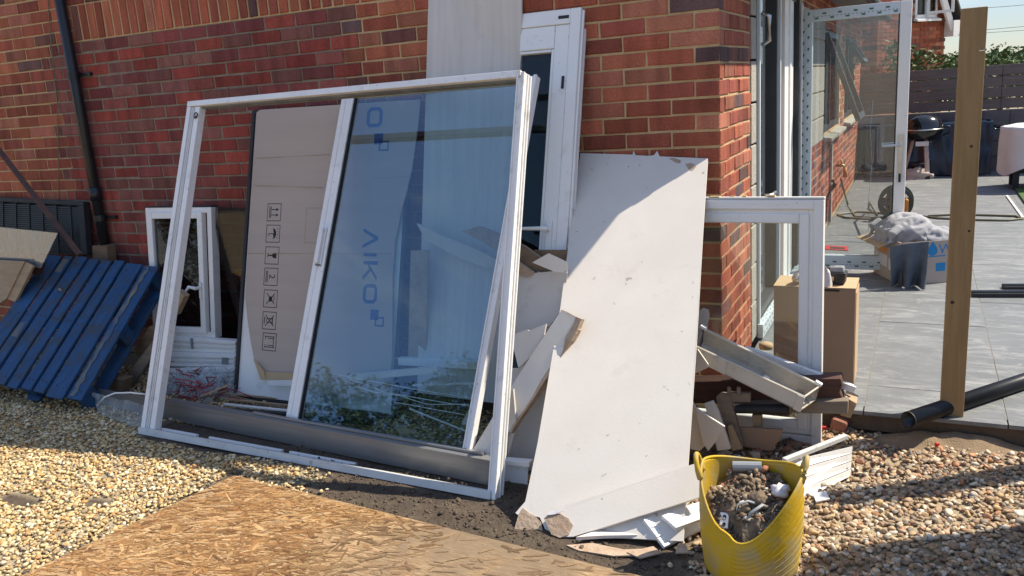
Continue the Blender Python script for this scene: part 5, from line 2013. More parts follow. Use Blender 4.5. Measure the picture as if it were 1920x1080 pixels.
tag(cb2, 'crumpled clear plastic bundle behind the sash stile', 'wrapping')

# ------------------------------------------------------------------ plasterboard between the frame and the corner
bb = thing('plasterboard_sheet', 'large cream plasterboard sheet leaning on the wall, sun across its lower part', 'plasterboard', (-0.2, -1.3, 0))
poly = [(-0.526, -1.285, 0.04), (-0.498, -1.248, 0.075), (-0.51, -1.078, 0.246), (-0.568, -0.634, 0.692), (-0.679, -0.022, 1.308), (-0.412, -0.023, 1.293), (-0.412, -0.004, 1.311), (-0.396, -0.025, 1.29), (-0.335, -0.026, 1.285), (-0.307, -0.023, 1.287), (-0.296, -0.004, 1.305), (-0.278, -0.027, 1.281), (-0.051, -0.03, 1.265), (-0.012, -0.309, 0.984), (0.046, -0.696, 0.596), (0.095, -1.058, 0.231), (0.124, -1.259, 0.029), (-0.108, -1.287, 0.015), (-0.35, -1.317, -0.001), (-0.392, -1.309, 0.009), (-0.424, -1.282, 0.038), (-0.456, -1.281, 0.04), (-0.479, -1.298, 0.025), (-0.502, -1.291, 0.033)]
s = MB()
s.slab(poly, 0.0125)
o = s.build('sheet', 'plaster', bb)
s = MB()
s.slab([(-0.512, -1.343, -0.013), (-0.51, -1.293, 0.037), (-0.5, -1.27, 0.059), (-0.469, -1.28, 0.047), (-0.44, -1.285, 0.041), (-0.414, -1.296, 0.029), (-0.396, -1.322, 0.002), (-0.451, -1.339, -0.013)], 0.004)
s.build('torn_corner', 'torn', bb)
s = MB()
s.slab([(-0.232, -0.036, 1.271), (-0.212, -0.033, 1.273), (-0.175, -0.041, 1.262), (-0.172, -0.055, 1.249), (-0.198, -0.051, 1.254)], 0.002)
s.slab([(-0.149, -0.056, 1.246), (-0.122, -0.053, 1.248), (-0.095, -0.064, 1.236), (-0.11, -0.084, 1.216), (-0.132, -0.076, 1.226)], 0.002)
s.build('torn_patch', 'torn', bb)

fs = thing('plasterboard_strip', 'cream plasterboard strip with torn brown end lying against the foot of the big sheet', 'plasterboard', (-0.138, -1.198, 0))
s = MB()
s.slab([(-0.391, -1.294, 0.054), (-0.365, -1.268, 0.079), (-0.251, -1.225, 0.116), (-0.064, -1.149, 0.181), (0.149, -1.065, 0.253), (0.174, -1.155, 0.162), (0.051, -1.204, 0.12), (-0.112, -1.268, 0.064), (-0.269, -1.33, 0.012), (-0.319, -1.339, 0.006), (-0.355, -1.332, 0.015), (-0.383, -1.316, 0.032)], 0.0125)
s.build('sheet', 'plaster', fs)
s = MB()
s.slab([(-0.396, -1.304, 0.05), (-0.376, -1.287, 0.067), (-0.338, -1.283, 0.069), (-0.301, -1.29, 0.059), (-0.279, -1.305, 0.043), (-0.287, -1.331, 0.018), (-0.317, -1.344, 0.006), (-0.352, -1.341, 0.011)], 0.004)
s.build('torn_end', 'torn', fs)
s = MB()
s.slab([(-0.392, -1.301, 0.062), (-0.368, -1.282, 0.079), (-0.326, -1.279, 0.08), (-0.356, -1.292, 0.068)], 0.003)
s.build('paper_curl', 'cover', fs)
s = MB()
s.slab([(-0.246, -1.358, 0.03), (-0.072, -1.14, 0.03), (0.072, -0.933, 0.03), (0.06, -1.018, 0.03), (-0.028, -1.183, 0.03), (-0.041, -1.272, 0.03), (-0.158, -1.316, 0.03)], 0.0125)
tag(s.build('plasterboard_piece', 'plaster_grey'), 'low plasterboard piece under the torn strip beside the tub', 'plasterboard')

for pts, mt, t, lb in (
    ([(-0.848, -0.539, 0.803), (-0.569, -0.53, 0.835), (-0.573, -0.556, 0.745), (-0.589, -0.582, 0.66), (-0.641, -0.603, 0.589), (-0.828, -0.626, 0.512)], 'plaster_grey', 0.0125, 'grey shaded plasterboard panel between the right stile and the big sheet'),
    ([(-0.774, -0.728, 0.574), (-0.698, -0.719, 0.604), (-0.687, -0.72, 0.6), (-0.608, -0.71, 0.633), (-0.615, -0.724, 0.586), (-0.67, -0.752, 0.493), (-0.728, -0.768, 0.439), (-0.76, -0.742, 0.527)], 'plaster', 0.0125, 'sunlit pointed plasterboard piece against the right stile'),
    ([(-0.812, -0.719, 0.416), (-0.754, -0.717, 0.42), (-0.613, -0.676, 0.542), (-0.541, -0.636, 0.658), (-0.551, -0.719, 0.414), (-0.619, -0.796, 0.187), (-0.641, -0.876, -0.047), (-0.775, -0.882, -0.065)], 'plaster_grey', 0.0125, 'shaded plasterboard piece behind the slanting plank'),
    ([(-0.718, -0.92, 0.36), (-0.684, -0.92, 0.399), (-0.682, -0.92, 0.23), (-0.735, -0.92, 0.074)], 'plaster', 0.0125, 'narrow pale plasterboard sliver low beside the right stile'),
):
    s = MB()
    s.slab(pts, t)
    tag(s.build('plasterboard_piece', mt), lb, 'plasterboard')

dk = thing('slanting_plank', 'slanting cream board with ragged brown edge across the left of the big sheet', 'board', (-0.933, -0.818, 0))
s = MB()
s.slab([(-0.536, -0.703, 0.696), (-0.465, -0.713, 0.674), (-0.471, -0.725, 0.648), (-0.503, -0.752, 0.592), (-0.506, -0.774, 0.544), (-0.56, -0.81, 0.468), (-0.615, -0.859, 0.364), (-0.67, -0.902, 0.273), (-0.711, -0.931, 0.211), (-0.794, -0.993, 0.079), (-0.91, -1, 0.065), (-0.868, -0.968, 0.132), (-0.786, -0.899, 0.278), (-0.715, -0.84, 0.404), (-0.622, -0.768, 0.558)], 0.016)
s.build('board', 'plaster', dk)
pts_r = [V(q) for q in [(-0.432, -0.734, 0.672), (-0.446, -0.754, 0.63), (-0.469, -0.776, 0.583), (-0.497, -0.798, 0.536), (-0.528, -0.824, 0.48), (-0.569, -0.853, 0.42), (-0.601, -0.879, 0.364), (-0.633, -0.904, 0.312), (-0.666, -0.926, 0.263), (-0.696, -0.951, 0.211)]]
pts_l = [V(q) for q in [(-0.463, -0.718, 0.675), (-0.469, -0.73, 0.65), (-0.501, -0.756, 0.594), (-0.504, -0.778, 0.546), (-0.558, -0.814, 0.47), (-0.588, -0.837, 0.422), (-0.617, -0.865, 0.362), (-0.649, -0.892, 0.305), (-0.683, -0.914, 0.257), (-0.709, -0.935, 0.213)]]
s = MB()
for i in range(len(pts_r) - 1):
    e = Vector((random.uniform(-.004, .004), 0, random.uniform(-.003, .003)))
    s.hexa([pts_l[i], pts_r[i], pts_r[i + 1], pts_l[i + 1]], [q + Vector((0.004, 0.03, -0.012)) + e for q in (pts_l[i], pts_r[i], pts_r[i + 1], pts_l[i + 1])])
s.build('ragged_edge', 'torn', dk)
s = MB()
s.tube([(-0.533, -0.711, 0.7), (-0.507, -0.714, 0.693), (-0.474, -0.72, 0.68), (-0.441, -0.725, 0.669)], 0.002, 4)
s.build('top_paper', 'torn', dk)

# ------------------------------------------------------------------ standing white window at the corner
wr = thing('white_window', 'white window frame with clear glass standing by the house corner', 'window', (0.2, -0.24, 0))
WQ = Quad((-0.24, -0.250, 0.0), (0.479, -0.245, 0.0), (0.470, -0.185, 1.092), (-0.24, -0.155, 1.092))
w_, h_ = WQ.w, WQ.h
s = MB()
ring(WQ, s, 0, w_, 0, h_, 0.040, 0.0, 0.07)
s.build('outer_frame', 'upvc', wr, bevel=0.003)
s = MB()
ring(WQ, s, 0.040, w_ - 0.040, 0.045, h_ - 0.040, 0.022, 0.014, 0.065)
s.build('rebate', 'upvc', wr, bevel=0.002)
s = MB()
ring(WQ, s, 0.058, w_ - 0.058, 0.065, h_ - 0.060, 0.042, 0.004, 0.05)
s.build('sash', 'upvc', wr, bevel=0.006)
s = MB()
WQ.rect(s, 0.096, w_ - 0.096, 0.10, h_ - 0.098, 0.022, 0.028)
s.build('glass', 'glass_clear', wr)
s = MB()
WQ.rect(s, 0.0, w_ + 0.002, h_ + 0.0005, h_ + 0.012, 0.004, 0.066)
s.build('dirty_top', 'alu_dirty', wr, bevel=0.003)
s = MB()
for k in range(7):
    x = random.uniform(0.1, w_)
    WQ.rect(s, x, x + random.uniform(0.01, 0.05), h_ + 0.012, h_ + random.uniform(0.014, 0.02), random.uniform(0, 0.03), 0.05)
tag(s.build('mortar_crumbs', 'mortar_tan', wr), kind='stuff')

# ------------------------------------------------------------------ debris pile right of the big sheet
gt = thing('box_gutter', 'dirty cream box gutter length slanting down over the dark timber', 'gutter', (0.22, -0.45, 0.245))
BR0, BR1 = V((0.002, -0.4, 0.561)), V((0.49, -0.4, 0.343))
FR0, FR1 = V((-0.007, -0.5, 0.51)), V((0.438, -0.5, 0.325))
FB0, FB1 = V((-0.013, -0.5, 0.45)), V((0.42, -0.5, 0.258))
BB0, BB1 = BR0 + (FB0 - FR0), BR1 + (FB1 - FR1)
def sheet(mb, a, b, c, d, t, mi=0):
    n = (V(b) - V(a)).cross(V(d) - V(a)).normalized() * t
    mb.hexa([V(a), V(b), V(c), V(d)], [V(a) + n, V(b) + n, V(c) + n, V(d) + n], mi)
s = MB()
sheet(s, FR0, FR1, FB1, FB0, 0.004)
s.build('front_wall', 'gutter', gt)
s = MB()
sheet(s, FB0, FB1, BB1, BB0, 0.004)
sheet(s, BB0, BB1, BR1, BR0, 0.004)
s.build('trough', 'gutter_in', gt)
s = MB()
s.tube([BR0, BR1], 0.006, 6)
s.tube([FR0, FR1], 0.005, 6)
s.tube([BR1, lerp(BR1, FR1, 1)], 0.004, 6)
s.build('rim', 'gutter', gt)
for t0, t1, g in ((0.0, 0.30, 0.006), (0.94, 1.01, 0.007)):
    s = MB()
    n = (FR1 - FR0).cross(FB0 - FR0).normalized()
    if n.y > 0:
        n = -n
    a, b, c, d = lerp(FR0, FR1, t0), lerp(FR0, FR1, t1), lerp(FB0, FB1, t1), lerp(FB0, FB1, t0)
    s.hexa([q + n * 0.001 for q in (a, b, c, d)], [q + n * g for q in (a, b, c, d)])
    s.build('union_sleeve', 'gutter', gt, bevel=0.002)
for t in (0.005, 0.985):
    s = MB()
    s.box(lerp(BR0, BR1, t) + Vector((0, 0, 0.006)), (0.03, 0.022, 0.014), Matrix.Rotation(0.5, 3, 'Y'))
    s.build('clip', 'upvc', gt, bevel=0.002)
s = MB()
s.box(lerp(lerp(BB0, BB1, .62), lerp(FB0, FB1, .62), .4) + Vector((0, 0, 0.02)), (0.024, 0.014, 0.02), Matrix.Rotation(0.4, 3, 'Y'))
s.build('white_clip', 'upvc', gt, bevel=0.002)
s = MB()
sheet(s, lerp(BR0, FR0, .02), lerp(FR0, BR0, .02), FB0, BB0, 0.006)
s.build('stop_end', 'rubber', gt)

def beam(name, pts, t, mt, lb, cat, bev=0.004):
    s = MB()
    s.slab(pts, t)
    return tag(s.build(name, mt, bevel=bev), lb, cat)
beam('dark_timber', [(-0.065, -0.36, 0.293), (0.272, -0.36, 0.335), (0.565, -0.36, 0.367), (0.572, -0.36, 0.339), (0.562, -0.36, 0.308), (0.579, -0.36, 0.269), (0.272, -0.36, 0.226), (-0.067, -0.36, 0.187)], 0.09, 'timber_red', 'dark red-brown timber beam with a broken right end under the gutter', 'timber')
beam('grey_timber', [(0.133, -0.4, 0.224), (0.599, -0.4, 0.286), (0.598, -0.4, 0.227), (0.137, -0.4, 0.185)], 0.05, 'timber_grey', 'weathered pale timber rail lying under the dark beam', 'timber')
beam('timber_stub', [(0.582, -0.34, 0.281), (0.63, -0.34, 0.255), (0.605, -0.34, 0.185), (0.562, -0.34, 0.195)], 0.10, 'wood_pale', 'sawn pale timber stub at the right end of the debris', 'timber')
s = MB()
s.tube([(0.13, -0.43, 0.213), (0.366, -0.43, 0.234)], 0.021, 14)
tag(s.build('black_pipe', 'rubber', smooth=False), 'short dull black pipe under the weathered rail', 'pipe')
s = MB()
s.bar((0.159, -0.3, 0.446), (0.618, -0.3, 0.301), 0.012, 0.028)
s.bar((0.169, -0.292, 0.456), (0.611, -0.292, 0.316), 0.010, 0.008)
tag(s.build('alloy_strip', 'alu'), 'thin silver strip lying behind the gutter towards the brown carton', 'strip')
beam('grey_flap', [(-0.04, -0.33, 0.453), (-0.037, -0.33, 0.617), (-0.013, -0.33, 0.633), (0.01, -0.33, 0.627), (0.015, -0.33, 0.605), (-0.016, -0.33, 0.442)], 0.006, 'plaster_grey', 'grey rounded plastic flap behind the upper end of the gutter', 'sheet', 0)
beam('gutter_scrap', [(-0.002, -0.56, 0.503), (0.016, -0.56, 0.517), (0.06, -0.56, 0.452), (0.056, -0.56, 0.437), (-0.004, -0.56, 0.403)], 0.01, 'gutter', 'broken cream gutter scrap at the right edge of the big sheet', 'gutter', 0)
for pts, t, nm, mt, lb, cat in (
    ([(0.07, -0.47, 0.274), (0.093, -0.47, 0.293), (0.129, -0.47, 0.29), (0.187, -0.47, 0.057), (0.123, -0.47, 0.028)], 0.03, 'grey_offcut', 'timber_grey', 'grey board end leaning behind the tub, below the dark beam', 'board'),
    ([(0.037, -0.55, 0.269), (0.074, -0.55, 0.285), (0.1, -0.55, 0.234), (0.148, -0.55, 0.076), (0.091, -0.55, 0.059), (0.068, -0.55, 0.169)], 0.02, 'white_offcut', 'plaster', 'narrow white board leaning left of the grey board end', 'board'),
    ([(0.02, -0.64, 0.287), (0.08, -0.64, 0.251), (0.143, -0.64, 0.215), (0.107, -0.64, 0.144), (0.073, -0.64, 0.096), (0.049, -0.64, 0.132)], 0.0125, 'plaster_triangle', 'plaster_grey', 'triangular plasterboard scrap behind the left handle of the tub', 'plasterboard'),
    ([(0.125, -0.5, 0.156), (0.143, -0.5, 0.168), (0.188, -0.5, 0.06), (0.143, -0.5, 0.044)], 0.012, 'tan_offcut', 'wood_pale', 'small tan offcut standing behind the rim of the tub', 'board'),
    ([(-0.009, -0.6, 0.314), (0.017, -0.6, 0.261), (0.051, -0.6, 0.1), (0.027, -0.6, 0.072), (-0.014, -0.6, 0.076)], 0.0125, 'plaster_scrap', 'plaster', 'broken plasterboard scrap tucked at the right edge of the big sheet', 'plasterboard'),
    ([(0.159, -0.42, 0.125), (0.344, -0.42, 0.135), (0.331, -0.42, 0.084), (0.287, -0.42, 0.028), (0.182, -0.42, 0.034)], 0.015, 'brown_card', 'card_dk', 'brown cardboard piece under the black pipe', 'cardboard'),
    ([(0.123, -0.46, 0.297), (0.215, -0.46, 0.304), (0.215, -0.46, 0.263), (0.122, -0.46, 0.253)], 0.02, 'pegged_block', 'timber_grey', 'small grey block with two pegs on the dark beam', 'wood'),
    ([(0.207, -0.38, 0.172), (0.248, -0.38, 0.177), (0.248, -0.38, 0.107), (0.212, -0.38, 0.102)], 0.03, 'short_stud', 'wood_pale', 'short pale stud standing behind the brown cardboard', 'wood'),
):
    beam(nm, pts, t, mt, lb, cat, 0.002)
for x in (1366, 1384):
    pass
s = MB()
s.tube([(0.127, -0.47, 0.292), (0.127, -0.47, 0.326)], 0.009, 8)
o = s.build('wood_peg', 'timber_grey')
tag(o, 'left wooden peg on the small grey block', 'peg')
s = MB()
s.tube([(0.168, -0.47, 0.296), (0.168, -0.47, 0.33)], 0.009, 8)
o = s.build('wood_peg', 'timber_grey')
tag(o, 'right wooden peg on the small grey block', 'peg')
for k, (u, lb) in enumerate((((0.046, -0.452, 0.03), 'orange-brown brick rubble lump behind the left of the tub'), ((0.541, -0.017, 0.03), 'half brick lying at the patio edge below the carton'), ((0.006, -0.511, 0.02), 'brown rubble lump at the foot of the big sheet'))):
    s = MB()
    s.box(u, (0.10, 0.07, 0.055), Matrix.Rotation(0.5 + k, 3, 'Z') @ Matrix.Rotation(0.25, 3, 'X'))
    tag(s.build('brick_lump', 'rubble_orange' if k == 1 else 'rubble', bevel=0.012), lb, 'rubble')
s = MB()
s.lathe([(0.0, 0.0), (0.035, 0.004), (0.038, 0.03), (0.02, 0.04), (0.0, 0.042)], 10, (0.116, 0.55, 0.175))
tag(s.build('tan_lump', 'card_tan', smooth=True), 'small round tan lump on the threshold beside the brown carton', 'rubble')
for (u, sz_, lb) in (((0.476, -0.057, 0.012), 0.03, 'bright red plastic bit on the gravel below the patio edge'), ((0.942, -0.121, 0.016), 0.018, 'small red plastic bit on the gravel left of the post')):
    s = MB()
    s.box(u, (sz_, sz_ * .7, 0.02), Matrix.Rotation(.5, 3, 'Z'))
    tag(s.build('red_bit', 'red', bevel=0.004), lb, 'plastic')

r = np.random.default_rng(29)
n = 260
P = np.column_stack([r.normal(0.27, 0.16, n), r.normal(-0.47, 0.13, n), np.zeros(n)])
P[:, 2] = 0.004 + np.abs(r.normal(0, 0.012, n))
CC = np.array([(0.55, 0.50, 0.43), (0.32, 0.15, 0.09), (0.20, 0.15, 0.10), (0.40, 0.33, 0.25), (0.60, 0.57, 0.52), (0.12, 0.09, 0.07)])[r.choice(6, n)]
o = pebbles('rubble_scatter', P, np.minimum(0.035, 0.006 + r.exponential(0.009, n)), CC, 1, 43, 'stone', smooth=False, flat=(0.4, 0.9))
tag(o, 'broken plaster and brick bits strewn under the debris by the corner', 'rubble', kind='stuff')

# white cladding: whole plank behind the tub, broken piece in front of the strip
def cladding(name, lb, a, b, c, d, n):
    """plank with n boards' worth of V-grooves; a-b lower edge, d-c upper edge"""
    t = thing(name, lb, 'cladding', V(a))
    q = Quad(a, b, c, d)
    e = q.h / n
    for i in range(n):
        s = MB()
        q.rect(s, 0, q.w, i * e + 0.0015, (i + 1) * e - 0.0015, 0.0, 0.012)
        s.build('ridge', 'upvc', t, bevel=0.0015)
    s = MB()
    q.rect(s, 0.001, q.w - 0.001, 0.001, q.h - 0.001, 0.006, 0.018)
    s.build('web', 'upvc', t)
    return t, q
t_, q_ = cladding('white_cladding', 'white grooved plastic cladding plank leaning behind the tub on the gravel', (0.425, -0.846, 0), (0.623, -0.504, 0), (0.625, -0.458, 0.115), (0.374, -0.716, 0.12), 4)
s = MB()
s.bar((0.391, -0.723, 0.135), (0.595, -0.414, 0.135), 0.022, 0.02)
s.build('top_lip', 'alu_dirty', t_, bevel=0.003)
t_, q_ = cladding('broken_cladding', 'broken white cladding piece lying left of the tub', (0.065, -1.291, 0.012), (0.186, -1.123, 0.03), (0.145, -1.045, 0.085), (-0.027, -1.24, 0.08), 3)
t_, q_ = cladding('snapped_cladding', 'snapped white cladding scrap overlapping the broken piece by the tub', (0.099, -1.256, 0.075), (0.201, -1.144, 0.085), (0.167, -1.079, 0.11), (0.038, -1.228, 0.1), 2)
for k, (pts, lb) in enumerate((([(-0.274, -1.386, 0.008), (-0.191, -1.342, 0.008), (-0.068, -1.345, 0.008), (0.027, -1.304, 0.008), (0.022, -1.35, 0.008), (-0.09, -1.397, 0.008), (-0.218, -1.405, 0.008)], 'thin torn board flake lying on the soil in front of the strip'),
                  ([(-0.052, -1.365, 0.012), (0.025, -1.297, 0.012), (0.064, -1.328, 0.012), (0.004, -1.385, 0.012)], 'small torn paper flake on the soil left of the tub'),
                  ([(0.107, -1.275, 0.02), (0.119, -1.233, 0.02), (0.157, -1.309, 0.02), (0.113, -1.325, 0.02)], 'little brown scrap at the foot of the broken cladding'),
                  ([(0.506, -0.758, 0.03), (0.547, -0.721, 0.03), (0.569, -0.782, 0.03), (0.523, -0.82, 0.03)], 'pale ridged plastic scrap on the gravel below the white plank'))):
    s = MB()
    s.slab(pts, 0.005)
    tag(s.build('board_flake', 'torn' if k < 3 else 'alu'), lb, 'scrap')

# ------------------------------------------------------------------ yellow tub of rubble
TC = V((0.362, -1.295, 0.0))
tub = thing('rubble_tub', 'yellow rubber tub with two handles, filled with rubble', 'tub', TC)
NT = 72
def rim_h(a):
    """rim height round the tub: handles pull the sides up, the near side sags to a fold"""
    f = -math.cos(a - R(255))        # -1 at the near side
    near = max(0.0, math.cos(a - R(262)))
    return 0.345 - 0.165 * near ** 1.6 + 0.02 * math.cos(2 * (a - R(8)))
def tub_pt(a, t, off=0.0):
    h = rim_h(a) * t
    r = 0.150 + 0.012 * math.sin(t * 2.6) + 0.004 * math.sin(3 * a + 2)
    sq = 1 - 0.06 * t * math.cos(2 * (a - R(80)))      # pulled slightly oval at the mouth
    fold = -0.018 * math.exp(-((math.degrees(a) - 250) / 9) ** 2) * t
    r = r * sq + fold - off
    if t < 0.06:
        r -= 0.02 * (1 - t / 0.06)
    return TC + Vector((r * math.cos(a), r * math.sin(a), max(0.002, h)))
s = MB()
NV = 26
vs2, fs2 = [], []
for j in range(NV):
    for k in range(NT):
        vs2.append(tub_pt(2 * math.pi * k / NT, j / (NV - 1)))
for j in range(NV):
    for k in range(NT):
        vs2.append(tub_pt(2 * math.pi * k / NT, 1 - j / (NV - 1), 0.006))
M2 = 2 * NV
for j in range(M2 - 1):
    for k in range(NT):
        fs2.append((j * NT + k, j * NT + (k + 1) % NT, (j + 1) * NT + (k + 1) % NT, (j + 1) * NT + k))
fs2.append(tuple(range(NT)))
s.add(vs2, fs2)
s.build('wall', 'tub', tub, smooth=True)
for j in range(9):
    s = MB()
    pts = []
    for k in range(30):
        a = R(258) + k * R(4)
        t = 0.12 + 0.09 * j + k * 0.0035
        pts.append(tub_pt(a, min(0.97, t), -0.0006))
    s.tube(pts, 0.0008, 4)
    s.build('moulded_rib', 'tub', tub, smooth=True)
for a0, sgn in ((R(186), 1), (R(8), -1)):
    c = tub_pt(a0, 1.0)
    rad = Vector((math.cos(a0), math.sin(a0), 0))
    tan = Vector((-math.sin(a0), math.cos(a0), 0))
    s = MB()
    pts, rr = [], []
    for k in range(19):
        u = math.pi * (-0.12 + 1.24 * k / 18)
        pts.append(c + tan * (0.034 * math.cos(u)) + Vector((0, 0, 0.052 * math.sin(u) - 0.004)) + rad * (0.012 * math.sin(u)))
        rr.append(0.0085 if 3 < k < 15 else 0.010)
    s.tube(pts, rr, 10)
    s.build('handle', 'tub', tub, smooth=True)
s = MB()
pts = [tub_pt(2 * math.pi * k / 60, 1.0, 0.003) for k in range(60)]
s.tube(pts, 0.0048, 6, closed=True)
s.build('rim', 'tub', tub, smooth=True)

def rub(u, v):
    a = u * 2 * math.pi
    rr_ = v * (0.145 - 0.026 * math.exp(-((math.degrees(a) - 250) / 14) ** 2))
    x, y = rr_ * math.cos(a), rr_ * math.sin(a)
    h = 0.262 + 0.38 * y + 0.05 * mnoise.noise(Vector((x * 9, y * 9, 1))) + 0.024 * mnoise.noise(Vector((x * 30, y * 30, 5))) + 0.012 * mnoise.noise(Vector((x * 80, y * 80, 9)))
    if v > 0.9:
        h -= (v - 0.9) * 0.35
    if v > 0.7:
        h = min(h, rim_h(a) - 0.022)
    return TC + Vector((x, y, max(0.05, h)))
s = MB()
s.grid(rub, 90, 40)
o = s.build('rubble_fill', 'rubble', smooth=True)
tag(o, 'brown soil and rubble heaped inside the yellow tub', 'rubble', kind='stuff')
r = np.random.default_rng(17)
PP, SS, CC = [], [], []
for k in range(760):
    a, rr_ = r.uniform(0, 6.28), 0.135 * math.sqrt(r.random())
    q = rub(a / 6.2832, rr_ / 0.146)
    PP.append((q.x, q.y, q.z))
    SS.append(min(0.020, 0.0035 + r.exponential(0.0035)))
    c = [(0.16, 0.115, 0.075), (0.25, 0.185, 0.12), (0.08, 0.06, 0.045), (0.46, 0.42, 0.36), (0.34, 0.14, 0.08)][r.choice(5, p=[.32, .22, .22, .14, .10])]
    CC.append(c)
o = pebbles('rubble_bits', np.array(PP), np.array(SS), np.array(CC), 1, 41, 'stone')
tag(o, 'small stones and broken bits on top of the rubble in the tub', 'rubble', kind='stuff')

def in_tub(x, y, dz=0.0):
    a = math.atan2(y, x)
    q = rub((a / (2 * math.pi)) % 1, math.hypot(x, y) / 0.146)
    return q + Vector((0, 0, dz))
tk = thing('socket_plate', 'white two-hole plastic connector stuck in the front of the rubble', 'connector', in_tub(-0.075, -0.085))
rot = Matrix.Rotation(R(62), 3, 'X') @ Matrix.Rotation(0.3, 3, 'Y')
s = MB()
s.box(in_tub(-0.070, -0.088, 0.012), (0.028, 0.05, 0.012), rot)
s.build('plate', 'upvc', tk, bevel=0.003)
for dy in (-0.012, 0.012):
    s = MB()
    c = in_tub(-0.070, -0.088, 0.012) + rot @ Vector((0, dy, 0.0065))
    pts = [c + rot @ Vector((0.006 * math.cos(a), 0.006 * math.sin(a), 0)) for a in lin(0, 5.76, 12)]
    s.add(pts, [tuple(range(12))])
    s.build('hole', 'rubber', tk)
s = MB()
s.tube([in_tub(-0.05, -0.095, 0.0), in_tub(-0.03, -0.08, 0.03), in_tub(0.005, -0.055, 0.035), in_tub(0.03, -0.03, 0.02)], 0.005, 6)
s.tube([in_tub(-0.02, -0.105, 0.01), in_tub(0.02, -0.085, 0.025), in_tub(0.05, -0.05, 0.03), in_tub(0.055, -0.03, 0.02)], 0.006, 6)
tag(s.build('grey_cable_scrap', 'lead', smooth=True), 'grey bent cable scraps at the front of the rubble', 'cable')
s = MB()
s.tube([in_tub(-0.075, 0.10, 0.01), in_tub(0.02, 0.115, 0.012)], 0.018, 12)
tag(s.build('grey_pipe_piece', 'lead'), 'grey pipe piece lying at the back inside the tub', 'pipe')
for x, y, sz_, mt, nm, lb in ((0.098, 0.015, 0.030, 'cover', 'white_rag', 'crumpled white scrap on the right side of the rubble'), (-0.095, 0.05, 0.024, 'rubble_orange', 'orange_lump', 'orange brick lump at the left back of the rubble'), (-0.02, -0.045, 0.016, 'gypsum', 'plaster_lump', 'pale plaster lump near the cables in the tub'), (0.03, -0.005, 0.034, 'rubble', 'brown_lump', 'large brown lump right of centre in the tub')):
    c = in_tub(x, y, sz_ * 0.3)
    s = MB()
    seed = random.random() * 30
    def fn(u, v):
        a, b = u * 2 * math.pi, (v - .5) * math.pi
        d = Vector((math.cos(a) * math.cos(b), math.sin(a) * math.cos(b), math.sin(b) * .7))
        return c + d * sz_ * (1 + .5 * mnoise.noise(d * 2.5 + Vector((seed, 0, 0))))
    s.grid(fn, 14, 9)
    tag(s.build(nm, mt, smooth=True), lb, 'rubble')

# ------------------------------------------------------------------ wooden post, sand, lying pipe
s = MB()
for z0, z1 in ((-0.05, 1.822),):
    s.box((0.9965, 0.058, (z0 + z1) / 2), (0.092, 0.092, z1 - z0))
po = s.build('wooden_post', 'post', bevel=0.004)
tag(po, 'tall square softwood post standing at the edge of the patio', 'post')
for x, z, r_ in ((1.012, 1.28, 0.006), (0.975, 0.62, 0.008), (1.022, 0.93, 0.005)):
    s = MB()
    s.lathe([(0.0, 0.0012), (r_ * .6, 0.0012), (r_, 0.0006), (r_ * 1.1, -0.002)], 12, (x, 0.012, z), axis='y')
    s.build('knot', 'timber_red', po, smooth=True)
s = MB()
s.box((1.03, 0.0115, 1.655), (0.02, 0.003, 0.004))
tag(s.build('post_nail', 'chrome'), 'small metal nail in the upper right of the tall post', 'nail')
s = MB()
def fn(u, v):
    x, y = 0.62 + u * 0.80, -0.26 + v * 0.24
    e = math.exp(-((x - 1.06) / 0.20) ** 2 - ((y + 0.015) / 0.085) ** 2)
    e2 = math.exp(-((x - 0.84) / 0.10) ** 2 - ((y + 0.05) / 0.05) ** 2)
    h = 0.055 * e + 0.03 * e2 + 0.010 * (e + e2) * mnoise.noise(Vector((x * 14, y * 14, 3))) - 0.012
    return Vector((x, y, h))
s.grid(fn, 50, 24)
tag(s.build('sand_mound', 'sand', smooth=True), 'low mound of building sand round the foot of the tall post', 'sand', kind='stuff')
pe, pf = V((0.826, -0.163, 0.135)), V((1.296, 0.451, 0.135))
pf = pe + (pf - pe) * 1.6
bp = thing('lying_pipe', 'long shiny black drain pipe lying on the patio edge behind the post', 'pipe', pe)
s = MB()
d = (pf - pe).normalized()
x_ = d.cross(Vector((0, 0, 1))).normalized()
y_ = x_.cross(d)
def ringp(c, r_, n=24):
    return [c + (x_ * math.cos(2 * math.pi * k / n) + y_ * math.sin(2 * math.pi * k / n)) * r_ for k in range(n)]
rings = ringp(pf, 0.036) + ringp(pe, 0.036) + ringp(pe, 0.032) + ringp(pf, 0.032)
s.add(rings, [(j * 24 + k, j * 24 + (k + 1) % 24, (j + 1) * 24 + (k + 1) % 24, (j + 1) * 24 + k) for j in range(3) for k in range(24)])
s.build('pipe', 'black', bp, smooth=True)
s = MB()
s.tube([lerp(pe, pf, .0), lerp(pe, pf, .004)], 0.0368, 24, caps=False)
s.build('cut_end', 'rubber', bp)

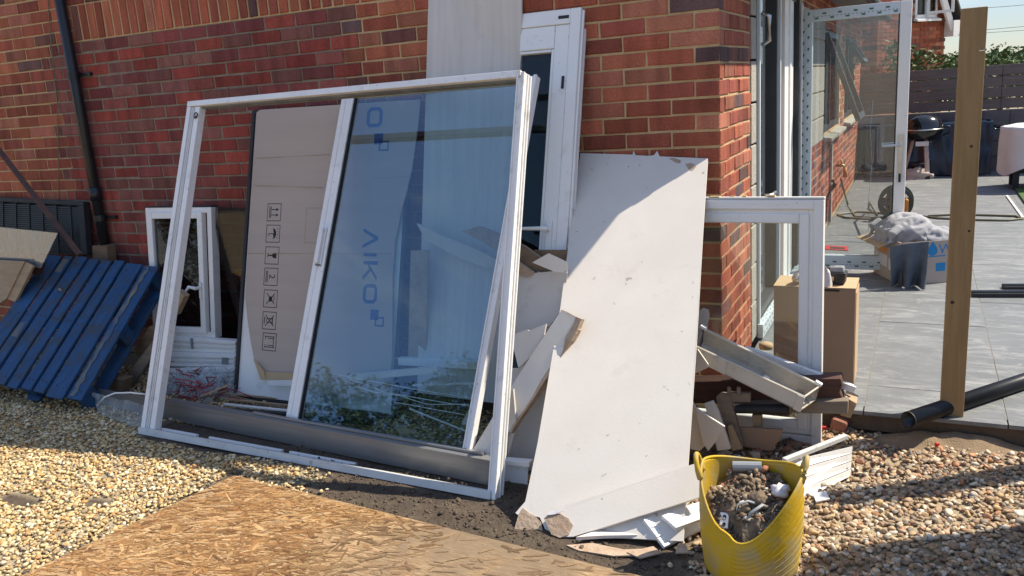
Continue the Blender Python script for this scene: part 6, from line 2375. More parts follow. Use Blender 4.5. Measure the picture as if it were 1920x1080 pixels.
# ------------------------------------------------------------------ brown carton with drill
ct = thing('brown_carton', 'tall closed brown carton standing at the patio corner behind the white window', 'box', (0.39, 0.36, PZ))
s = MB()
s.box((0.389, 0.365, 0.352), (0.376, 0.226, 0.498), mi=0)
s.build('body', 'card_dk', ct, bevel=0.004)  # plain carton: shade of the front is put into this darker brown
s = MB()
s.box((0.389, 0.365, 0.604), (0.378, 0.228, 0.005))
s.build('top_flaps', 'card_tan', ct)  # same carton in lighter tan, sunlight on the top put into the colour
s = MB()
s.box((0.47, 0.2505, 0.593), (0.07, 0.003, 0.010))
s.build('hand_slot', 'rubber', ct)
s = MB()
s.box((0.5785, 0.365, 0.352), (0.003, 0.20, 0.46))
s.build('side_panel', 'card_tan', ct)  # sun-facing side in the lighter tan, light put into the colour
DZ = 0.6065
dr = thing('cordless_drill', 'cordless drill with black battery lying on the brown carton', 'drill', (0.4, 0.36, DZ))
s = MB()
s.hexa([(0.455, 0.31, DZ), (0.52, 0.30, DZ), (0.525, 0.37, DZ), (0.46, 0.38, DZ)], [(0.447, 0.305, DZ + 0.062), (0.528, 0.292, DZ + 0.062), (0.533, 0.375, DZ + 0.062), (0.452, 0.385, DZ + 0.062)])
s.build('battery', 'rubber', dr, bevel=0.007)
s = MB()
s.box((0.4655, 0.3015, DZ + 0.032), (0.018, 0.002, 0.02), Matrix.Rotation(-.14, 3, 'Z'))
s.build('battery_label', 'card_tan', dr)
s = MB()
s.hexa([(0.455, 0.315, DZ + 0.063), (0.52, 0.305, DZ + 0.063), (0.522, 0.37, DZ + 0.063), (0.458, 0.375, DZ + 0.063)], [(0.45, 0.32, DZ + 0.085), (0.515, 0.315, DZ + 0.088), (0.516, 0.36, DZ + 0.088), (0.452, 0.365, DZ + 0.085)])
s.build('foot', 'lead', dr, bevel=0.005)
s = MB()
s.tube([(0.475, 0.34, DZ + 0.07), (0.42, 0.35, DZ + 0.06), (0.37, 0.36, DZ + 0.05)], [0.02, 0.019, 0.022], 12)
s.build('grip', 'rubber', dr, smooth=True)
s = MB()
s.tube([(0.37, 0.42, DZ + 0.04), (0.345, 0.36, DZ + 0.042), (0.315, 0.30, DZ + 0.038)], [0.032, 0.036, 0.030], 16)
s.build('motor_housing', 'lead', dr, smooth=True)
s = MB()
s.tube([(0.315, 0.30, DZ + 0.038), (0.305, 0.28, DZ + 0.035), (0.295, 0.262, DZ + 0.032)], [0.027, 0.024, 0.014], 14)
s.build('chuck', 'chrome', dr, smooth=True)
rg_ = heap('white_rag', (0.445, 0.275, DZ - 0.003), 0.024, 0.018, 0.085, 'cover', 9, 16, 0.3)
tag(rg_, 'small dirty white rag hanging on the edge of the carton by the window stile', 'rag')

# ------------------------------------------------------------------ box with towel
tb = thing('towel_box', 'open cardboard box with blue print on the patio, holding a grey towel', 'box', (0.8, 2.6, PZ))
F_, L_, R_ = V((0.735, 2.422, 0.1)), V((0.54, 2.86, 0.1)), V((1.04, 2.586, 0.1))
Bk = L_ + (R_ - F_)
hh = Vector((0, 0, 0.31))
s = MB()
for a, b in ((F_, R_), (L_, F_), (R_, Bk), (Bk, L_)):
    c = (F_ + Bk) / 2
    n = (c - (a + b) / 2)
    n.z = 0
    n = n.normalized() * 0.006
    s.hexa([a, b, b + n, a + n], [a + hh, b + hh, b + n + hh, a + n + hh])
s.hexa([q + Vector((0, 0, 0.001)) for q in (F_, R_, Bk, L_)], [q + Vector((0, 0, 0.006)) for q in (F_, R_, Bk, L_)])
s.build('walls', 'card', tb)
s = MB()
fq = [L_ + hh, L_ + hh + (F_ - L_) * 0.8, L_ + hh + (F_ - L_) * 0.75 + Vector((-0.10, -0.06, -0.045)), L_ + hh + Vector((-0.13, -0.01, -0.04))]
s.hexa(fq, [q + Vector((0, 0, 0.005)) for q in fq])
s.build('flap', 'card_tan', tb)
ur = (R_ - F_).normalized()
nr = ur.cross(Vector((0, 0, 1))).normalized()
if nr.y > 0:
    nr = -nr
wR = (R_ - F_).length
def rfn(x, y, d):
    return F_ + ur * x + Vector((0, 0, y)) + nr * (-d)
s = MB()
put_text(s, rfn, 'W', 0.10, wR * 0.76, 0.215, -0.001)
put_text(s, rfn, 'L', 0.10, wR * 0.40, 0.215, -0.001)
cx, cy = wR * 0.64, 0.245
fillp(s, rfn, [(cx, cy + 0.065)] + [(cx + 0.036 * math.cos(a), cy + 0.036 * math.sin(a) - 0.005) for a in lin(0.5, -3.64, 14)], -0.001)
stroke(s, rfn, [(wR * 0.38, 0.198), (wR * 0.90, 0.200)], 0.008, -0.001)
s.build('printed_logo', 'ink_cyan', tb)
s = MB()
fillp(s, rfn, [(wR * .72, .09), (wR * .92, .09), (wR * .92, .15), (wR * .72, .15)], -0.001)
s.build('printed_square', 'ink_cyan', tb)
ul = (F_ - L_).normalized()
nl = Vector((0, 0, 1)).cross(ul).normalized()
if nl.x > 0:
    nl = -nl
wL = (F_ - L_).length
def lfn(x, y, d):
    return L_ + ul * x + Vector((0, 0, y)) + nl * (-d)
s = MB()
fillp(s, lfn, [(wL * .1, .19), (wL * .5, .19), (wL * .5, .28), (wL * .1, .28)], -0.001)
s.build('yellow_label', 'orange', tb)
s = MB()
fillp(s, lfn, [(wL * .06, .09), (wL * .5, .09), (wL * .5, .175), (wL * .06, .175)], -0.001)
fillp(s, lfn, [(wL * .56, .08), (wL * .96, .08), (wL * .96, .165), (wL * .56, .165)], -0.001)
s.build('white_label', 'cover', tb)
def cloth(name, base, lb, mt, cat):
    s = MB()
    base(s)
    return tag(s.build(name, mt, smooth=True), lb, cat)
def fold(p, amp, f, seed):
    n = mnoise.noise(Vector((p.x * f, p.y * f, p.z * f)) + Vector((seed, 0, 0)))
    m = mnoise.noise(Vector((p.x * f * 2.3, p.y * f * 2.3, p.z * f * 2.3)) + Vector((seed, 5, 0)))
    return amp * ((1 - abs(n) * 2.2) * 0.6 + m * 0.5)
mid = (F_ + L_) * 0.32 + (R_ + Bk) * 0.18
def towel(s):
    c = F_ * .36 + L_ * .30 + R_ * .18 + Bk * .16 + Vector((0, 0, 0.33))
    def fn(u, v):
        a, b = u * 2 * math.pi, (v - .5) * math.pi
        d = Vector((math.cos(a) * math.cos(b), math.sin(a) * math.cos(b), math.sin(b)))
        p = Vector((d.x * 0.17, d.y * 0.14, d.z * 0.13))
        return c + p + d * fold(p, 0.02, 8, 3.0)
    s.grid(fn, 60, 36)
    rnd = random.Random(5)
    for k in range(40):                       # rolled and tucked folds over the bunch
        a = rnd.uniform(0, 2 * math.pi)
        e = rnd.uniform(-0.1, 1.3)
        t = rnd.uniform(0, math.pi)
        n = Vector((math.cos(a) * math.cos(e), math.sin(a) * math.cos(e), math.sin(e)))
        x = n.cross(Vector((0, 0, 1))).normalized()
        y = n.cross(x)
        w = x * math.cos(t) + y * math.sin(t)
        z = n.cross(w)
        ln, cv_ = rnd.uniform(0.07, 0.15), rnd.uniform(-1.1, 1.1)
        pts, rr = [], []
        for i in range(11):
            q = (i / 10 - .5) * 2
            m_ = n * (1 - 0.28 * q * q) + w * q * (ln / .16) + z * cv_ * (q * q - .3) * .35
            p = Vector((m_.x * 0.17, m_.y * 0.145, m_.z * 0.135))
            pts.append(c + p)
            rr.append(0.027 * (1 - 0.75 * abs(q) ** 2.2) * (0.85 + 0.3 * rnd.random()))
        s.tube(pts, rr, 9)
    # end hanging over the left face
    for k in range(5):
        p0 = L_ + hh + (F_ - L_) * (0.08 + .18 * k) + Vector((-0.03, -0.02, 0.05))
        s.tube([p0 + Vector((.05, .05, .04)), p0, p0 + Vector((-.012, -.02, -.07)), p0 + Vector((.0, -.01, -.13 + .02 * k))], [0.03, 0.036, 0.034, 0.012], 9)
tw = cloth('grey_towel', towel, 'bunched grey towel spilling over the top of the cardboard box', 'towel', 'towel')
md = tw.modifiers.new('cloth', 'REMESH')
md.mode = 'VOXEL'
md.voxel_size = 0.007
md.use_smooth_shade = True
md = tw.modifiers.new('soften', 'SMOOTH')
md.factor = 0.5
md.iterations = 5
def towel2(s):
    c = R_ * .5 + Bk * .3 + F_ * .2 + Vector((0, 0, 0.31))
    def fn(u, v):
        a, b = u * 2 * math.pi, (v - .5) * math.pi
        d = Vector((math.cos(a) * math.cos(b), math.sin(a) * math.cos(b), math.sin(b)))
        p = Vector((d.x * 0.13, d.y * 0.10, d.z * 0.075))
        return c + p + d * (fold(p, 0.03, 12, 13.0))
    s.grid(fn, 50, 30)
cloth('grey_cloth', towel2, 'smaller grey cloth bundle at the right inside the cardboard box', 'towel', 'cloth')
def trousers(s):
    top0, top1 = V((0.659, 2.36, 0.399)), V((0.903, 2.4, 0.433))
    b0, b1 = V((0.679, 2.452, 0.11)), V((0.894, 2.407, 0.11))
    def fn(u, v):
        p = lerp(lerp(top0, top1, u), lerp(b0, b1, u), v)
        w = 0.035 * math.sin(u * 13 + v * 2) * (0.4 + v) + 0.012 * mnoise.noise(Vector((u * 6, v * 5, 3)))
        return p + Vector((0.0, -0.03 - w, 0.0)) * (0.3 + v)
    s.grid(fn, 40, 20)
cloth('blue_garment', trousers, 'slate blue garment hanging down the front of the cardboard box', 'jeans', 'clothing')

# ------------------------------------------------------------------ hose, reel, tap
hr = thing('hose_reel', 'dark green hose reel with orange crank standing on the patio', 'hose reel', (0.62, 5.35, PZ))
for y in (5.26, 5.46):
    s = MB()
    c = Vector((0.62, y, 0.275))
    for r0, r1 in ((0.165, 0.13), (0.06, 0.0)):
        vs2 = [c + Vector((rr_ * math.cos(2 * math.pi * k / 36), dy, rr_ * math.sin(2 * math.pi * k / 36))) for rr_, dy in ((r0, -.008), (r0, .008), (r1, .008), (r1, -.008)) for k in range(36)]
        fs2 = [(j * 36 + k, j * 36 + (k + 1) % 36, ((j + 1) % 4) * 36 + (k + 1) % 36, ((j + 1) % 4) * 36 + k) for j in range(4) for k in range(36)]
        s.add(vs2, fs2)
    for k in range(6):
        a = k * math.pi / 3
        s.bar(c + Vector((0.05 * math.cos(a), 0, 0.05 * math.sin(a))), c + Vector((0.14 * math.cos(a), 0, 0.14 * math.sin(a))), 0.055, 0.014, up=(0, 1, 0))
    s.build('disc', 'reel', hr)
for k in range(7):
    s = MB()
    y = 5.28 + k * 0.026
    s.tube([(0.62 + 0.095 * math.cos(a), y, 0.275 + 0.095 * math.sin(a)) for a in lin(0, 6.0, 22)], 0.013, 6, closed=True)
    s.build('hose_turn', 'hose', hr, smooth=True)
s = MB()
s.box((0.72, 5.22, 0.25), (0.035, 0.03, 0.14))
s.tube([(0.72, 5.22, 0.31), (0.72, 5.16, 0.31)], 0.016, 10)
s.build('crank', 'orange', hr, bevel=0.006)
s = MB()
s.tube([(0.05, 5.916, 0.453), (0.06, 6.024, 0.35), (0.101, 6.295, 0.1), (0.239, 5.422, 0.112), (0.428, 5.322, 0.112), (0.565, 5.426, 0.112), (0.517, 5.636, 0.112), (0.249, 5.745, 0.112), (0.049, 5.562, 0.112), (0.145, 5.351, 0.112), (0.432, 5.255, 0.112)], 0.011, 7)
s.tube([(0.812, 5.497, 0.112), (1.014, 5.332, 0.112), (1.336, 5.242, 0.112), (1.603, 5.218, 0.112), (1.733, 5.314, 0.112), (1.689, 5.473, 0.112), (1.397, 5.537, 0.112), (1.162, 5.569, 0.112), (0.92, 5.464, 0.112)], 0.011, 7)
s.tube([(0.479, 4.451, 0.3), (0.379, 5.207, 0.3), (0.347, 5.686, 0.15), (0.446, 5.494, 0.112)], 0.011, 7)
tag(s.build('garden_hose', 'hose', smooth=True), 'olive garden hose trailing over the patio from the wall tap to the reel', 'hose')
tp = thing('wall_tap', 'brass garden tap on the side wall with an orange hose connector', 'tap', (0.0, 5.9, 0.6))
s = MB()
s.tube([(-0.01, 5.9, 0.6), (0.07, 5.9, 0.6), (0.09, 5.9, 0.57)], [0.014, 0.016, 0.014], 8)
s.tube([(0.05, 5.9, 0.6), (0.05, 5.9, 0.66)], 0.009, 8)
s.tube([(0.05, 5.85, 0.66), (0.05, 5.95, 0.66)], 0.007, 8)
s.build('tap_body', 'brass', tp, smooth=True)
s = MB()
s.tube([(0.09, 5.9, 0.575), (0.093, 5.9, 0.47)], [0.018, 0.024], 10)
s.build('hose_connector', 'orange', tp, smooth=True)
s = MB()
s.tube([(0.02, 4.62, 0.18), (0.03, 4.6, 0.42), (0.06, 4.58, 0.50)], 0.012, 7)
s.tube([(0.06, 4.58, 0.50), (0.10, 4.56, 0.56), (0.08, 4.58, 0.60)], 0.02, 7)
tag(s.build('wall_pipe_stub', 'rubber', smooth=True), 'dark bent pipe stub on the side wall before the tap', 'pipe')
s = MB()
s.box((0.014, 5.18, 0.55), (0.02, 0.10, 0.90))
tag(s.build('pale_wall_strip', 'concrete'), 'pale upright mortar strip on the side wall below the sill', 'strip')

# ------------------------------------------------------------------ things lying on the patio
s = MB()
s.slab([(0.099, 3.846, 0.108), (0.287, 3.814, 0.108), (0.299, 3.648, 0.108), (0.115, 3.677, 0.108)], 0.006)
lbx = s.build('saw_blade_card', 'red')
tag(lbx, 'red and black tool label card lying on the patio by the open door', 'card')
s = MB()
s.slab([(0.139, 3.794, 0.109), (0.265, 3.758, 0.109), (0.27, 3.687, 0.109), (0.148, 3.698, 0.109)], 0.001)
s.build('black_print', 'ink', lbx)
for k, (a, b, h, lb) in enumerate((((1.169, 2.206, 0.115), (1.649, 2.291, 0.115), 0.03, 'black plastic channel lying across the patio behind the post'), ((1.364, 2.462, 0.112), (1.706, 2.519, 0.112), 0.02, 'grooved black strip lying behind the black channel'))):
    t = thing('black_channel', lb, 'channel', a)
    s = MB()
    s.bar(a, b, 0.07, h)
    s.build('body', 'rubber', t, bevel=0.004)
    for j in (-1, 0, 1):
        s = MB()
        d = (V(b) - V(a)).normalized()
        sdv = d.cross(Vector((0, 0, 1))) * 0.022 * j
        s.bar(V(a) + sdv + Vector((0, 0, h / 2 + 0.004)), V(b) + sdv + Vector((0, 0, h / 2 + 0.004)), 0.008, 0.007)
        s.build('ridge', 'black', t)
s = MB()
s.bar((1.721, 6.928, 0.108), (1.741, 5.402, 0.108), 0.02, 0.012)
tag(s.build('white_rod', 'upvc'), 'white rod lying on the patio by the hose', 'rod')
s = MB()
s.box((2.24, 6.9, 0.112), (0.8, 1.2, 0.024))
tag(s.build('grass_mat', 'grass'), 'patch of artificial grass on the patio at the right edge', 'grass', kind='stuff')

# ------------------------------------------------------------------ back of the patio
WY = 9.45
bw = thing('block_wall', 'dark concrete block wall closing the back of the patio', 'wall', (2.5, WY, 0))
s = MB()
s.box((2.6, WY + 0.06, 0.47), (5.4, 0.09, 0.94))
s.build('mortar_core', 'grout', bw)
for j in range(4):
    z = 0.1 + j * 0.21
    x = -0.08 - (0.22 if j % 2 else 0)
    while x < 5.2:
        a, b = max(x, -0.08), min(x + 0.44, 5.28)
        if b - a > 0.05:
            s = MB()
            s.box(((a + b) / 2, WY + 0.03, z + 0.1), (b - a - 0.007, 0.10, 0.202))
            s.build('block', 'block', bw, bevel=0.004)
        x += 0.44
tf = thing('timber_fence', 'dark stained horizontal board fence on top of the block wall', 'fence', (2.5, WY, 0.94))
for j in range(4):
    z0 = 0.955 + j * 0.147
    for a, b in ((-0.08, 1.78), (1.785, 3.6), (3.605, 5.28)):
        s = MB()
        tilt = random.uniform(-0.006, 0.006)
        s.hexa([(a, WY - 0.012, z0 + tilt), (b, WY - 0.012, z0 - tilt), (b, WY + 0.012, z0 - tilt), (a, WY + 0.012, z0 + tilt)],
               [(a, WY - 0.012, z0 + 0.137 + tilt), (b, WY - 0.012, z0 + 0.137 - tilt), (b, WY + 0.012, z0 + 0.137 - tilt), (a, WY + 0.012, z0 + 0.137 + tilt)])
        s.build('fence_board', 'fence', tf, bevel=0.003)
for x in (-0.05, 1.78, 3.6, 5.25):
    s = MB()
    s.box((x, WY + 0.06, 1.24), (0.07, 0.07, 0.6))
    s.build('fence_post', 'fence', tf)
sf = thing('side_fence', 'dark board fence along the far right side of the patio', 'fence', (5.3, 5, 0))
for j in range(9):
    s = MB()
    s.box((5.3, 4.7, 0.17 + j * 0.155), (0.024, 9.4, 0.145))
    s.build('fence_board', 'fence', sf)

# kettle barbecue
bq = thing('kettle_barbecue', 'black kettle barbecue on three legs at the back of the patio', 'barbecue', (0.84, 8.9, PZ))
c = (0.84, 8.9, 0.76)
s = MB()
s.lathe([(0.0, 0.20), (0.06, 0.197), (0.14, 0.175), (0.21, 0.125), (0.245, 0.06), (0.252, 0.0)], 32, c)
s.build('lid', 'enamel', bq, smooth=True)
s = MB()
s.lathe([(0.258, 0.0), (0.258, -0.012), (0.245, -0.05), (0.20, -0.12), (0.12, -0.165), (0.0, -0.18)], 32, c)
s.build('bowl', 'enamel', bq, smooth=True)
s = MB()
s.lathe([(0.25, 0.004), (0.262, 0.004), (0.262, -0.012), (0.25, -0.012)], 32, c)
s.build('rim', 'chrome', bq, smooth=True)
for a in (R(-70), R(40), R(200)):
    s = MB()
    s.bar((c[0] + 0.12 * math.cos(a), c[1] + 0.12 * math.sin(a), 0.62), (c[0] + 0.24 * math.cos(a), c[1] + 0.24 * math.sin(a), PZ), 0.055, 0.03, up=(math.cos(a), math.sin(a), 0.3))
    s.build('leg', 'bbq_leg', bq, bevel=0.004)
    s = MB()
    s.box((c[0] + 0.24 * math.cos(a), c[1] + 0.24 * math.sin(a), PZ + 0.02), (0.06, 0.05, 0.04))
    s.build('foot', 'rubber', bq)
s = MB()
s.tube([(1.08, 8.86, 0.77), (1.16, 8.84, 0.79), (1.17, 8.84, 0.70), (1.09, 8.86, 0.67)], 0.012, 7)
s.build('side_handle', 'rubber', bq, smooth=True)
s = MB()
s.lathe([(0.0, 0), (0.13, 0.01), (0.14, 0.06), (0.12, 0.06), (0.0, 0.03)], 16, (0.82, 8.86, 0.25))
s.build('ash_pan', 'rubber', bq, smooth=True)
s = MB()
s.box((0.84, 8.72, 0.57), (0.16, 0.01, 0.06))
s.build('badge_plate', 'cover', bq)
o = heap('charcoal_sack', (0.78, 8.72, PZ), 0.20, 0.10, 0.14, 'card', 3, 18, 0.5)
tag(o, 'brown crumpled sack under the kettle barbecue', 'sack')

# table under a blue tarpaulin
tt = thing('tarped_table', 'long table draped in a blue tarpaulin against the block wall', 'table', (0.9, 9.2, PZ))
def tfn(u, v):
    # v runs from the wall over the top and down the front
    x = 0.12 + u * 1.56
    if v < 0.4:
        y, z = WY - 0.05 - (v / 0.4) * 0.42, 0.82
    else:
        y, z = WY - 0.47 - (v - 0.4) * 0.10, 0.82 - (v - 0.4) / 0.6 * 0.70
    w = mnoise.noise(Vector((u * 9, v * 3, 1))) * 0.035 + mnoise.noise(Vector((u * 24, v * 6, 4))) * 0.015
    if v > 0.4:
        y += w * (v + 0.2)
    else:
        z += w * 0.5
    return Vector((x, y, z))
s = MB()
s.grid(tfn, 60, 30)
s.build('tarpaulin', 'tarp', tt, smooth=True)
s = MB()
s.box((0.9, 9.2, 0.77), (1.5, 0.38, 0.04))
s.build('table_top', 'wood', tt)
for x in (0.2, 1.6):
    s = MB()
    s.box((x, 9.2, 0.43), (0.06, 0.34, 0.66))
    s.build('leg', 'wood', tt)
s = MB()
def fn(u, v):
    x = 1.60 + u * 0.20
    return Vector((x, WY - 0.42 + 0.03 * math.sin(v * 7), 0.84 - u * 0.14 - v * 0.05 + 0.02 * math.sin(u * 9)))
s.grid(fn, 10, 8)
s.build('loose_corner', 'tarp', tt, smooth=True)

cv = thing('covered_furniture', 'garden furniture under a white dust sheet at the right edge', 'furniture', (2.2, 7.7, PZ))
def cfn2(u, v):
    a = u * 2 * math.pi
    rx_, ry_ = 0.48, 0.42
    e = 1.0 + 0.05 * math.sin(a * 5) * v + 0.06 * mnoise.noise(Vector((math.cos(a) * 2, math.sin(a) * 2, v * 2)))
    if v < 0.35:
        r_ = v / 0.35
        z = 0.86 - 0.03 * r_ * r_ + 0.02 * mnoise.noise(Vector((r_ * 4 * math.cos(a), r_ * 4 * math.sin(a), 2)))
    else:
        r_ = 1.0 + 0.03 * (v - .35)
        z = 0.83 - (v - .35) / .65 * (0.46 + 0.12 * math.sin(a * 2 + 1))
    return Vector((2.17 + rx_ * r_ * e * math.cos(a), 7.75 + ry_ * r_ * e * math.sin(a), z))
s = MB()
s.grid(cfn2, 70, 26)
s.build('dust_sheet', 'cover', cv, smooth=True)
for x, y in ((1.85, 7.5), (2.5, 7.5), (1.85, 8.0), (2.5, 8.0)):
    s = MB()
    s.box((x, y, 0.3), (0.06, 0.06, 0.4))
    s.build('leg', 'rubber', cv)
s = MB()
s.box((2.17, 7.75, 0.36), (0.66, 0.52, 0.14))
s.build('seat_base', 'rubber', cv, bevel=0.02)

# ------------------------------------------------------------------ neighbour's house beyond the fence
nh = thing('neighbour_house', 'red brick neighbouring house with white bargeboard and open upstairs window', 'house', (0.0, 14.0, 0))
ph = R(50)
nu = Vector((math.cos(ph), math.sin(ph), 0))           # along the sunlit face
nn = Vector((math.sin(ph), -math.cos(ph), 0))          # its outward normal
nv = Vector((-1, 0.12, 0)).normalized()                # along the shaded face
N0 = Vector((0.0, 14.0, 0))
def npt(a, z, d=0.0):
    return N0 + nu * a + nn * d + Vector((0, 0, z))
LEN = 1.83
s = MB()
s.hexa([npt(0, 0, -.02), npt(LEN, 0, -.02), npt(LEN, 0, -4), npt(0, 0, -4) + nv * 4], [npt(0, 6, -.02), npt(LEN, 6, -.02), npt(LEN, 6, -4), npt(0, 6, -4) + nv * 4])
nb = s.build('walls', 'mortar_tan', nh)
s = MB()
row = 0
z = 0.6
def nbrick(mb, o, ax, nrm_, a0, a1, z0, z1, col):
    p = [o + ax * a0 + Vector((0, 0, z0)), o + ax * a1 + Vector((0, 0, z0)), o + ax * a1 + Vector((0, 0, z1)), o + ax * a0 + Vector((0, 0, z1))]
    mb.hexa([q + nrm_ * 0.0 for q in p], [q - nrm_ * 0.05 for q in p], 0, col)
nn2 = Vector((-0.12, -1, 0)).normalized()
while z < 3.9:
    for (o, ax, nr_, ln) in ((N0, nu, nn, LEN), (N0, nv, nn2, 4.0)):
        a = -0.1125 if row % 2 else 0.0
        while a < ln:
            x0, x1 = max(0.0, a), min(ln, a + 0.215)
            inwin = ax is nu and 0.95 < (x0 + x1) / 2 < 1.55 and z > 2.46
            if x1 - x0 > 0.03 and not inwin:
                nbrick(s, o, ax, nr_, x0, x1, z, z + 0.065, brick_col(False))
            a += 0.225
    z += 0.075
    row += 1
tag(s.build('brick', 'brick_many', nh), kind='stuff')
s = MB()
s.hexa([npt(0.93, 2.44, .0), npt(1.58, 2.44, .0), npt(1.58, 2.49, .0), npt(0.93, 2.49, .0)], [npt(0.93, 2.42, .10), npt(1.58, 2.42, .10), npt(1.58, 2.46, .10), npt(0.93, 2.46, .10)])
s.build('sill', 'upvc', nh)
wn_ = MB()
for a, b, z0, z1 in ((0.95, 1.0, 2.5, 3.6), (1.5, 1.55, 2.5, 3.6), (1.22, 1.27, 2.5, 3.6), (0.95, 1.55, 2.49, 2.55)):
    wn_.hexa([npt(a, z0, -.03), npt(b, z0, -.03), npt(b, z1, -.03), npt(a, z1, -.03)], [npt(a, z0, .02), npt(b, z0, .02), npt(b, z1, .02), npt(a, z1, .02)])
nw = wn_.build('window', 'upvc', nh)
s = MB()
s.hexa([npt(0.98, 2.54, 0), npt(1.52, 2.54, 0), npt(1.52, 3.6, 0), npt(0.98, 3.6, 0)], [npt(0.98, 2.54, .005), npt(1.52, 2.54, .005), npt(1.52, 3.6, .005), npt(0.98, 3.6, .005)])
s.build('pane', 'glass_dark', nw)
s = MB()
oc = npt(1.25, 2.55, 0.03)
od = (nu * 0.55 + nn * 0.83).normalized()
for a0, a1, z0, z1 in ((0, .05, 0, 1.0), (.42, .47, 0, 1.0), (.05, .42, 0, .05)):
    p = [oc + od * a0 + Vector((0, 0, z0)), oc + od * a1 + Vector((0, 0, z0)), oc + od * a1 + Vector((0, 0, z1)), oc + od * a0 + Vector((0, 0, z1))]
    t = od.cross(Vector((0, 0, 1))) * 0.04
    s.hexa(p, [q + t for q in p])
s.build('open_casement', 'upvc', nw)
# bargeboard with its boxed end, and roof edge
s = MB()
for (a, z0), (b, z1) in (((LEN - 0.02, 2.16), (LEN - 0.75, 3.6)),):
    pa, pb = npt(a, z0, 0.16), npt(b, z1, 0.16)
    up2 = Vector((0, 0, 0.30))
    s.hexa([pa, pb, pb + up2, pa + up2], [q - nn * 0.05 for q in (pa, pb, pb + up2, pa + up2)])
s.box(npt(LEN + 0.09, 2.26, 0.08), (0.26, 0.26, 0.30), Matrix.Rotation(ph, 3, 'Z'))
s.build('bargeboard', 'upvc', nh)
s = MB()
pa, pb = npt(LEN + 0.24, 2.30, 0.22), npt(LEN - 0.50, 3.75, 0.22)
s.hexa([pa, pb, pb - nn * 4, pa - nn * 4], [q + Vector((0, 0, 0.09)) for q in (pa, pb, pb - nn * 4, pa - nn * 4)])
s.build('roof', 'roof', nh)
s = MB()
s.tube([npt(LEN + 0.28, 2.30, 0.26), npt(LEN + 0.28, 2.30, -4)], 0.05, 8)
s.build('gutter', 'black', nh)

# ------------------------------------------------------------------ planting
def leaves(mb, pts, size, n_per, jit, rnd):
    for p in pts:
        for k in range(n_per):
            c = p + Vector((rnd.gauss(0, jit), rnd.gauss(0, jit), rnd.gauss(0, jit)))
            a, b = rnd.uniform(0, 6.28), rnd.uniform(-0.9, 0.9)
            d = Vector((math.cos(a) * math.cos(b), math.sin(a) * math.cos(b), math.sin(b)))
            e = d.cross(Vector((rnd.uniform(-1, 1), rnd.uniform(-1, 1), rnd.uniform(-1, 1))))
            if e.length < 1e-3:
                continue
            e.normalize()
            s_ = size * rnd.uniform(0.6, 1.3)
            mb.add([c - d * s_, c + e * s_ * 0.42, c + d * s_, c - e * s_ * 0.42], [(0, 1, 2, 3)])

def bush(name, lb, cat, base, lobes, size, dens, n_per, jit, mt='leaf', seed=1, trunk=True, group=None):
    rnd = random.Random(seed)
    t = thing(name, lb, cat, base, group)
    base = V(base)
    pts = []
    for (lx, ly, lz, r_) in lobes:
        c = base + Vector((lx, ly, lz))
        m = int(dens * r_ * r_)
        for k in range(m):
            v = Vector((rnd.gauss(0, 1), rnd.gauss(0, 1), rnd.gauss(0, 1))).normalized()
            rr_ = r_ * (rnd.uniform(0.55, 1.0) + 0.22 * mnoise.noise(v * 2.6 + c))
            pts.append(c + v * rr_)
    s = MB()
    leaves(s, pts, size, n_per, jit, rnd)
    s.build('crown', mt, t)
    if trunk:
        s = MB()
        top = base + Vector((lobes[0][0] * .5, lobes[0][1] * .5, lobes[0][2]))
        s.tube([base + Vector((0, 0, -0.1)), lerp(base, top, .5) + Vector((0.05, 0, 0)), top], [lobes[0][3] * .10, lobes[0][3] * .07, lobes[0][3] * .03], 8)
        for (lx, ly, lz, r_) in lobes[1:]:
            q = base + Vector((lx, ly, lz))
            s.tube([lerp(base, top, .45), lerp(lerp(base, top, .5), q, .6), q], [lobes[0][3] * .05, lobes[0][3] * .035, lobes[0][3] * .012], 6)
        s.build('trunk', 'bark', t, smooth=True)
    return t

bush('garden_shrub', 'dense green shrub against the neighbour brick wall behind the fence', 'shrub', (0.75, 12.6, 0), [(0, 0, 1.35, .52), (.55, .2, 1.30, .46), (-.35, .1, 1.35, .40), (-.35, .05, 1.85, .22), (.95, .3, 1.25, .42)], 0.055, 900, 3, 0.05, seed=4)
bush('garden_shrub', 'lower green shrub right of the neighbour house behind the fence', 'shrub', (2.0, 13.2, 0), [(0, 0, 1.28, .5), (.55, .1, 1.15, .45), (-.5, 0, 1.2, .4)], 0.055, 800, 3, 0.05, seed=5)
bush('field_tree', 'rounded green tree beyond the fence just right of the tall post', 'tree', (6.5, 40, -2.2), [(0, 0, 2.6, 1.5), (1.6, .5, 2.4, 1.3), (-1.7, .3, 2.2, 1.2), (3.1, .6, 2.1, 1.1)], 0.16, 420, 3, 0.14, 'leaf_far', seed=6)
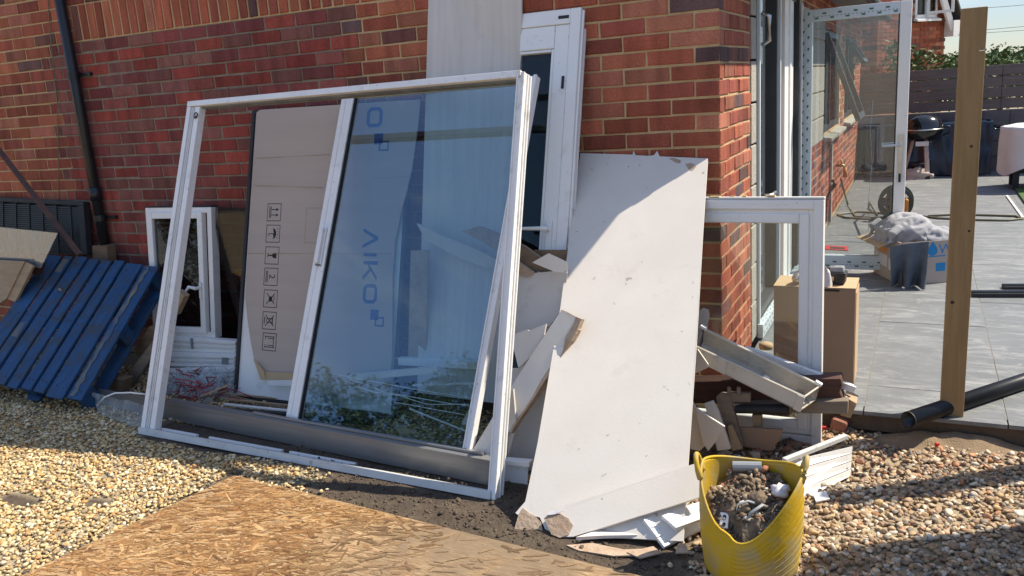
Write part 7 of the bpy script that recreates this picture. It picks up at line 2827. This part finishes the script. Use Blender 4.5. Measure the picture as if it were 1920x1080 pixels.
# hills and far woodland
s = MB()
def hill(u, v):
    a = R(20 + 140 * u)
    d = 90 + v * 420
    h = -1.5 + v * 9 * (0.75 + 0.35 * math.sin(u * 9 + 1)) + 1.5 * mnoise.noise(Vector((u * 8, v * 4, 0)))
    return Vector((d * math.cos(a), d * math.sin(a), h - 0.6))
s.grid(hill, 60, 16)
tag(s.build('hills', 'field', smooth=True, origin=(0, 0, 0)), kind='structure')
s = MB()
rnd = random.Random(9)
pts = []
for k in range(2600):
    a = R(rnd.uniform(48, 100))
    d = rnd.uniform(85, 240)
    hgt = 1.9 + (d - 85) * 0.012
    c = Vector((d * math.cos(a), d * math.sin(a), -0.6 + abs(mnoise.noise(Vector((a * 40, d * .05, 0)))) * 2.0))
    for j in range(7):
        v = Vector((rnd.gauss(0, 1), rnd.gauss(0, 1), rnd.gauss(0, .6)))
        pts.append(c + Vector((v.x * 1.0, v.y * 1.0, hgt * .5 + v.z * hgt * .35)))
leaves(s, pts, 0.42, 2, 0.3, rnd)
tag(s.build('far_woodland', 'leaf_far', origin=(0, 0, 0)), 'distant belt of green trees along the horizon beyond the fence', 'woodland', kind='stuff')

# trees at the camera's back, mirrored in the tinted glass
bush('garden_tree', 'bushy tree behind the viewer, mirrored in the tinted glass', 'tree', (-6.5, -7.4, 0), [(0, 0, 2.9, 1.1), (.8, -.55, 2.7, .85), (-.8, .55, 2.6, .85), (-.1, .1, 3.6, .7), (.9, -.7, 1.9, .8), (-1.0, .7, 1.8, .8), (0, 0, 1.9, 1.0)], 0.045, 1500, 3, 0.06, seed=12)

bush('garden_tree', 'smaller leafy tree added behind the viewer to darken the glass reflection', 'tree', (-8.6, -6.6, 0), [(0, 0, 2.5, 1.0), (.8, -.5, 2.3, .8), (-.8, .5, 2.3, .8), (0, 0, 1.7, .9)], 0.05, 1000, 3, 0.06, seed=15)  # second unseen tree, added to darken the bright part of the glass reflection

# overhead wires
for k, (a, b, lb) in enumerate((((2.442, 60, 4.918), (7.471, 60, 4.786), 'upper overhead wire across the sky'), ((1.573, 60, 3.525), (7.558, 60, 3.496), 'middle overhead wire across the sky'), ((1.603, 62, 3.444), (7.787, 62, 3.287), 'lowest overhead wire across the sky'))):
    s = MB()
    a, b = V(a), V(b)
    d = b - a
    s.tube([a - d * 1.0 + Vector((0, 0, .1)), a, (a + b) / 2 - Vector((0, 0, .03)), b, b + d * 1.5 + Vector((0, 0, .2))], 0.014, 4)
    tag(s.build('overhead_wire', 'rubber'), lb, 'wire')

# ------------------------------------------------------------------ unseen gate and post, added on the right to cast shade on the gravel
s = MB()
s.box((1.9, 0.16, 1.04), (0.095, 0.095, 2.08))
tag(s.build('wooden_post', 'post', bevel=0.004), 'unseen softwood post added on the right to cast shade', 'post')
gf = thing('shade_gate', 'unseen tall board gate added on the right to cast shade', 'gate', (2.04, -1.2, 0))
for k in range(14):
    s = MB()
    s.box((2.02, -0.24 - k * 0.142, 1.15), (0.025, 0.138, 2.3))
    s.build('shade_gate_board', 'fence', gf)
for z in (0.4, 1.9):
    s = MB()
    s.box((2.055, -1.165, z), (0.04, 2.0, 0.09))
    s.build('shade_gate_rail', 'fence', gf)
